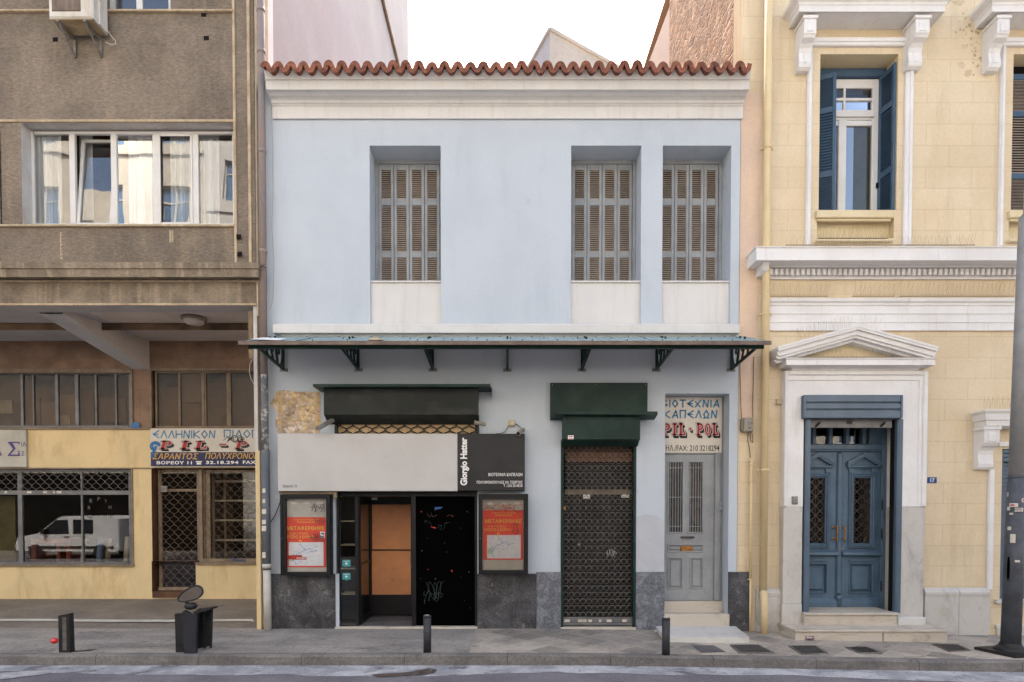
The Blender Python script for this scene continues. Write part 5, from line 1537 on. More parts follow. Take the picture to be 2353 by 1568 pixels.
mb.m = 4; mb.pbox(1340, 1137, 1356, 1146, .15, .02); mb.pbox(1428, 1137, 1446, 1144, .15, .02)
mb.m = 0; mb.pbox(1290, 1016, 1460, 1041, .2, .04)
ds = mb.build('old_shop_door', [M['woodbrown'], M['dark'], M['darkpane'], surf('dusty_rail', C(128, 114, 98, K), C(104, 92, 80, K), 4, .7, grain=.05), M['signwhite']], blue)
mb = MB(); scribble(mb, 1394, 1258, 1417, 1286, .155, 8, .007, 12, 3); mb.build('white_scrawl', M['graffiti'], ds)
mb = MB(); mb.lathe([(.018, 0), (.018, .05)], (WX(1297, 1162, .0), -.02, WZ(1172, 0)), 8); mb.build('padlock', M['brass'], gd)
mb = MB(); xx, zz = WX(1330, 1240, .14), WZ(1252, .14); mb.lathe([(.03, 0), (.025, -.03), (.01, -.035)], (xx, .15, zz), 10, 'y'); mb.build('door_knob', M['zinc'], ds, True)
mb = MB(); X0, X1, _, _ = rc(1288, 1440, 1461, 1447, -.04); mb.bbox(X0, X1, -.05, .3, -.06, .02, .008); mb.build('threshold', M['stepmarble'], blue)

sb = thing('shutter_box', 'narrow dark green shutter box with a sagging shelf above the ring grille', 'shutter box', (WX(1380, 960, 0), 0, WZ(1017, -.1)))
mb = MB(); X0, X1, Z0, Z1 = rc(1265, 880, 1488, 964, -.10); mb.bbox(X0, X1, -.10, -.001, Z0, Z1, .004); mb.build('upper_board', M['green'], sb)
mb = MB(); x0_, x1_, z0_, z1_ = rc(1272, 946, 1511, 952, -.36)
mb.add([(x0_ + .05, -.36, z0_), (x1_, -.36, z0_ - .01), (x1_ + .01, -.101, z0_ - .05), (x0_ + .05, -.101, z0_ - .03), (x0_ + .05, -.36, z1_), (x1_, -.36, z1_), (x1_ + .01, -.101, z1_ - .01), (x0_ + .05, -.101, z1_)], [(0, 1, 2, 3), (4, 5, 6, 7), (0, 1, 5, 4), (1, 2, 6, 5), (2, 3, 7, 6), (3, 0, 4, 7)])
mb.build('visor', M['green'], sb)
YX = -.24; X0, X1, Z0, Z1 = rc(1293, 958, 1471, 1010, YX)
mb = MB(); mb.prism([(YX, Z1 + .05), (-.101, Z1 + .05), (-.101, Z0 + .02), (-.05, Z0 - .02), (-.05, Z0 - .09), (YX + .06, Z0 - .012), (YX, Z0)], 'x', X0, X1); mb.build('housing', M['green'], sb)
mb = MB(); mb.pbox(1305, 1001, 1318, 1010, YX - .004, .002); s_ = mb.build('maker_plate', M['letter_white'], sb)
mb = MB(); mb.pbox(1307, 1003, 1316, 1005, YX - .006, .001); mb.pbox(1307, 1008, 1316, 1009.4, YX - .006, .001); mb.build('print', M['platered'], s_)
mb = MB()
for x, y in ((1269, 885), (1368, 884), (1484, 884)):
    mb.lathe([(.008, 0), (.008, .004)], (WX(x, y, -.1), -.105, WZ(y, -.1)), 6, 'y')
mb.build('screw', M['zinc'], sb)

# ---------------------------------------------------------------- third entrance: grey door, steps
YDr = .27
mb = MB()
X0, X1, Z0, Z1 = rc(1518, 1045, 1650, 1380, YDr)
X0 = h3[0] + .01
def dpx(x, y, Y=YDr): return WX(x, y, Y), WZ(y, Y)
# stiles and rails around panels: build as plate with rectangular wells
wells = [rc(1537, 1063, 1568, 1223, YDr), rc(1584, 1063, 1613.5, 1223, YDr), rc(1537, 1254, 1613, 1267, YDr), rc(1537, 1284, 1566, 1351, YDr), rc(1588, 1284, 1613, 1351, YDr)]
mb.hole_wall(X0, X1 - .07, Z0, Z1, YDr, [w_ + (.02,) for w_ in wells])
for a, b, c, d in wells[2:]: mb.bbox(a + .02, b - .02, YDr + .004, YDr + .02, c + .02, d - .02, .012)
for a, b, c, d in wells:
    for q in ((a - .025, b + .025, d, d + .022), (a - .025, b + .025, c - .022, c), (a - .025, a, c, d), (b, b + .025, c, d)): mb.bbox(q[0], q[1], YDr - .014, YDr - .001, q[2], q[3], .006)
mb.box(X0, X1 - .07, YDr + .021, YDr + .04, Z0, wells[2][3] + .05)
dr = mb.build('front_door', M['greywood'], blue)
mb = MB(); mb.bbox(X1 - .068, X1 + .02, YDr - .05, YDr + .06, Z0, WZ(1042, YDr), .008); mb.bbox(X0, X1 - .068, YDr - .02, YDr + .05, Z1 + .003, WZ(1042, YDr), .006); mb.bbox(X1 + .02, h3[1] + .001, YDr - .002, YDr + .06, Z0, WZ(912, YDr), .004); mb.build('door_frame', M['greywood'], dr)
mb = MB()
for a, b, c, d in wells[:2]:
    for k in range(5):
        xx = a + (b - a) * (k + .5) / 5
        mb.tube([(xx, YDr + .006, c), (xx, YDr + .006, d)], .0055, 5)
        for q in (.08, .5, .92): mb.lathe([(.004, -.013), (.013, -.004), (.013, .004), (.004, .013)], (xx, YDr + .004, c + (d - c) * q), 6)
    for q in (.08, .5, .92): mb.tube([(a, YDr + .003, c + (d - c) * q), (b, YDr + .003, c + (d - c) * q)], .006, 4)
mb.build('window_bars', M['greywood'], dr)
mb = MB()
for a, b, c, d in wells[:2]: mb.quad((a, YDr + .035, c), (b, YDr + .035, c), (b, YDr + .035, d), (a, YDr + .035, d))
mb.build('door_pane', surf('dark_door_glass', C(78, 72, 66), C(60, 56, 54), 4, .25, bump=0, grain=.05), dr)
mb = MB(); mb.smooth = True; za = WZ(1235, YDr - .05)
xa, xb = WX(1565, 1235, YDr - .05), WX(1595, 1235, YDr - .05)
mb.tube([(xa - .01, YDr - .045, za), (xa + .02, YDr - .05, za), (xb - .02, YDr - .05, za), (xb + .01, YDr - .045, za)], [.008, .016, .016, .008], 8)
for x in (xa + .01, xb - .01): mb.tube([(x, YDr - .05, za), (x, YDr, za)], .01, 6)
mb.build('handle', surf('dark_bronze', C(92, 78, 66), C(70, 60, 54), 20, .4, metal=.6, bump=0, grain=.05), dr)
mb = MB(); xa, xb, z0_, z1_ = rc(1564, 1254.5, 1592, 1267, YDr - .01); mb.bbox(xa, xb, YDr - .012, YDr + .01, z0_, z1_, .006); mb.bbox(xa + .03, xb - .03, YDr - .018, YDr - .011, z0_ + .022, z1_ - .022, .004); mb.build('letter_slot', M['brass'], dr)
mb = MB(); mb.pbox(1654, 1154, 1661, 1161, YDr - .06, .03); mb.pbox(1654, 1163, 1661, 1172, YDr - .05, .03); mb.build('latch_plate', M['greywood'], dr)
zs1 = WZ(1380, YDr)
zs2 = WZ(1408, -.0)
mb = MB(); mb.bbox(h3[0] + .001, h3[1] - .001, .20, .5, -.1, zs1 - .006, .008); mb.build('door_step', M['stepmarble'], blue)
xs2 = WX(1677, 1430, -.04)
mb = MB(); mb.bbox(h3[0] + .002, xs2, -.035, .199, -.12, WZ(1412, -.04), .008); mb.build('door_step', M['stepmarble'], blue)
p = [(1515, 1446), (1692, 1446), (1722, 1464), (1528, 1464)]
Zs = gz(2.9, -.3) + .075
mb = MB(); q = [GP(x, y, Zs) for x, y in p]
q = [(q[0][0], -.036), (WX(1690, 1446, -.04), -.036), (q[2][0], q[2][1]), (q[3][0], q[3][1])]
mb.prism(q, 'z', Zs - .09, Zs); o = recenter(mb.build('marble_slab', M['stepwhite'])); tag(o, 'thin white marble slab on the pavement before the grey door', 'slab')

sg = thing('workshop_sign', 'cream sign over the grey door with blue angular letters and red PIL POL', 'sign', (WX(1590, 1042, YDr), YDr, WZ(1042, YDr)))
YS = YDr - .03
mb = MB(); X0, X1, Z0, Z1 = rc(1518, 913, 1658.5, 1041, YS); mb.bbox(h3[0] + .005, X1, YS, YS + .02, Z0, Z1, .003); mb.build('board', M['signwhite'], sg)
mb = MB(); ang_text(mb, 'ΒΙΟΤΕΧΝΙΑ', 1521, 920, 1652, 936, YS - .003, .012, .42); ang_text(mb, 'ΚΑΠΕΛΩΝ', 1527, 944, 1647, 961, YS - .003, .012, .42); mb.build('blue_lettering', M['letter_blue'], sg)
ms = [MB(), MB(), MB()]
slab_text(ms, [('P', 1521, 1540), ('I', 1543, 1557), ('L', 1559, 1575), ('.', 1582, 1590), ('P', 1600, 1616), ('O', 1619, 1633), ('L', 1636, 1651)], 973, 1001, YS - .003, (.03, -.045), 0)
ms[0].build('letter_shadow', M['letter_dark'], sg); ms[1].build('letter_edge', M['letter_white'], sg); ms[2].build('red_lettering', M['letter_red'], sg)
mb = MB(); text(mb, 'ΤΗΛ./FAX: 210 3218294', 1521, 1023, 1653, 1037, YS - .003, .01); mb.build('dark_lettering', M['letter_dark'], sg)

# ================================================================ CANOPY
cn = thing('canopy', 'shallow metal canopy on scrolled green brackets across the blue house', 'canopy', (0, 0, WZ(850, 0)))
YFc = -1.12
zF = WZ(786, YFc); zB_ = WZ(774.5, -.02)
cx0, cx1 = WX(548, 788, YFc), WX(1772, 788, YFc)
mb = MB()
n = 61
for i in range(n):
    a = cx0 + (cx1 - cx0) * i / n; b = cx0 + (cx1 - cx0) * (i + 1) / n; m_ = a + (b - a) * .82
    for u0, u1, dz in ((a, m_, 0), (m_, b, .008)):
        mb.quad((u0, YFc, zF + dz), (u1, YFc, zF + dz), (u1, -.02, zB_ + dz), (u0, -.02, zB_ + dz))
        mb.quad((u0, YFc, zF + dz - .012), (u1, YFc, zF + dz - .012), (u1, -.02, zB_ + dz - .012), (u0, -.02, zB_ + dz - .012))
    mb.quad((m_, YFc, zF), (m_, YFc, zF + .008), (m_, -.02, zB_ + .008), (m_, -.02, zB_))
    mb.quad((b, YFc, zF), (b, YFc, zF + .008), (b, -.02, zB_ + .008), (b, -.02, zB_))
mb.build('roof_sheet', M['roofsheet'], cn)
mb = MB()
sl_ = (zB_ - zF) / (-.02 - YFc)
for px in (705, 860, 1020, 1180, 1335, 1487, 1640):
    x = WX(px, 780, -.5); mb.add([(x - .02, YFc, zF + .012), (x + .02, YFc, zF + .012), (x + .02, -.02, zB_ + .012), (x - .02, -.02, zB_ + .012), (x - .02, YFc, zF + .002), (x + .02, YFc, zF + .002)], [(0, 1, 2, 3), (0, 1, 5, 4)])
mb.build('seam', M['roofsheet'], cn)
mb = MB(); rn = random.Random(9)
for i in range(44):
    x = cx0 + .15 + (cx1 - cx0 - .3) * i / 43; y = (-.16, -.55, -.95)[i % 3]; mb.lathe([(.010, .010), (.008, .02), (.003, .022)], (x, y, zF + sl_ * (y - YFc)), 6)
mb.build('roof_screw', M['dark'], cn)
mb = MB()
zfb = WZ(793, YFc); mb.box(cx0, cx1, YFc - .012, YFc + .01, zfb, zF + .012)
for s_x in (cx0, cx1):
    mb.add([(s_x, YFc, zF + .01), (s_x, -.02, zB_ + .01), (s_x, -.02, zB_ - .04), (s_x, YFc, zF - .045)], [(0, 1, 2, 3)])
mb.build('edge_strip', M['rustedge'], cn)
mb = MB(); YBm = -1.02; bx0, bx1 = WX(570, 797, YBm), WX(1756, 797, YBm); zb0 = WZ(801, YBm)
mb.bbox(bx0, bx1, YBm, YBm + .05, zb0, zF + .005, .004); mb.box(bx0, bx1, -.07, -.02, zB_ - .07, zB_ - .02)
mb.build('front_beam', M['green'], cn)
for i, px in enumerate((652, 824, 995, 1166, 1337, 1508, 1680)):
    x = WX(px, 830, 0); mb = MB(); zb1 = WZ(849, -.03); t = .018
    mb.box(x - t, x + t, -.05, -.012, zb1, zB_ - .05)
    def bar(a, b, w): mb.prism([(a[0], a[1] - w), (b[0], b[1] - w), (b[0], b[1] + w), (a[0], a[1] + w)], 'x', x - t + .001, x + t - .001)
    bar((-.02, zb1 + .005), (YBm + .02, zb0 + .02), .018)
    bar((-.03, zB_ - .05), (YBm + .02, zF - .03), .016)
    def rib(pts, w=.014):
        pts = [Vector(p) for p in pts]
        for p, q in zip(pts[:-1], pts[1:]):
            d = (q - p)
            if d.length < 1e-5: continue
            nn = Vector((-d.y, d.x)).normalized() * .006
            mb.add([(x + s * w, *(pp + nn * e)) for s in (-1, 1) for pp in (p, q) for e in (1, -1)], [(0, 1, 3, 2), (4, 5, 7, 6), (0, 2, 6, 4), (1, 3, 7, 5)])
    def spiral(cx, cz, r0, r1, a0, a1, n=16): return [(cx + (r0 + (r1 - r0) * k / n) * math.cos(a0 + (a1 - a0) * k / n), cz + (r0 + (r1 - r0) * k / n) * math.sin(a0 + (a1 - a0) * k / n)) for k in range(n + 1)]
    zm = zb1 + .02
    # large oval arc against the wall, scrolls, and S-bars
    rib([(-.19 + .135 * math.cos(t_), zb1 + .24 + .21 * math.sin(t_)) for t_ in [math.pi * (.62 + 1.38 * k / 20) for k in range(21)]] )
    rib(spiral(-.24, zb1 + .235, .075, .018, R(150), R(500)))
    rib([(-.37, zb1 + .42), (-.33, zb1 + .25), (-.25, zb1 + .07)])
    rib(spiral(-.50, zb1 + .20, .09, .02, R(200), R(-200)))
    rib(spiral(-.62, zb1 + .19, .07, .02, R(30), R(380)))
    rib([(-.56, zb1 + .36), (-.53, zb1 + .2), (-.45, zb1 + .06)])
    rib([(-.72, zb1 + .26), (-.70, zb1 + .16), (-.66, zb1 + .08)])
    br = mb.build('bracket', M['green'], cn)
    mb = MB(); zz = zb1 - .012; mb.bbox(x - .065, x + .065, -.008, -.0, zz - .02, zz + .03, .002)
    for s in (-.045, .045): mb.lathe([(.012, 0), (.012, -.014)], (x + s, -.008, zz + .005), 6, 'y')
    mb.build('wall_plate', M['zinc'], br)
# loose paper and peeled paint lying along the canopy edge
for i, (pts, lb) in enumerate((([(572, 786), (605, 783), (640, 783.5), (660, 785.5), (640, 787), (575, 788)], 'white peeled sheet lying at the left corner of the canopy'), ([(846, 785), (862, 782.5), (880, 785), (895, 787), (860, 787.5)], 'curled tan leaf of paper on the canopy edge, left of centre'))):
    mb = MB()
    q = []
    for k, (x, y) in enumerate(pts):
        Yp = YFc + .05 + max(0, (787 - y)) * .1
        xx = WX(x, y, Yp); q.append((xx, Yp, zF + sl_ * (Yp - YFc) + .016 + .015 * (k % 2)))
    mb.add(q, [tuple(range(len(q)))]); mb.add([(a, b, c + .003) for a, b, c in q], [tuple(range(len(q)))])
    o = recenter(mb.build('paper_scrap', M['litterwhite' if i == 0 else 'board'])); tag(o, lb, 'scrap')

# floodlights, camera and box on the blue wall
fl = thing('floodlight', 'slim grey floodlight tilted beside the peeled plaster patch', 'floodlight', (WX(748, 975, -.2), -.1, WZ(985, -.1)))
mb = MB(); a = Vector((WX(729, 986, -.35), -.35, WZ(986, -.35))); b = Vector((WX(764, 966, -.2), -.2, WZ(966, -.2)))
d = (b - a).normalized(); n1 = Vector((0, -.3, 1)).normalized() * .022; s1 = d.cross(n1).normalized() * .05
mb.add([tuple(p + s * s1 + e * n1) for p in (a, b) for s in (-1, 1) for e in (-1, 1)], [(0, 1, 3, 2), (4, 5, 7, 6), (0, 2, 6, 4), (1, 3, 7, 5), (0, 1, 5, 4), (2, 3, 7, 6)])
mb.build('head', M['zinc'], fl)
mb = MB(); mb.tube([tuple(b), (b.x + .03, -.05, b.z - .05), (b.x + .02, -.0, b.z - .06)], .018, 6); mb.build('arm', M['iron'], fl)
fl = thing('floodlight', 'ribbed grey lamp head at the right end of the shop lattice', 'floodlight', (WX(1103, 973, -.2), -.1, WZ(978, -.2)))
mb = MB(); a = Vector((WX(1091, 971, -.30), -.30, WZ(971, -.3))); b = Vector((WX(1115, 976, -.22), -.22, WZ(976, -.22)))
mb.smooth = False
pts = [a + (b - a) * (k / 14) for k in range(15)]
mb.tube(pts, [.028 if k % 2 else .034 for k in range(15)], 8); mb.build('head', M['utility'], fl)
mb = MB(); mb.tube([tuple(a), (a.x, -.1, a.z), (a.x + .0, -.01, a.z - .02)], .012, 6); mb.build('arm', M['iron'], fl)
bx = thing('junction_box', 'cream square junction box on the blue wall above the black sign panel', 'junction box', (WX(1176, 972, 0), 0, WZ(980, 0)))
mb = MB(); X0, X1, Z0, Z1 = rc(1169, 965, 1183, 980, -.05); mb.bbox(X0, X1, -.05, -.001, Z0, Z1, .012); mb.build('case', M['beigeplastic'], bx)
mb = MB(); mb.bbox(X0 + .012, X1 - .012, -.056, -.05, Z0 + .012, Z1 - .012, .004); mb.build('lid', M['beigeplastic'], bx)
mb = MB()
for pts in ([(1169, 977), (1165, 985), (1160, 993), (1150, 997), (1140, 997)], [(1183, 974), (1190, 977), (1197, 984), (1201, 990)]): mb.tube([(WX(x, y, -.02), -.02, WZ(y, -.02)) for x, y in pts], .006, 4)
mb.build('cable', M['cable'], bx)
cmx = thing('security_camera', 'small battered security camera hanging over the end of the black sign', 'camera', (WX(1197, 992, -.2), -.15, WZ(999, -.2)))
mb = MB(); a = Vector((WX(1191, 997, -.3), -.3, WZ(997, -.3))); b = Vector((WX(1202, 987, -.16), -.16, WZ(987, -.16))); mb.tube([a, a + (b - a) * .3, b], [.036, .036, .03], 10); mb.build('body', M['utility'], cmx)
mb = MB(); mb.tube([tuple(a - (b - a) * .01), tuple(a + (b - a) * .03)], .028, 10); mb.build('lens', M['dark'], cmx)
mb = MB(); mb.tube([tuple(b), (b.x + .02, -.08, b.z + .02), (b.x + .01, -.0, b.z - .02)], .012, 6); mb.build('mount', M['utility'], cmx)


# ================================================================ YELLOW HOUSE (right)
YR = .02
yel = thing('yellow_house', 'yellow neoclassical house with white mouldings and a pedimented blue door', 'house', (8, 0, 0))
XA, XZ = BX1 + .012, 15.0
ops = [rc(1883, 125, 2062, 483, YR) + (.42,), rc(1877, 500, 2054, 548, YR) + (.12,), rc(2326, 125, 2520, 483, YR) + (.3,), rc(2318, 500, 2500, 548, YR) + (.12,),
       rc(1846, 900, 2070, 1500, YR) + (.55,), rc(2300, 1032, 2470, 1380, YR) + (.2,)]
mb = MB()
mb.hole_wall(XA, XZ, -.3, 13.6, YR, ops, m=0, mr=1)
mb.m = 1
mb.quad((XA, 0.37, -.3), (XA, YR, -.3), (XA, YR, 13.6), (XA, .37, 13.6))
mb.m = 0
mb.quad((XZ, YR, -.3), (XZ, 10, -.3), (XZ, 10, 13.6), (XZ, YR, 13.6)); mb.quad((XA, YR, 13.6), (XZ, YR, 13.6), (XZ, 10, 13.9), (XA, 10, 13.9)); mb.quad((XA, 10, 0), (XZ, 10, 0), (XZ, 10, 13.9), (XA, 10, 13.9))
mb.build('wall', [M['yellow'], M['yellow_plain']], yel)
for o_, yb in ((ops[1], .14), (ops[3], .14)):
    mb = MB(); mb.quad((o_[0], yb, o_[2]), (o_[1], yb, o_[2]), (o_[1], yb, o_[3]), (o_[0], yb, o_[3])); mb.build('apron', M['yellow_plain'], yel)
mb = MB(); mb.quad((XA, .37, -.3), (XA, 4.4, -.3), (XA, 4.4, 13.4), (XA, .37, 13.6)); mb.build('rubble_side_wall', M['rubble'], yel)
mb = MB(); mb.quad((XA, 4.4, 0), (XA, 10, 0), (XA, 10, 13.9), (XA, 4.4, 13.25)); mb.build('rendered_side_wall', surf('pale_pink_render', C(232, 216, 206, .7), C(222, 206, 196, .7), .6, .95, bump=.1, grain=.02, spots=C(176, 140, 116, .7), sprange=(.68, .72), spscale=1.5), yel)
mb = MB()
pts = [(1699, 205), (1712, 200), (1722, 210), (1735, 214), (1748, 222), (1752, 245), (1750, 300), (1744, 330), (1748, 380), (1752, 420), (1744, 470), (1747, 540), (1746, 640), (1741, 720), (1738, 800), (1736, 900), (1728, 980), (1700, 1000), (1697, 770), (1697, 600)]
mb.add([(max(WX(x, y, YR - .003), XA + .001), YR - .003, WZ(y, YR)) for x, y in pts], [tuple(range(len(pts)))])
mb.build('peach_patch', M['peach'], yel)
# chipped spots high on the wall
mb = MB(); rn = random.Random(8)
for cx, cy, r_ in ((2216, 108, .07), (2210, 150, .08), (2225, 170, .09), (2232, 103, .045), (2265, 178, .05), (2200, 4, .12)):
    x, z = WX(cx, cy, YR - .003), WZ(cy, YR)
    mb.add([(x + r_ * rn.uniform(.5, 1.1) * math.cos(t), YR - .003, z + r_ * .7 * rn.uniform(.5, 1.1) * math.sin(t)) for t in [k * .57 for k in range(11)]], [tuple(range(11))])
mb.build('flaked_spot', surf('flaked_undercoat', C(226, 210, 186, K), C(206, 184, 150, K), 12, .9, bump=.4, grain=.04), yel)
mb = MB()
for cx, cy, rx, ry in ((2240, 130, .16, .35), (2228, 60, .25, .25)):
    x, z = WX(cx, cy, YR - .002), WZ(cy, YR)
    for k in range(16):
        a, d = rn.uniform(0, 6.3), rn.random(); s = rn.uniform(.008, .03)
        xx, zz = x + rx * d * math.cos(a), z + ry * d * math.sin(a)
        mb.add([(xx + s * rn.uniform(.6, 1) * math.cos(t), YR - .0022, zz + s * rn.uniform(.6, 1) * math.sin(t)) for t in [q * .9 for q in range(7)]], [tuple(range(7))])
mb.build('damp_speckle', surf('damp_mould', C(196, 172, 134, K), C(184, 160, 126, K), 9, .9, grain=.04), yel)


def console(mb, x0, x1, Yw, zt, zb, pr):
    """scroll console seen from the front: side profile in (y, z)"""
    H = zt - zb
    P = [(Yw, zt), (Yw - pr, zt), (Yw - pr, zt - .33 * H), (Yw - pr * .93, zt - .36 * H), (Yw - pr * .88, zt - .40 * H), (Yw - pr * .62, zt - .45 * H), (Yw - pr * .48, zt - .52 * H), (Yw - pr * .42, zt - .62 * H),
         (Yw - pr * .46, zt - .76 * H), (Yw - pr * .50, zt - .86 * H), (Yw - pr * .44, zt - .95 * H), (Yw - pr * .30, zt - H), (Yw, zt - H)]
    mb.prism(P, 'x', x0, x1)
    w = x1 - x0
    mb.bbox(x0 + w * .22, x1 - w * .22, Yw - pr - .012, Yw - pr + .02, zt - .30 * H, zt - .08 * H, .006)
    mb.prism([(Yw - pr * .64, zt - .45 * H), (Yw - pr * .50, zt - .52 * H), (Yw - pr * .44, zt - .62 * H), (Yw - pr * .48, zt - .76 * H), (Yw - pr * .53, zt - .86 * H), (Yw - pr * .3, zt - .9 * H), (Yw - pr * .3, zt - .5 * H)], 'x', x0 + w * .40, x1 - w * .40)
    mb.bbox(x0 - .02, x1 + .02, Yw - pr - .02, Yw, zt + .0, zt + .05, .006)


def window_trim(dx, name_):
    """white hood, consoles and surround of an upper window; dx shifts in photo pixels"""
    YH = YR - .35
    hx0, hx1 = WX(1836 + dx, 20, YH), WX(2173 + dx, 20, YH)
    mb = MB()
    prof = [(.0, WZ(69, YR)), (.30, WZ(30, YR - .30)), (.335, WZ(28, YR - .335)), (.345, WZ(27, YR - .345)), (.35, WZ(13, YR - .35)), (.36, WZ(11, YR - .36)), (.37, WZ(5, YR - .37)), (.40, WZ(-2, YR - .40)), (.44, WZ(-12, YR - .44)), (.45, WZ(-20, YR - .45)), (0, WZ(-28, YR - .4))]
    mb.molding(hx0 + .35, hx1 - .35, YR, prof)
    # plain soffit plate under the hood
    mb.build('hood', M['white2'], yel)
    for a, b in ((1838, 1871), (2101, 2140)):
        cx0_, cx1_ = WX((1848 if a < 1900 else 2104) + dx, 70, YR - .30), WX((1876 if a < 1900 else 2136) + dx, 70, YR - .30)
        mb = MB(); console(mb, cx0_, cx1_, YR, WZ(45, YR - .29), WZ(173 if a < 1900 else 170, YR), .30); mb.build('console', M['white2'], yel)
    mb = MB()
    o = (1855 + dx, 85, 2099 + dx, 566)
    X0, X1, Z0, Z1 = rc(*o, YR - .05); w = WX(1866, 300, YR - .05) - WX(1855, 300, YR - .05); w2 = WX(2099, 300, YR) - WX(2080, 300, YR)
    mb.bbox(X0, X0 + w, YR - .05, YR, Z0, Z1 - .13, .012); mb.bbox(X0 + w * .15, X0 + w * .6, YR - .065, YR - .05, Z0, Z1 - .13, .006)
    mb.bbox(X1 - w2, X1, YR - .05, YR, Z0, Z1 - .13, .012); mb.bbox(X1 - w2 * .5, X1 - w2 * .15, YR - .065, YR - .05, Z0, Z1 - .13, .006)
    mb.bbox(X0, X1, YR - .051, YR, Z1 - .128, Z1, .012); mb.bbox(X0 + .02, X1 - .02, YR - .066, YR - .05, Z1 - .08, Z1 - .015, .006)
    mb.build('surround', M['white2'], yel)
    mb = MB(); X0, X1, Z0, Z1 = rc(1877 + dx, 483, 2055 + dx, 500, YR - .06)
    mb.bbox(X0, X1, YR - .06, YR + .01, Z0, Z1, .01); mb.bbox(X0 + .03, X1 - .03, YR - .03, YR + .01, Z0 - .04, Z0 - .001, .01)
    X0, X1, Z0, Z1 = rc(1870 + dx, 548, 2064 + dx, 553, YR - .1); mb.bbox(X0 + .06, X1 - .06, YR - .08, YR + .01, Z0, Z1, .006)
    mb.build('sill', M['yellow_plain'], yel)


window_trim(0, 'a'); window_trim(444, 'b')
# left upper window: white frame behind half open blue shutters
a, b, c, d, e = ops[0]
YWn = YR + .36
mb = MB(); mb.bbox(a + .001, b - .001, YWn - .06, YWn + .06, WZ(181, YWn), d - .001, .01)
mb.bbox(a + .001, a + .05, YWn - .05, YWn + .06, c, WZ(181, YWn), .008); mb.bbox(b - .05, b - .001, YWn - .05, YWn + .06, c, WZ(181, YWn), .008); fr = mb.build('window', M['bluedark'], yel)
mb = MB(); Y = YWn + .0
wl, wr = a + .055, b - .055
z0_, z1_ = c, WZ(182, Y)
def zz(y): return WZ(y, Y)
mid = (wl + wr) / 2 - .02
mb.bbox(wl, wl + .08, Y, Y + .06, z0_, z1_, .006); mb.bbox(wr - .13, wr, Y, Y + .06, z0_, z1_, .006)
mb.bbox(wl + .08, wr - .13, Y + .001, Y + .06, zz(203), z1_, .006); mb.bbox(wl + .08, wr - .13, Y + .001, Y + .06, zz(276), zz(253), .006); mb.bbox(wl + .06, wr - .11, Y - .03, Y, zz(271), zz(259), .008)
tm = (wl + .08 + wr - .13) / 2
mb.bbox(tm - .018, tm + .018, Y + .004, Y + .05, zz(253), zz(203), .004); mb.bbox(wl + .08, tm - .018, Y + .003, Y + .05, zz(231), zz(225), .003); mb.bbox(tm + .018, wr - .13, Y + .003, Y + .05, zz(231), zz(225), .003)
mb.bbox(tm - .10, tm + .03, Y - .012, Y + .05, z0_, zz(276), .008); mb.bbox(wl + .08, tm - .10, Y + .002, Y + .05, zz(289), zz(277), .005); mb.bbox(tm + .03, wr - .13, Y + .002, Y + .05, zz(289), zz(277), .005)
mb.build('white_frame', M['upvc'], fr)
mq = tm + .165  # lower glass split here to confine the sky reflection to the left half
for qa, qb, qc, qd, qm in ((wl, mq, z0_, zz(277), 'glass_sky'), (mq, wr, z0_, zz(277), 'glass_dark'), (wl, wr, zz(228), z1_, 'glass_dark'), (wl, wr, zz(277), zz(228), 'glass_sky')):
    mb = MB(); mb.quad((qa, Y + .03, qc), (qb, Y + .03, qc), (qb, Y + .03, qd), (qa, Y + .03, qd)); mb.build('pane', M[qm], fr)
mb = MB(); mb.box(a - .3, b + .3, YR + 1.4, YR + 1.45, c - .2, d + .3); mb.build('room_backing', surf('grey_green_room', C(96, 98, 90), C(84, 86, 80), .8, .9, grain=.02), fr)
# dark sheet added behind the right hand casement to keep its glass dark
mb = MB(); mb.quad((mq, Y + .06, z0_), (wr, Y + .06, z0_), (wr, Y + .06, zz(277)), (mq, Y + .06, zz(277))); mb.build('darkening_sheet', surf('dark_green_grey_sheet', C(92, 94, 84), C(82, 84, 76), 2, .9, grain=.03), fr)
hs = d - c - .02
rows = [(.03, .26), (.30, .70), (.74, .96)]
rowsb = [(.035, .275), (.315, .725), (.765, .965)]
shutter_leaf(fr, (a + .005, YR + .30, c + .01), R(-22), .365, hs - .14, rowsb, M['bluedark'], M['bluedark'], 20, .035, .05, solid=True)
shutter_leaf(fr, (b - .092, YR + .36, c + .01), R(-78), .31, hs - .09, rowsb, M['bluedark'], M['bluedark'], 20, .035, .05, solid=True)
shutter_leaf(fr, (b - .035, YR + .36, c + .01), R(-92), .33, hs - .09, rowsb, M['bluedark'], M['bluedark'], 20, .035, .05, solid=True)
mb = MB(); mb.box(wr - .06, wr - .03, Y - .03, Y, z0_ + .52, z0_ + .6); mb.build('catch', M['dark'], fr)
# right upper window, shutters shut
a, b, c, d, e = ops[2]
mb = MB(); mb.bbox(a + .001, b, YR + .28, YR + .36, d - .16, d - .001, .01); fr = mb.build('window', M['bluedark'], yel)
for k in range(2): shutter_leaf(fr, (a + .005 + k * .6, YR + .2, c + .01), 0, .595, d - .17 - c, rows, M['bluedark'], M['slat'], 22, .04, .06)
mb = MB(); mb.quad((a, YR + .27, c), (b, YR + .27, c), (b, YR + .27, d), (a, YR + .27, d)); mb.build('backing', M['dark'], fr)

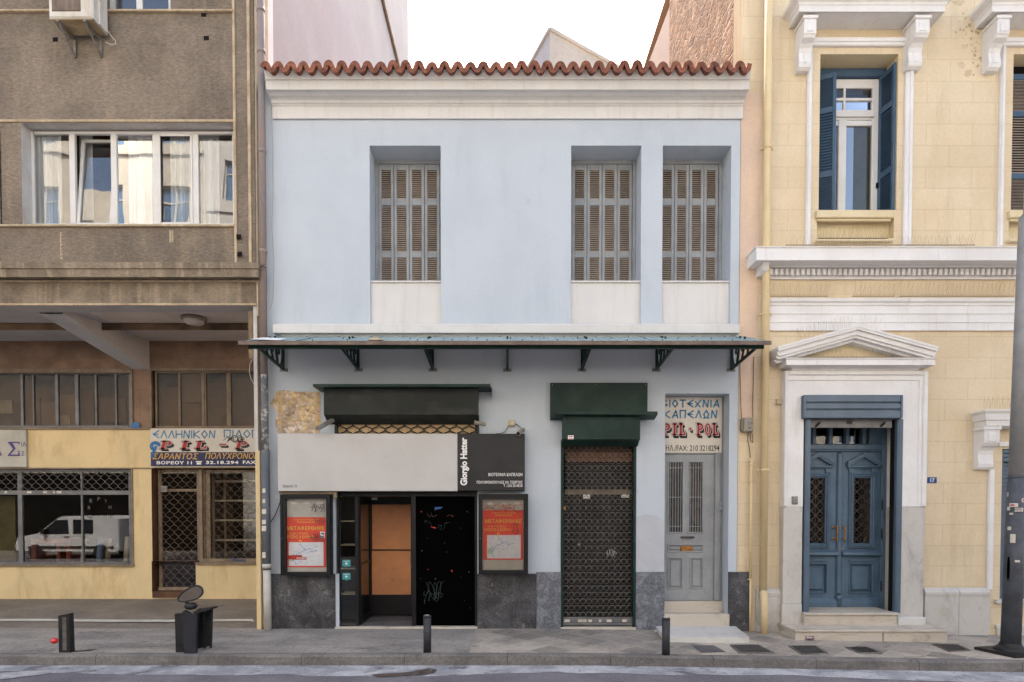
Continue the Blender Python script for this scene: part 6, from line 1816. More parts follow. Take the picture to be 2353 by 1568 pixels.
# main cornice with dentils
mb = MB()
c0, c1 = WX(1738, 580, YR - .36), XZ
prof = [(.0, WZ(643, YR)), (.04, WZ(642, YR - .04)), (.04, WZ(634, YR - .04)), (.06, WZ(633, YR - .06)), (.06, WZ(617, YR - .06)), (.12, WZ(615, YR - .12)), (.14, WZ(611, YR - .14)), (.33, WZ(600, YR - .33)), (.36, WZ(598.5, YR - .36)), (.36, WZ(571, YR - .36)), (.375, WZ(569, YR - .375)), (.38, WZ(566.5, YR - .38)), (0, WZ(562, YR - .3))]
mb.molding(c0 + .36, c1, YR, prof, True, False)
mb.build('cornice', M['white2'], yel)
mb = MB()
x = WX(1768, 625, YR - .1); st = 12.05 / FPX * (YR - .10 - CY)
zd0, zd1 = WZ(632.5, YR - .1), WZ(618.5, YR - .1)
n = 0
while n < 64: mb.bbox(x + .001, x + st * .58, YR - .115, YR - .059, zd0, zd1, .004); x += st; n += 1
mb.build('dentils', M['white2'], yel)
mb = MB()
xs_ = WX(1766, 700, YR - .06)
prof = [(.035, WZ(760, YR - .035)), (.035, WZ(742, YR - .035)), (.047, WZ(741.5, YR - .045)), (.047, WZ(722.5, YR - .047)), (.06, WZ(721.5, YR - .06)), (.06, WZ(704, YR - .06)), (.075, WZ(702, YR - .075)), (.08, WZ(697, YR - .08)), (.11, WZ(692, YR - .11)), (.12, WZ(685, YR - .12)), (.0, WZ(682, YR - .12))]
prof = [(0, WZ(760, YR))] + prof
mb.molding(xs_ + .05, XZ, YR, prof, True, False); mb.build('architrave', M['white2'], yel)
mb = MB(); x0_, x1_, z0_, z1_ = rc(1749, 604, 1771, 629, YR - .2); mb.prism([(YR, z1_ + .1), (YR - .3, z1_ + .1), (YR - .3, z1_), (YR - .22, z0_ + .05), (YR - .1, z0_), (YR, z0_)], 'x', x0_, x0_ + .10); mb.build('cornice_bracket', M['white2'], yel)

# portal
mb = MB()
YP = YR - .13
Zj = WZ(1165, YP)
px0, px1 = WX(1801.5, 1000, YP), WX(2129, 1000, YP); qx0, qx1 = WX(1846.5, 1000, YP), WX(2070, 1000, YP)
ztop, zop = WZ(853, YP), WZ(908, YP)
mb.box(px0, qx0, YP, YR, Zj + .002, ztop); mb.box(qx1, px1, YP, YR, Zj + .002, ztop); mb.box(qx0, qx1, YP, YR, zop, ztop)
b_ = .05
mb.bbox(px0, px0 + b_, YP - .035, YP - .0, Zj, ztop, .015); mb.bbox(px1 - b_ * 1.5, px1, YP - .035, YP - .0, Zj, ztop, .015); mb.bbox(px0 + b_, px1 - b_ * 1.5, YP - .034, YP - .0, ztop - .07, ztop, .015)
mb.bbox(px1 - b_ * 2.6, px1 - b_ * 1.5, YP - .015, YP - .0, Zj, ztop - .07, .006); mb.bbox(px0 + b_, px1 - b_ * 2.6, YP - .014, YP - .0, ztop - .15, ztop - .07, .006)
mb.build('portal_surround', M['white2'], yel)
gbR = gz(px1, -.1)
zbL = WZ(1436, YP); zb2 = WZ(1419.5, YP - .05)
mb = MB(); mb.bbox(px0 + .006, qx0, YP + .002, YR, WZ(1389, YP) + .003, Zj, .006); mb.build('marble_jamb', M['marble'], yel)
mb = MB(); mb.bbox(px0 - .01, qx0, YP - .012, YR, zbL - .2, WZ(1389, YP), .006); mb.build('jamb_base', M['marble'], yel)
mb = MB(); mb.bbox(qx1, px1 - .006, YP + .002, YR, zb2 - .1, Zj, .006)
mb.build('marble_jamb', M['marble'], yel)
mb = MB(); bx0_, bx1_ = WX(2063, 1430, YP - .08), WX(2127, 1430, YP - .08); mb.bbox(bx0_, bx1_, YP - .09, YR, WZ(1438, YP - .09) - .1, WZ(1420, YP - .09), .01); mb.build('jamb_base', M['stepwhite'], yel)
# horizontal cornice and pediment
mb = MB()
h0, h1_ = WX(1807, 835, YR - .30), WX(2149, 835, YR - .30)
prof = [(.13, WZ(854, YR - .13)), (.14, WZ(852, YR - .14)), (.155, WZ(848, YR - .15)), (.20, WZ(843, YR - .20)), (.27, WZ(840, YR - .27)), (.30, WZ(839, YR - .30)), (.30, WZ(827, YR - .30)), (.315, WZ(825, YR - .31)), (.32, WZ(822.5, YR - .32)), (0, WZ(820, YR - .3))]
prof = [(0, WZ(856, YR))] + prof
mb.molding(h0 + .30, h1_ - .30, YR, prof); mb.build('portal_cornice', M['white2'], yel)
apx, apz = WX(1972, 747, YR - .34), WZ(747, YR - .34)
lx, lz = WX(1787, 797, YR - .34), WZ(797, YR - .34); rx, rz_ = WX(2157, 797, YR - .34), WZ(797, YR - .34)
mb = MB()
th = (apz - WZ(782, YR - .30))
for (ex, ez) in ((lx, lz), (rx, rz_)):
    layers = ((0, .14, .345), (.14, .30, .335), (.30, .62, .30), (.62, .80, .27), (.80, 1.0, .2))
    for u0, u1, pr in layers:
        mb.prism([(ex, ez - th * u0), (apx, apz - th * u0), (apx, apz - th * u1), (ex + (apx - ex) * .05 * u1, ez - th * u1)], 'y', YR - pr, YR)
mb.build('pediment', M['white2'], yel)
mb = MB(); mb.prism([(WX(1815, 822, YR - .05), WZ(822, YR - .05)), (WX(2140, 822, YR - .05), WZ(822, YR - .05)), (apx, apz - th * .8)], 'y', YR - .05, YR - .001); mb.build('tympanum', M['yellow_plain'], yel)

# portal door
YDo = YR + .42
D0, D1 = ops[4][0], ops[4][1]
fr = MB()
zt = WZ(984, YDo) + .45; zbD = WZ(1400.5, YDo); zlt = WZ(1039, YDo)
cxm = WX(1927, 1200, YDo)
lw = WX(2022, 1200, YDo) - cxm
fr.bbox(D0 + .001, cxm - lw - .0, YDo - .04, YDo + .08, zbD - .02, zt, .008); fr.bbox(cxm + lw + .0, D1 - .001, YDo - .04, YDo + .08, zbD - .02, zt, .008)
fr.bbox(cxm - lw, cxm + lw, YDo - .04, YDo + .08, zlt + .004, WZ(1021, YDo), .008); fr.bbox(cxm - lw, cxm + lw, YDo - .07, YDo - .04, zlt + .03, zlt + .12, .012); fr.bbox(cxm - lw, cxm + lw, YDo - .03, YDo + .06, zt - .2, zt, .008)
for k in range(1, 5):
    x = cxm - lw + 2 * lw * k / 5 - .02; fr.bbox(x - .03, x + .03, YDo - .03, YDo + .06, WZ(1021, YDo), zt - .2, .006)
fr.bbox(cxm + lw - .2, cxm + lw, YDo - .025, YDo + .06, WZ(1021, YDo), zt - .2, .006)
door = fr.build('portal_door', M['bluewood'], yel)
mb = MB(); mb.quad((cxm - lw, YDo + .04, WZ(1021, YDo)), (cxm + lw, YDo + .04, WZ(1021, YDo)), (cxm + lw, YDo + .04, zt), (cxm - lw, YDo + .04, zt)); mb.build('transom_pane', M['glass_dark'], door)
for s in (-1, 1):
    lb = MB()
    x0_ = cxm + (.015 if s > 0 else -lw + .003); x1_ = cxm + (lw - .003 if s > 0 else -.015)
    xm = (x0_ + x1_) / 2 + s * .03
    gw = .148
    g0, g1 = xm - gw, xm + gw
    gz0, gz1_ = WZ(1250, YDo), WZ(1098, YDo)
    pz0, pz1 = WZ(1362, YDo), WZ(1297, YDo)
    lb.hole_wall(x0_, x1_, zbD + .01, zlt, YDo, [(g0, g1, gz0, gz1_, .04), (g0 - .03, g1 + .03, pz0, pz1, .025)])
    lb.quad((x0_, YDo + .041, zbD), (x1_, YDo + .041, zbD), (x1_, YDo + .041, gz0), (x0_, YDo + .041, gz0)); lb.quad((x0_, YDo, zbD), (x0_, YDo + .05, zbD), (x0_, YDo + .05, zlt), (x0_, YDo, zlt)); lb.quad((x1_, YDo, zbD), (x1_, YDo + .05, zbD), (x1_, YDo + .05, zlt), (x1_, YDo, zlt))
    for i, (w_, pr) in enumerate(((.075, .035), (.045, .05), (.02, .03))):     # stepped moulding round the glass
        lb.bbox(g0 - w_, g0 - w_ + .03, YDo - pr, YDo - .001, gz0 - w_, gz1_ + w_, .01); lb.bbox(g1 + w_ - .03, g1 + w_, YDo - pr, YDo - .001, gz0 - w_, gz1_ + w_, .01)
        lb.bbox(g0 - w_ + .03, g1 + w_ - .03, YDo - pr, YDo - .001, gz1_ + w_ - .03, gz1_ + w_, .01); lb.bbox(g0 - w_ + .03, g1 + w_ - .03, YDo - pr, YDo - .001, gz0 - w_, gz0 - w_ + .03, .01)
    wz = WZ(1272, YDo); lb.prism([(YDo, wz + .06), (YDo - .05, wz + .03), (YDo - .085, wz + .02), (YDo - .09, wz - .02), (YDo - .06, wz - .04), (YDo, wz - .05)], 'x', x0_ + .02, x1_ - .02)
    lb.bbox(g0 - .055, g1 + .055, YDo - .02, YDo - .001, WZ(1291, YDo), WZ(1286, YDo), .006)
    lb.bbox(g0 + .005, g1 - .005, YDo - .006, YDo + .02, pz0 + .035, pz1 - .035, .025)
    for q in ((g0 - .055, g1 + .055, pz1, pz1 + .022), (g0 - .055, g1 + .055, pz0 - .022, pz0), (g0 - .055, g0 - .03, pz0, pz1), (g1 + .03, g1 + .055, pz0, pz1)): lb.bbox(q[0], q[1], YDo - .02, YDo - .001, q[2], q[3], .008)
    bz = WZ(1378, YDo); lb.prism([(YDo, bz + .03), (YDo - .02, bz + .02), (YDo - .06, bz - .04), (YDo - .06, zbD + .012), (YDo, zbD + .012)], 'x', x0_ + .02, x1_ - .02)
    # small pediment
    pa, pb = WZ(1041, YDo), WZ(1066, YDo); hw = .275
    for u, pr in ((0, .085), (.022, .075), (.045, .06)):
        for e in (-1, 1):
            lb.prism([(xm + e * hw, pb + .025 - u), (xm, pa - u), (xm, pa - u - .03), (xm + e * hw * .97, pb + .025 - u - .03)], 'y', YDo - pr, YDo - .001)
    lb.bbox(xm - hw * .95, xm + hw * .95, YDo - .06, YDo - .001, WZ(1075, YDo), WZ(1071, YDo), .006); lb.bbox(xm - hw * .9, xm + hw * .9, YDo - .04, YDo - .001, WZ(1078, YDo), WZ(1075.3, YDo), .006)
    for e in (-1, 1):
        xx = xm + e * .185; lb.bbox(xx - .045, xx + .045, YDo - .035, YDo - .001, WZ(1087, YDo), WZ(1078.3, YDo), .004)
    leaf = lb.build('door_leaf', M['bluewood'], yel)
    mb = MB(); mb.quad((g0, YDo + .025, gz0), (g1, YDo + .025, gz0), (g1, YDo + .025, gz1_), (g0, YDo + .025, gz1_)); mb.build('pane', M['glass_dark'], leaf)
    mb = MB(); nx = 2; sp = (g1 - g0) / nx; ny = int((gz1_ - gz0) / sp)
    sp2 = (gz1_ - gz0) / ny
    for i in range(nx):
        for j in range(ny):
            xa, za = g0 + i * sp, gz0 + j * sp2
            mb.tube([(xa, YDo + .005, za), (xa + sp, YDo + .005, za + sp2)], .0085, 4); mb.tube([(xa + sp, YDo + .009, za), (xa, YDo + .009, za + sp2)], .0085, 4)
    for j in range(ny * 2 - 1): mb.tube([(g0, YDo + .014, gz0 + (j + 1) * sp2 / 2), (g1, YDo + .014, gz0 + (j + 1) * sp2 / 2)], .004, 4)
    mb.tube([((g0 + g1) / 2, YDo + .014, gz0), ((g0 + g1) / 2, YDo + .014, gz1_)], .004, 4)
    mb.build('door_lattice', surf('dull_lattice', C(84, 78, 74), C(64, 60, 58), 9, .4, metal=.5, bump=0, grain=.05), leaf)
    hx = cxm + s * .065 + .0; hz0, hz1 = WZ(1246, YDo - .08), WZ(1206, YDo - .08)
    mb = MB(); mb.smooth = True; hp = [(.006, 0), (.012, .02), (.007, .035), (.014, .05), (.009, .07), (.011, .15), (.014, hz1 - hz0 - .05), (.007, hz1 - hz0 - .035), (.012, hz1 - hz0 - .02), (.004, hz1 - hz0)]
    mb.lathe(hp, (hx, YDo - .08, hz0), 10)
    for zq in (hz0 + .05, hz1 - .05): mb.tube([(hx, YDo - .08, zq), (hx - .03, YDo - .01, zq)], .009, 6); mb.lathe([(.02, -.012), (.024, 0), (.018, .008)], (hx - .032, YDo - .012, zq), 10, 'y')
    mb.build('handle', M['brass'], leaf)
    if s > 0:
        mb = MB()
        for y in (1161, 1227, 1346): mb.lathe([(.006, -.09), (.012, -.07), (.012, .07), (.006, .09)], (x1_ + .006, YDo - .05, WZ(y, YDo)), 8)
        mb.build('hinge', M['iron'], leaf)
mb = MB(); mb.smooth = True; mb.lathe([(.045, zbD + .02), (.045, WZ(1376, YDo)), (.055, WZ(1375, YDo)), (.055, WZ(1371, YDo)), (.04, WZ(1369, YDo)), (.01, WZ(1366, YDo))], (cxm, YDo - .03, 0), 14); mb.smooth = False
mb.bbox(cxm - .04, cxm + .04, YDo - .045, YDo - .001, WZ(1365, YDo), zlt - .02, .015); mb.build('astragal', M['bluewood'], door)
mb = MB(); mb.lathe([(.022, 0), (.022, -.012), (.012, -.014)], (cxm + .03, YDo - .046, WZ(1262, YDo)), 12, 'y'); mb.build('lock_escutcheon', M['zinc'], door)
mb = MB(); mb.box(D0 - .1, D1 + .1, YR + 1.2, YR + 1.25, 0, 4); mb.build('hall_backing', M['dark'], door)
# white side reveal seen right of the door
mb = MB(); rx0 = WX(2052, 1200, YP + .2)
mb.box(WX(2050.5, 1200, YR + .25), D1 - .002, YR + .05, YDo - .045, Zj, zt); mb.build('door_reveal', M['white2'], yel)
mb = MB(); mb.box(WX(2050.5, 1200, YR + .25) - .001, D1 - .002, YR + .05, YDo - .045, zbD - .02, Zj - .002); mb.build('reveal_marble', M['marble'], yel)
# roller shutter over the door: box, guides, bottom rail
YX = YP - .10
rs = MB(); X0, X1, Z0, Z1 = rc(1848, 908, 2075, 961, YX)
h = (Z1 - Z0)
rs.box(X0, X0 + .03, YX, YP + .0, Z0, Z1); rs.box(X1 - .03, X1, YX, YP + .0, Z0, Z1)
for u0, u1 in ((0, .30), (.37, .60), (.67, 1.0)): rs.bbox(X0 + .03, X1 - .03, YX + .006, YP - .001, Z0 + h * (1 - u1) + .0, Z0 + h * (1 - u0), .008)
rs.box(X0 + .03, X1 - .03, YX + .04, YP - .002, Z0 + .01, Z1 - .01)
roll = rs.build('roller_shutter', M['bluemetal'], yel)
mb = MB()
for a_, b2 in ((1846.5, 1859.5), (2057, 2070)):
    xa, xb, za, _ = rc(a_, 961, b2, 1409, YP + .02); mb.bbox(xa, xb, YP + .0 - .012, YP + .12, za, Z0 - .001, .006); mb.bbox(xa + .02, xb - .02, YP - .02, YP - .012, za, Z0 - .001, .003); mb.build('guide', M['bluemetal'], roll); mb = MB()

mb = MB(); xa, xb, za, _ = rc(2050.5, 961, 2057, 1409, YP + .06); mb.box(xa, xb, YP + .06, YP + .14, za, Z0); mb.build('guide_slot', M['dark'], roll)
mb = MB(); xa, xb, za, zb_ = rc(1860, 965, 2050, 983.5, YP + .05); mb.bbox(xa, xb, YP + .05, YP + .08, za, zb_, .004); mb.box(xa, xb, YP + .052, YP + .14, zb_ + .001, Z0 + .2); mb.m = 1
for x in (1880, 2030):
    xx, z_ = WX(x, 974, YP), WZ(976, YP); mb.add([(xx - .03, YP + .048, z_ - .03), (xx + .01, YP + .048, z_ - .03), (xx + .05, YP + .0, z_ + .04), (xx + .01, YP + .0, z_ + .04), (xx - .03, YP + .049, z_ - .02), (xx + .01, YP + .049, z_ - .02)], [(0, 1, 2, 3), (0, 3, 4)])
xx, z_ = WX(1956, 972, YP), WZ(971, YP); mb.box(xx - .045, xx + .045, YP + .046, YP + .049, z_ - .02, z_ + .03); mb.build('bottom_rail', [M['frame_grey'], M['iron']], roll)
# marble steps of the portal
S1 = WZ(1417, YP - .10)
mb = MB(); xa, xb = WX(1847, 1415, YP - .1), WX(2064, 1415, YP - .1); zst = WZ(1409, YP - .1)
mb.bbox(xa, xb, YP - .13, YDo + .1, zst - .035, zst, .008); mb.bbox(xa + .01, xb - .02, YP - .10, YDo + .1, -.2, zst - .036, .004); mb.build('step', M['stepmarble'], yel)
YSt = YP - .50
zl_ = WZ(1436.5, YP - .1)
lx0, lx1 = WX(1828, 1452, YSt), WX(2177, 1452, YSt)
mb = MB(); lxm = WX(2030, 1452, YSt)
mb.bbox(lx0 - .02, lxm - .003, YSt - .02, YR - .001, zl_ - .035, zl_, .008); mb.bbox(lxm, lx1 + .01, YSt - .02, YR - .001, zl_ - .035, zl_ - .001, .008)
mb.bbox(lx0, lxm - .01, YSt, YR - .001, -.3, zl_ - .036, .004); mb.bbox(lxm + .005, lx1, YSt, YR - .001, -.3, zl_ - .037, .004)
mb.build('step', M['stepmarble'], yel)
# marble plinths
for x0_, x1_, y0_ in ((1739, 1800, 1357), (2126, 2204, 1356), (2205, 2275.5, 1356)):
    X0, X1, Z0, Z1 = rc(x0_, y0_, x1_, 1480, YR - .07)
    mb = MB(); mb.prism([(YR, Z1 + .03), (YR - .03, Z1 + .02), (YR - .07, Z1 - .04), (YR - .07, Z1 - .09), (YR - .06, Z1 - .095), (YR - .06, Z0 - .2), (YR, Z0 - .2)], 'x', X0, X1); mb.build('marble_plinth', M['marble'], yel)
# ground floor window at the right edge
mb = MB(); h0 = WX(2249, 965, YR - .3)
prof = [(0, WZ(986, YR)), (.16, WZ(985, YR - .16)), (.2, WZ(981, YR - .2)), (.24, WZ(979, YR - .24)), (.25, WZ(967, YR - .25)), (.27, WZ(965, YR - .27)), (.28, WZ(951, YR - .28)), (.31, WZ(945, YR - .31)), (.315, WZ(941, YR - .315)), (0, WZ(938, YR - .3))]
mb.molding(WX(2265, 960, YR - .28) + .28, 12, YR, prof, True, False); mb.build('hood', M['white2'], yel)
mb = MB(); console(mb, WX(2262, 1000, YR - .22), WX(2297, 1000, YR - .22), YR, WZ(988, YR - .22), WZ(1080, YR), .22); mb.build('console', M['white2'], yel)
mb = MB(); X0, X1, Z0, Z1 = rc(2271, 1078, 2284, 1357, YR - .04); mb.bbox(X0, X1, YR - .05, YR - .001, Z0, Z1, .014); mb.pbox(2297, 1015, 2400, 1026, YR - .04, .038); mb.build('surround', M['white2'], yel)
a, b, c, d, e = ops[5]
mb = MB()
k = 0; z = c
n = 34; st = (d - .2 - c) / n
for k in range(n): mb.bbox(a + .04, b, YR + .08, YR + .1, c + k * st, c + (k + .86) * st, .004)
for k in range(3): mb.bbox(a + .01, b, YR + .0, YR + .09, d - .2 + k * .066, d - .2 + (k + .9) * .066, .006)
mb.bbox(a + .001, a + .04, YR + .02, YR + .1, c, d - .2, .004); mb.box(a, b, YR + .101, YR + .12, c, d)
mb.build('window_shutter', M['bluemetal'], yel)
mb = MB(); mb.pbox(2291, 1379, 2450, 1387, YR - .06, .2); mb.pbox(2291, 1437, 2450, 1444, YR - .05, .05); mb.build('window_sill', M['stepwhite'], yel)
mb = MB(); X0, X1, Z0, Z1 = rc(2291, 1444, 2450, 1475, YR - .03); mb.box(X0, X1, YR - .03, YR - .001, Z0 - .1, Z1); mb.build('plinth_band', M['marble'], yel)

# bird spikes
def spikes(label, pts, h, n, lean=0.0, grp='bird spikes on the yellow house'):
    mb = MB(); rn = random.Random(len(label))
    (xa, ya, za), (xb, yb_, zb_) = pts
    mb.box(min(xa, xb), max(xa, xb), ya - .012, ya + .012, min(za, zb_), min(za, zb_) + .006) if abs(za - zb_) < .02 else None
    for i in range(n):
        t = (i + .5) / n; x, y, z = xa + (xb - xa) * t, ya + (yb_ - ya) * t, za + (zb_ - za) * t
        for s in ((-1, 1) if i % 2 else (0,)):
            mb.tube([(x, y, z), (x + lean + rn.uniform(-.02, .02), y + s * .05 - .02, z + h * rn.uniform(.85, 1.05))], .0013, 3, caps=False)
    o = recenter(mb.build('bird_spikes', M['spike'])); tag(o, label, 'bird spikes', grp)


def pt3(x, y, Y): return (WX(x, y, Y), Y, WZ(y, Y))
spikes('bird spikes in the recessed panel under the open blue shutters', (pt3(1880, 548.5, YR - .02), pt3(2040, 548.5, YR - .02)), .15, 34)
spikes('sparse bird spikes on the big cornice below the open window', (pt3(1805, 564, YR - .2), pt3(2240, 564, YR - .2)), .14, 60)
spikes('bird spikes on the white band beside the yellow downpipe', (pt3(1768, 681.5, YR - .08), pt3(1902, 681.5, YR - .08)), .20, 26, .02)
spikes('bird spikes on the white band above the pediment', (pt3(1958, 681.5, YR - .08), pt3(2056, 681.5, YR - .08)), .20, 18, .04)
spikes('long run of bird spikes on the white band ending at the lamp post', (pt3(2068, 681.5, YR - .08), pt3(2330, 681.5, YR - .08)), .20, 52, .04)
spikes('bird spikes climbing the left slope of the pediment', ((lx + .35, YR - .25, lz + .13), (apx - .05, YR - .25, apz)), .18, 26, -.03)
spikes('few bird spikes just right of the pediment peak', ((apx + .03, YR - .25, apz - .0), (apx + .33, YR - .25, apz - .095)), .22, 8, .04)
spikes('bird spikes near the right tip of the pediment', ((rx - .33, YR - .25, rz_ + .105), (rx - .08, YR - .25, rz_ + .03)), .18, 8, .04)
spikes('bird spikes inside the pediment triangle', (pt3(1822, 821.5, YR - .2), pt3(2120, 821.5, YR - .2)), .12, 56)
spikes('rusty bird spikes on the small hood behind the lamp post', (pt3(2255, 939, YR - .2), pt3(2345, 936, YR - .2)), .18, 16)

# yellow downpipe, conduit, boxes
dp = thing('downpipe', 'yellow painted downpipe running the full height of the yellow house', 'downpipe', (WX(1750, 1450, -.08), -.08, gz(4.1, 0)))
YPp = -.10; xp = WX(1760, 700, YPp)
mb = MB(); mb.smooth = True; mb.tube([(xp, YPp, WZ(1360, YPp)), (xp, YPp, 13.5)], .058, 14); mb.tube([(xp, YPp - .0, WZ(1352, YPp)), (xp, YPp, WZ(1358, YPp)), (xp + .0, YPp - .05, WZ(1385, YPp)), (xp, YPp - .05, gz(4.1, -.1) - .02)], .058, 14); mb.build('pipe', M['ypipe'], dp)
mb = MB()
for y in (341, 722, 1080): mb.lathe([(.066, -.012), (.07, -.012), (.07, .012), (.066, .012)], (xp, YPp, WZ(y, YPp)), 14); mb.box(xp - .10, xp + .1, YPp + .01, YPp + .05, WZ(y, YPp) - .012, WZ(y, YPp) + .012)
mb.build('clamp', M['ypipe'], dp)
cd = thing('conduit', 'thin yellow conduit below the numbered grey box', 'conduit', (WX(1723, 1450, -.05), -.05, 0))
xq = WX(1723.5, 1250, -.04)
mb = MB(); mb.smooth = True; mb.tube([(xq + .005, -.05, WZ(1330, -.05)), (xq, -.05, WZ(1052, -.05))], .022, 8); mb.tube([(xq + .01, -.05, gz(4, 0)), (xq + .008, -.05, WZ(1330, -.05))], .016, 8); mb.build('pipe', M['ypipe'], cd)
mb = MB()
for y in (1060, 1068, 1106, 1180, 1332): mb.box(xq - .035, xq + .035, -.075, -.028, WZ(y, -.05) - .008, WZ(y, -.05) + .008)
mb.build('clip', M['ypipe'], cd)
ub = thing('meter_box', 'grey utility box numbered 214 38 with cables on the yellow wall', 'utility box', (WX(1720, 990, -.1), -.06, WZ(992, -.1)))
mb = MB(); X0, X1, Z0, Z1 = rc(1709.5, 960, 1731.5, 992, -.10); mb.bbox(X0, X1, -.10, YR - .001, Z0, Z1, .012); mb.bbox(X0 - .02, X0 - .001, -.07, YR - .001, Z0 + .02, Z1 - .01, .006); mb.build('case', M['utility'], ub)
mb = MB(); text(mb, '214', 1718, 970, 1729, 976, -.103, .0); text(mb, '38', 1718.5, 981, 1725.5, 986.5, -.103, 0); mb.build('number', M['letter_dark'], ub)
mb = MB()
for pts in ([(1700, 838), (1701, 880), (1702, 930), (1705, 975), (1709, 988)], [(1732, 820), (1731, 880), (1729, 930), (1730, 960)], [(1722, 992), (1719, 1000), (1718, 1012), (1722, 1030), (1724, 1052)], [(1727, 992), (1730, 1006), (1729, 1018), (1724, 1012), (1724, 994)]):
    mb.tube([(WX(x, y, -.01), -.012, WZ(y, -.01)) for x, y in pts], .006, 4)
mb.build('cable', M['cable'], ub)
ib = thing('intercom', 'grey intercom plate on the white portal beside the blue door', 'intercom', (WX(1827.5, 1158, YP), YP, WZ(1159, YP)))
mb = MB(); X0, X1, Z0, Z1 = rc(1821, 1141, 1834, 1159, YP - .03); mb.bbox(X0, X1, YP - .03, YP - .0, Z0, Z1, .008); mb.build('case', M['zinc'], ib)
mb = MB(); mb.bbox(X0 + .02, X1 - .02, YP - .036, YP - .03, Z0 + .03, Z1 - .01, .003); mb.build('plate', M['utility'], ib)
mb = MB(); mb.lathe([(.008, 0), (.008, -.005)], ((X0 + X1) / 2, YP - .036, (Z0 + Z1) / 2), 8, 'y'); mb.build('button', M['dark'], ib)
jb = MB(); X0, X1, Z0, Z1 = rc(1785.5, 917, 1798, 929, YR - .05); jb.bbox(X0, X1, YR - .05, YR - .001, Z0, Z1, .01); o = recenter(jb.build('junction_box', M['beigeplastic'])); tag(o, 'small beige junction box touching the left edge of the white portal', 'junction box')
hn = thing('house_number', 'small blue enamel plate with number 17 beside the portal', 'house number', (WX(2140, 1110, YR), YR, WZ(1110, YR)))
mb = MB(); X0, X1, Z0, Z1 = rc(2132, 1097, 2153, 1110.5, YR - .012); mb.bbox(X0, X1, YR - .012, YR - .001, Z0, Z1, .004); mb.build('plate', M['plateblue'], hn)
mb = MB(); text(mb, '17', 2138, 1099.5, 2147.5, 1108, YR - .015, .02); mb.build('number', M['letter_white'], hn)

# ================================================================ houses seen over the roof
bg = thing('gable_house', 'pale corner of a tall house showing over the tiled roof', 'house', (2.0, 16, 0))
dist = 25.0
cx_, cz_ = W(1263.5, 69.5, dist + CY)
dl = Vector((-.37, 1)).normalized(); dr_ = Vector((1.457, 1)).normalized()
A = Vector((cx_, dist + CY)); B = A + dl * 13; Cc = A + dr_ * 9; Dd = B + dr_ * 9
mb = MB()
mb.m = 0; mb.quad((A.x, A.y, 0), (B.x, B.y, 0), (B.x, B.y, cz_), (A.x, A.y, cz_))
mb.m = 1; mb.quad((A.x, A.y, 0), (Cc.x, Cc.y, 0), (Cc.x, Cc.y, cz_), (A.x, A.y, cz_))
mb.m = 0; mb.quad((B.x, B.y, 0), (Dd.x, Dd.y, 0), (Dd.x, Dd.y, cz_), (B.x, B.y, cz_)); mb.quad((Cc.x, Cc.y, 0), (Dd.x, Dd.y, 0), (Dd.x, Dd.y, cz_), (Cc.x, Cc.y, cz_)); mb.quad((A.x, A.y, cz_), (B.x, B.y, cz_), (Dd.x, Dd.y, cz_), (Cc.x, Cc.y, cz_))
mb.build('wall', [M['terrawall'], M['greywall']], bg)
mb = MB(); mb.tube([(A.x, A.y, cz_ + .03), (B.x, B.y, cz_ + .03)], .10, 4); mb.tube([(A.x, A.y, cz_ + .03), (Cc.x, Cc.y, cz_ + .03)], .10, 4); mb.build('parapet_cap', M['greywall'], bg)
mb = MB(); xw = XP + .05; z1p = 1.83 + 1041 * (3.83 * 1420 / 250) / 1420
mb.tube([(xw, 2.0, 17.6), (xw, 14.0, 17.6)], .05, 8)
o = recenter(mb.build('rail_pipe', M['frame_tan'])); tag(o, 'thin brown pipe running along the pale party wall above the roof', 'pipe')

# ================================================================ street furniture
def bollard(px, ptop, pbase, w, label, mk):
    zg = -.035
    x, y = GP(px, pbase, zg); zg = gz(x, y); x, y = GP(px, pbase, zg)
    k = (y - CY) / FPX
    return x, y, zg, (pbase - ptop) * k * .985, w * k / 2


x, y, zg, h, r_ = bollard(982, 1412, 1499, 18, '', 0)
bo = thing('bollard', 'slim dark bollard standing in front of the black shop pane', 'bollard', (x, y, zg), 'dark round bollards on the kerb')
mb = MB(); mb.smooth = True; mb.tube([(x, y, zg - .02), (x, y, zg + h - .02)], r_, 18); mb.build('post', M['bollard'], bo)
mb = MB(); mb.smooth = True; mb.lathe([(r_ * 1.02, h - .03), (r_ * 1.03, h - .015), (r_ * .95, h - .003), (r_ * .5, h), (.002, h)], (x, y, zg), 18); mb.build('cap', M['bollard'], bo)
mb = MB(); rn = random.Random(3)
for k in range(2): mb.add([(x - r_ * .3 + .02 * k + q[0] * .02, y - r_ * .2 + q[1] * .03, zg + h + .003) for q in ((-1, -1), (1, -.7), (.8, 1), (-.6, .8))], [(0, 1, 2, 3)])
mb.build('chip', M['signwhite'], bo)
x2, y2, zg2, h2_, r2_ = bollard(1530, 1416, 1505, 19, '', 0)
copy_thing(bo, (x2, y2, zg2), 'slim dark bollard standing before the worn marble slab of the grey door')
x, y, zg, h, r_ = bollard(154, 1407, 1498, 26, '', 0)
ba = thing('bollard', 'square black post with a slanted top at the left kerb', 'bollard', (x, y, zg))
mb = MB(); mb.prism([(x - r_, zg - .02), (x + r_, zg - .02), (x + r_ * .85, zg + h), (x - r_ * 1.05, zg + h - .03)], 'y', y - r_ * .6, y + r_ * .6); mb.build('post', M['iron'], ba)
mb = MB(); mb.box(x - r_ * .3, x + r_ * .4, y - r_ * .6 - .004, y - r_ * .6 - .0005, zg + .03, zg + h - .05); mb.build('face_groove', M['wiregrey'], ba)
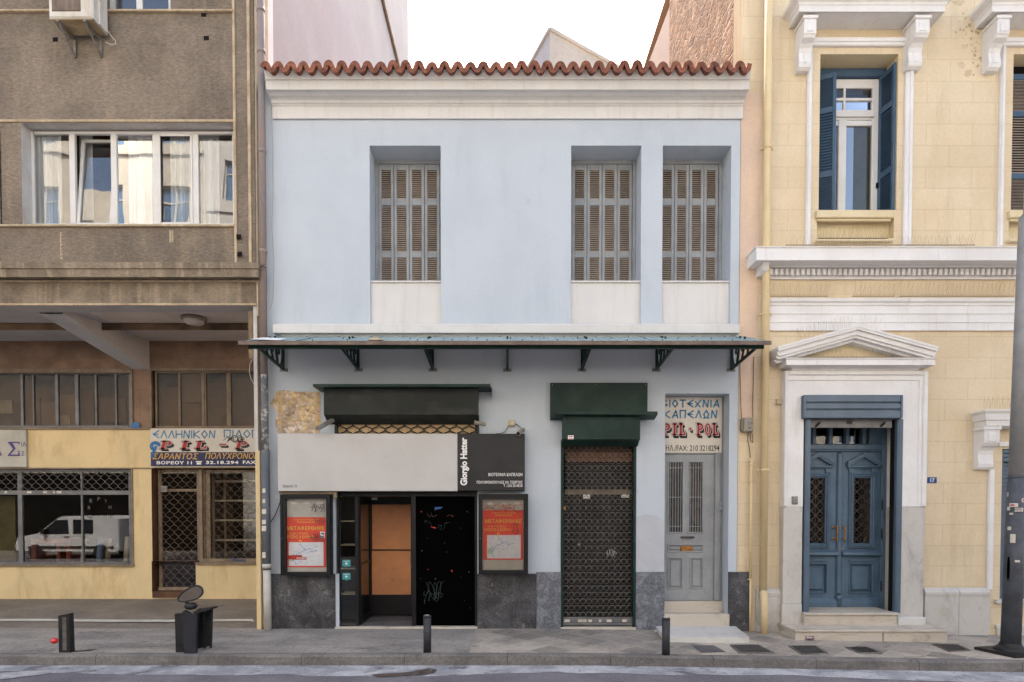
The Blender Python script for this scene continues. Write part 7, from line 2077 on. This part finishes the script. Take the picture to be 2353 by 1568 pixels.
mb = MB(); mb.add([(x + r_, y + .02, zg + .004), (x + r_ + .25, y + .12, zg + .012), (x + r_ + .2, y + .02, zg + .012), (x + r_, y - .04, zg + .004)], [(0, 1, 2, 3)]); mb.build('base_shadow', M['iron'], ba)  # shadow at the post's foot laid on the pavement as a dark sheet
xx, yy = GP(125, 1476, .0)
mb = MB(); mb.lathe([(.005, 0), (.04, .015), (.05, .04), (.04, .065), (.005, .075)], (xx, yy, gz(xx, yy)), 14); o = recenter(mb.build('reflector', M['redglow'], None, True)); tag(o, 'shiny red ball reflector lying beside the square black post', 'reflector')
# bin frame with a mirror
x, y = GP(440, 1502, -.035); zg = gz(x, y)
k = (y - CY) / FPX
bn = thing('litter_bin', 'cluster of black metal panels with an oval mirror on top', 'bin', (x, y, zg))
def L(px): return WX(px, 1450, y)
def Lz(py, Y=None): return WZ(py, y if Y is None else Y)
mb = MB(); mb.prism([(L(401.5), zg - .02), (L(426), zg - .02), (L(427), Lz(1413)), (L(419), Lz(1411)), (L(400), Lz(1412))], 'y', y + .02, y + .1); mb.build('panel', M['iron'], bn)
mb = MB()
pf = []
mb.prism([(L(426.5), zg - .02), (L(453.5), zg - .02), (L(457), Lz(1409)), (L(449), Lz(1411)), (L(440), Lz(1409)), (L(429), Lz(1402)), (L(424.5), Lz(1404))], 'y', y - .05, y + .0); mb.build('panel', surf('blue_black_panel', C(40, 41, 48), C(34, 35, 40), 4, .5, bump=.1, grain=.08), bn)
mb = MB()
ya = y + .15
def La(px): return WX(px, 1450, ya)
for a_, b2 in ((La(455), La(458)), (La(482.5), La(485.5)), (La(468), La(472))): mb.prism([(a_, zg + .03), (b2 - .0, zg + .03), (b2 + .02, Lz(1402)), (a_ + .0, Lz(1404))], 'y', ya - .02, ya + .02)
mb.prism([(L(449), Lz(1411)), (L(486.5), Lz(1401)), (L(486.5), Lz(1398)), (L(460), Lz(1400)), (L(446), Lz(1406))], 'y', y - .02, ya + .03); mb.build('open_frame', M['iron'], bn)
mb = MB(); mb.prism([(La(452), zg + .02), (La(482), zg + .06), (La(485), Lz(1404)), (La(452), Lz(1410))], 'y', ya, ya + .006); mb.m = 0; mb.build('dark_panel', M['iron'], bn)
mb = MB(); mb.smooth = True; mb.lathe([(.01, -.05), (.06, -.035), (.085, 0), (.06, .04), (.01, .05)], (L(437.5), y + .02, Lz(1394)), 14); mb.tube([(L(432), y + .02, Lz(1398)), (L(426), y + .02, Lz(1376)), (L(424.5), y + .02, Lz(1362))], .022, 8); mb.build('stem', M['iron'], bn)
def oval(u0): return [(L(441) + u0 * (a_ * math.cos(.42) - b2 * math.sin(.42)), Lz(1365.5) + u0 * (a_ * math.sin(.42) + b2 * math.cos(.42))) for a_, b2 in [(31.5 * k * (math.cos(t) - .10 * math.cos(2 * t)), 15 * k * (math.sin(t) * (1 + .12 * math.cos(t)))) for t in [2 * math.pi * q / 32 for q in range(32)]]]
mb = MB(); mb.tube([(a_, y, b2) for a_, b2 in oval(.97)], .012, 6, True); o = oval(.97); mb.add([(a_, y + .035 if False else y + .02, b2) for a_, b2 in o], [tuple(range(32))]); mb.build('mirror_rim', M['iron'], bn)
mb = MB(); mb.add([(a_, y - .002, b2) for a_, b2 in oval(.93)], [tuple(range(32))]); mb.build('mirror', M['mirrorglass'], bn)

# lamp post at the right edge
lp = thing('lamp_post', 'thick grey street lamp post with stickers at the right edge', 'lamp post', (6.95, -1.2, gz(6.95, -1.2)))
zg = gz(6.9, -1.2)
xb, yb = GP(2324, 1492, zg)
yb = -1.22; xb = WX(2302.5, 1484, yb) + .118; xs1 = WX(2320, 1093, yb) + .105; xs2 = WX(2344, 499, yb) + .08
zsp = WZ(1096, yb)
mb = MB(); mb.smooth = True; mb.tube([(xs1, yb, zsp), (xs2, yb, WZ(499, yb))], [.103, .08], 24); mb.build('upper_shaft', M['lampgrey'], lp)
mb = MB(); mb.smooth = True; mb.tube([(xs2, yb, WZ(500, yb)), (xs2 + .01, yb, WZ(490, yb)), (xs2 + .12, yb, 10.5)], [.07, .04, .035], 16); mb.build('mast', M['lampgrey'], lp)
mb = MB(); mb.smooth = True; mb.tube([(xb, yb, zg + .05), (xs1, yb, zsp)], [.118, .107], 24); low = mb.build('lower_shaft', M['lampdark'], lp)
mb = MB(); mb.smooth = True; mb.tube([(xs1, yb, zsp - .02), (xs1, yb, zsp + .012)], .110, 24); mb.build('band', M['lampdark'], lp)
mb = MB(); mb.lathe([(.20, .045), (.19, .07), (.14, .10), (.123, .14)], (xb, yb, zg), 24); mb.build('collar', M['iron'], lp)
q = [GP(2259, 1488, zg + .05), GP(2320, 1508, zg + .05)]
mb = MB(); c_, s_ = math.cos(.3), math.sin(.3)
mb.prism([(xb + (u * c_ - v * s_) * .30, yb + (u * s_ + v * c_) * .26) for u, v in ((-1, -1), (1, -1), (1, 1), (-1, 1))], 'z', zg - .05, zg + .045); mb.build('base_plate', M['iron'], lp)
def XC(py): return xb0 + (xs1 - xb0) * (1480 - py) / (1480 - 1093)
def RC(py): return .118 + (.107 - .118) * (1480 - py) / (1480 - 1093) + .001
xb0 = xb
def onpost(mb, px, py, w, h, r_=.1205, n=6):
    xb = XC(py); r_ = RC(py) + r_ - .1205
    ang = math.asin(max(-.95, min(.95, (WX(px, py, yb) - xb) / r_))) - .68
    z = WZ(py, yb - .1); da = w / r_ / 2
    for i in range(n):
        a0, a1 = ang - da + 2 * da * i / n, ang - da + 2 * da * (i + 1) / n
        mb.quad(*[(xb + r_ * math.sin(a), yb - r_ * math.cos(a), zz_) for a, zz_ in ((a0, z - h / 2), (a1, z - h / 2), (a1, z + h / 2), (a0, z + h / 2))])
st = MB()
for px, py, w, h in ((2330, 1161, .10, .05), (2321, 1169, .045, .05), (2340, 1172, .10, .055), (2326, 1181, .045, .025), (2320, 1136, .03, .06), (2348, 1150, .05, .05), (2328, 1238, .06, .12), (2322, 1215, .05, .05), (2336, 1290, .06, .03)): onpost(st, px, py, w, h, .1222)
s_ = st.build('sticker', M['signwhite'], lp)
st = MB()
vv, ff = glyphs('ROOTS', .03)
xb = XC(1174); rr0 = RC(1174) + .0025; ang0 = math.asin(max(-.9, min(.9, (WX(2338, 1171, yb) - xb) / .1235))) - .68; z0 = WZ(1174, yb - .1)
st.add([(xb + rr0 * math.sin(ang0 + (u - .5) * .75), yb - rr0 * math.cos(ang0 + (u - .5) * .75), z0 + .034 * v) for u, v in vv], ff)
onpost(st, 2340, 1177, .08, .01, .1236)
st.build('print', M['letter_dark'], s_)
st = MB(); onpost(st, 2328, 1161, .05, .02, .1236); onpost(st, 2319, 1132, .02, .03, .1236); onpost(st, 2349, 1150, .03, .03, .1236); st.build('red_print', M['platered'], s_)
st = MB()
xb = XC(1308); rr0 = RC(1308) + .001; ahx = math.asin(max(-.9, min(.9, (WX(2319, 1308, yb) - xb) / .122))) - .68
zm = WZ(1310, yb)
pts = [(xb + rr0 * math.sin(ahx + .16 * math.cos(t)), yb - rr0 * math.cos(ahx + .16 * math.cos(t)), zm + .19 * math.copysign(abs(math.sin(t)) ** .6, math.sin(t)) + 0) for t in [2 * math.pi * q / 20 for q in range(20)]]
st.add(pts, [tuple(range(20))]); st.build('hatch_hole', M['blackpanel'], low)

# iron covers in the pavement
cov = (([(1679, 1484), (1742, 1484), (1778, 1501), (1700, 1501)], 'iron grate in the pavement nearest the marble slab'), ([(1814, 1486), (1873, 1486), (1902, 1502), (1844, 1504)], 'iron grate in the pavement in front of the left half of the portal step'),
       ([(1944, 1489), (1990, 1488), (2026, 1501), (1975, 1501)], 'small iron grate set in a cement ring before the portal step'), ([(2143, 1482), (2200, 1483), (2229, 1496), (2182, 1498)], 'iron grate in the pavement left of the lamp post foot'),
       ([(1590, 1484), (1640, 1484), (1668, 1498), (1612, 1500)], 'dark patched slab in the pavement beside the right bollard'))
for i, (p, lb) in enumerate(cov):
    q = [GP(a_, b2, gz(GP(a_, b2, -.06)[0], -1)) for a_, b2 in p]
    mb = MB(); mb.m = 0
    def zq(a_, b2): return gz(a_, b2) + .006
    mb.add([(a_, b2, zq(a_, b2)) for a_, b2 in q], [(0, 1, 2, 3)])
    if i < 4:
        mb.m = 2; mb.tube([(a_, b2, zq(a_, b2)) for a_, b2 in q], .016, 4, True)
        mb.m = 1
        for u in range(1, 10):
            t = u / 10
            a0 = Vector(q[0]).lerp(Vector(q[1]), t); a1 = Vector(q[3]).lerp(Vector(q[2]), t)
            e = (Vector(q[1]) - Vector(q[0])).normalized() * .008
            mb.add([(*(a0 - e), zq(*a0) + .004), (*(a0 + e), zq(*a0) + .004), (*(a1 + e), zq(*a1) + .004), (*(a1 - e), zq(*a1) + .004)], [(0, 1, 2, 3)])
    o = recenter(mb.build('pavement_grate' if i < 4 else 'patched_slab', [M['grate'], M['iron'], M['kerb']] if i < 4 else [surf('dark_slab', C(104, 102, 102, K), C(90, 88, 88, K), 4, .8, bump=.2, grain=.06), M['iron']])); tag(o, lb, 'grate' if i < 4 else 'slab', 'iron grates in the pavement' if i < 4 else None)


# litter
def lump(name, px, py, r_, mat, label, cat, sq=.7, seed=1):
    x, y = GP(px, py, -.02); zg = gz(x, y); rn = random.Random(seed)
    bm = bmesh.new(); bmesh.ops.create_icosphere(bm, subdivisions=3, radius=r_)
    for v in bm.verts:
        n_ = rn.uniform(.75, 1.1); v.co = v.co * n_; v.co.z *= sq; v.co.z = max(v.co.z, -r_ * .5)
    me = bpy.data.meshes.new(name); bm.to_mesh(me); bm.free(); me.materials.append(mat)
    o = bpy.data.objects.new(name, me); COL.objects.link(o); o.location = (x, y, zg + r_ * .5); tag(o, label, cat)


lump('paper_ball', 1345, 1441, .05, M['litterwhite'], 'crumpled white paper lying at the foot of the ring grille', 'litter')
lump('paper_scrap', 1508, 1452, .03, M['litterwhite'], 'small white scrap left of the marble slab', 'litter', .4, 3)
lump('paper_scrap', 999, 1437, .025, M['litterwhite'], 'tiny white scrap by the black shop pane', 'litter', .5, 4)
x, y = GP(1860, 1474, -.08); zg = gz(x, y)
cn_ = thing('drink_can', 'crushed pinkish drink can lying below the portal step', 'can', (x, y, zg))
mb = MB(); mb.smooth = True; mb.lathe([(.022, -.06), (.034, -.052), (.032, -.02), (.034, 0.0), (.029, .02), (.033, .05), (.024, .06)], (x, y, zg + .034), 14, 'x'); mb.build('can_body', M['can'], cn_)
mb = MB(); mb.lathe([(.022, .061), (.018, .058), (.004, .058)], (x, y, zg + .034), 12, 'x'); mb.build('can_end', M['zinc'], cn_)

# ================================================================ the other side of the street (seen in the window glass)
def opp(label, x0, x1, h, mat, y=-17.0, cols=4, rows=5, ww=1.3, wh=1.7, z00=3.9):
    b_ = thing('apartment_house', label, 'house', ((x0 + x1) / 2, y, 0), 'houses across the street')
    hs = []
    cw = (x1 - x0) / cols; rh = (h - 3.7) / rows
    for i in range(cols):
        for j in range(rows):
            cx = x0 + (i + .5) * cw; z = z00 + j * rh
            hs.append((cx - ww / 2, cx + ww / 2, z, z + wh, -.25))
    mb = MB()
    xs = sorted({x0, x1} | {v for q in hs for v in q[:2]}); zs = sorted({-.2, h} | {v for q in hs for v in q[2:4]})
    for i in range(len(xs) - 1):
        for j in range(len(zs) - 1):
            cx, cz = (xs[i] + xs[i + 1]) / 2, (zs[j] + zs[j + 1]) / 2
            if any(a < cx < b2 and c < cz < d for a, b2, c, d, e in hs): continue
            mb.quad((xs[i], y, zs[j]), (xs[i + 1], y, zs[j]), (xs[i + 1], y, zs[j + 1]), (xs[i], y, zs[j + 1]))
    for a, b2, c, d, e in hs:
        for p, q in (((a, c), (a, d)), ((b2, c), (b2, d)), ((a, d), (b2, d)), ((a, c), (b2, c))): mb.quad((p[0], y, p[1]), (q[0], y, q[1]), (q[0], y - .25, q[1]), (p[0], y - .25, p[1]))
    mb.quad((x0, y, h), (x1, y, h), (x1, y - 10, h), (x0, y - 10, h)); mb.quad((x0, y, -.2), (x0, y - 10, -.2), (x0, y - 10, h), (x0, y, h)); mb.quad((x1, y, -.2), (x1, y - 10, -.2), (x1, y - 10, h), (x1, y, h)); mb.quad((x0, y - 10, -.2), (x1, y - 10, -.2), (x1, y - 10, h), (x0, y - 10, h))
    for j in range(1, rows): mb.box(x0, x1, y + .001, y + .08, z00 + j * rh - .5, z00 + j * rh - .38)
    mb.build('wall', mat, b_)
    mb = MB(); mb.box(x0 + .4, x1 - .4, y + .001, y + .03, -.1, 3.85); mb.build('shade_band', M['dark'], b_)  # dark sheet stands in for the shaded ground floor mirrored in the shop glass
    for a, b2, c, d, e in hs:
        mb = MB(); m_ = (a + b2) / 2
        for q in ((a, a + .07), (b2 - .07, b2), (m_ - .04, m_ + .04)): mb.box(q[0], q[1], y - .22, y - .14, c, d)
        mb.box(a + .07, b2 - .07, y - .219, y - .141, d - .07, d); mb.box(a + .07, b2 - .07, y - .219, y - .141, c, c + .07); mb.box(a + .07, b2 - .07, y - .218, y - .142, c + (d - c) * .62, c + (d - c) * .62 + .06)
        w_ = mb.build('window', M['upvc'], b_)
        mb = MB(); mb.quad((a, y - .18, c), (b2, y - .18, c), (b2, y - .18, d), (a, y - .18, d)); mb.build('pane', oppglass, w_)
    return b_


oppglass = surf('sky_painted_glass', C(70, 104, 140), C(96, 132, 168), .3, .08, bump=0, grain=0, spec=.8)  # mirrored blue sky painted into the pane colour
opp('cream apartment house across the street, seen only in the window glass at the left', -30, -13, 21, M['opp1'], cols=6, rows=5)
opp('white house across the street, reflected in the tilted office window', -13, -2, 19, M['opp2'], cols=4, rows=4)
opp('grey rendered house across the street, behind the photographer', -2, 9, 15, M['opp3'], cols=4, rows=3)
opp('low cream house across the street facing the yellow portal', 9, 22, 13.5, M['opp1'], cols=5, rows=3)

# parked van mirrored in the left shop window
vx, vy = -20.9, -12.9
zr = -.12
van = thing('parked_van', 'white panel van parked across the street, mirrored in the shop window', 'van', (vx + 2.2, vy, zr))
side = [(0.05, .35), (0.02, .62), (.12, .92), (.95, 1.10), (1.75, 1.72), (2.0, 1.83), (4.25, 1.86), (4.42, 1.72), (4.45, .40), (4.3, .32)]
mb = MB()
def vb(w0, w1, zlo=None):
    n = len(side)
    vs_ = []
    for yy, ins in ((w0, .12), (w0 + .14, 0), (w1 - .14, 0), (w1, .12)):
        for x, z in side:
            k = ins if z > 1.0 else ins * .35
            vs_.append((vx + x + (k * .4 if x < 2 else -k * .4), vy + yy, zr + z - (k * .25 if z > 1.5 else 0)))
    fs = [tuple(range(n)), tuple(range(3 * n, 4 * n))]
    for r_ in range(3):
        for i in range(n):
            j = (i + 1) % n
            fs.append((r_ * n + i, r_ * n + j, (r_ + 1) * n + j, (r_ + 1) * n + i))
    return vs_, fs
mb.add(*vb(-.9, .9)); mb.build('body', M['vanwhite'], van)
gm = surf('dark_car_glass', C(30, 34, 38), None, rough=.08, bump=0, grain=0, spec=.7)
for s in (1, -1):
    yy = vy + s * .905
    for pts, nm in (([(1.12, 1.13), (1.78, 1.66), (2.28, 1.68), (2.32, 1.08), (1.3, 1.06)], 'side_window'), ([(2.5, 1.08), (2.5, 1.68), (3.35, 1.68), (3.35, 1.08)], 'side_window')):
        mb = MB(); mb.add([(vx + a, yy + s * .008, zr + b2) for a, b2 in pts], [tuple(range(len(pts)))]); mb.build(nm, gm, van)
    mb = MB(); mb.box(vx + .6, vx + 4.2, min(yy, yy + s * .02), max(yy, yy + s * .02), zr + .45, zr + .56); mb.build('side_trim', M['tyre'], van)
    mb = MB(); mb.box(vx + 2.12, vx + 2.3, min(yy, yy + s * .03), max(yy, yy + s * .03), zr + .93, zr + .97); mb.build('door_handle', M['tyre'], van)
    mb = MB(); mb.bbox(vx + 1.25, vx + 1.4, min(yy + s * .02, yy + s * .2), max(yy + s * .02, yy + s * .2), zr + 1.05, zr + 1.28, .03); mb.build('wing_mirror', M['tyre'], van)
    for wx in (.9, 3.65):
        mb = MB(); mb.smooth = True; c_ = (vx + wx, vy + s * .82, zr + .32)
        mb.lathe([(.21, -.1), (.30, -.1), (.32, -.07), (.32, .07), (.30, .1), (.21, .1)], c_, 24, 'y'); wh_ = mb.build('wheel', M['tyre'], van)
        mb = MB(); mb.lathe([(.21, -.08), (.16, -.1), (.03, -.09), (.03, .09), (.16, .1), (.21, .08)], c_, 20, 'y'); mb.build('rim', M['zinc'], wh_)
    mb = MB(); mb.bbox(vx + .0, vx + .2, vy + s * .6 - .18, vy + s * .6 + .18, zr + .74, zr + .9, .03); mb.build('headlight', M['zinc'], van)
mb = MB(); mb.add([(vx + 1.0, vy - .72, zr + 1.13), (vx + 1.70, vy - .66, zr + 1.69), (vx + 1.70, vy + .66, zr + 1.69), (vx + 1.0, vy + .72, zr + 1.13)], [(0, 1, 2, 3)])
mb.v = [(a - .02, b2, c + .02) for a, b2, c in mb.v]; mb.build('windscreen', gm, van)
mb = MB(); mb.bbox(vx - .04, vx + .2, vy - .88, vy + .88, zr + .28, zr + .55, .04); mb.build('bumper', M['tyre'], van)
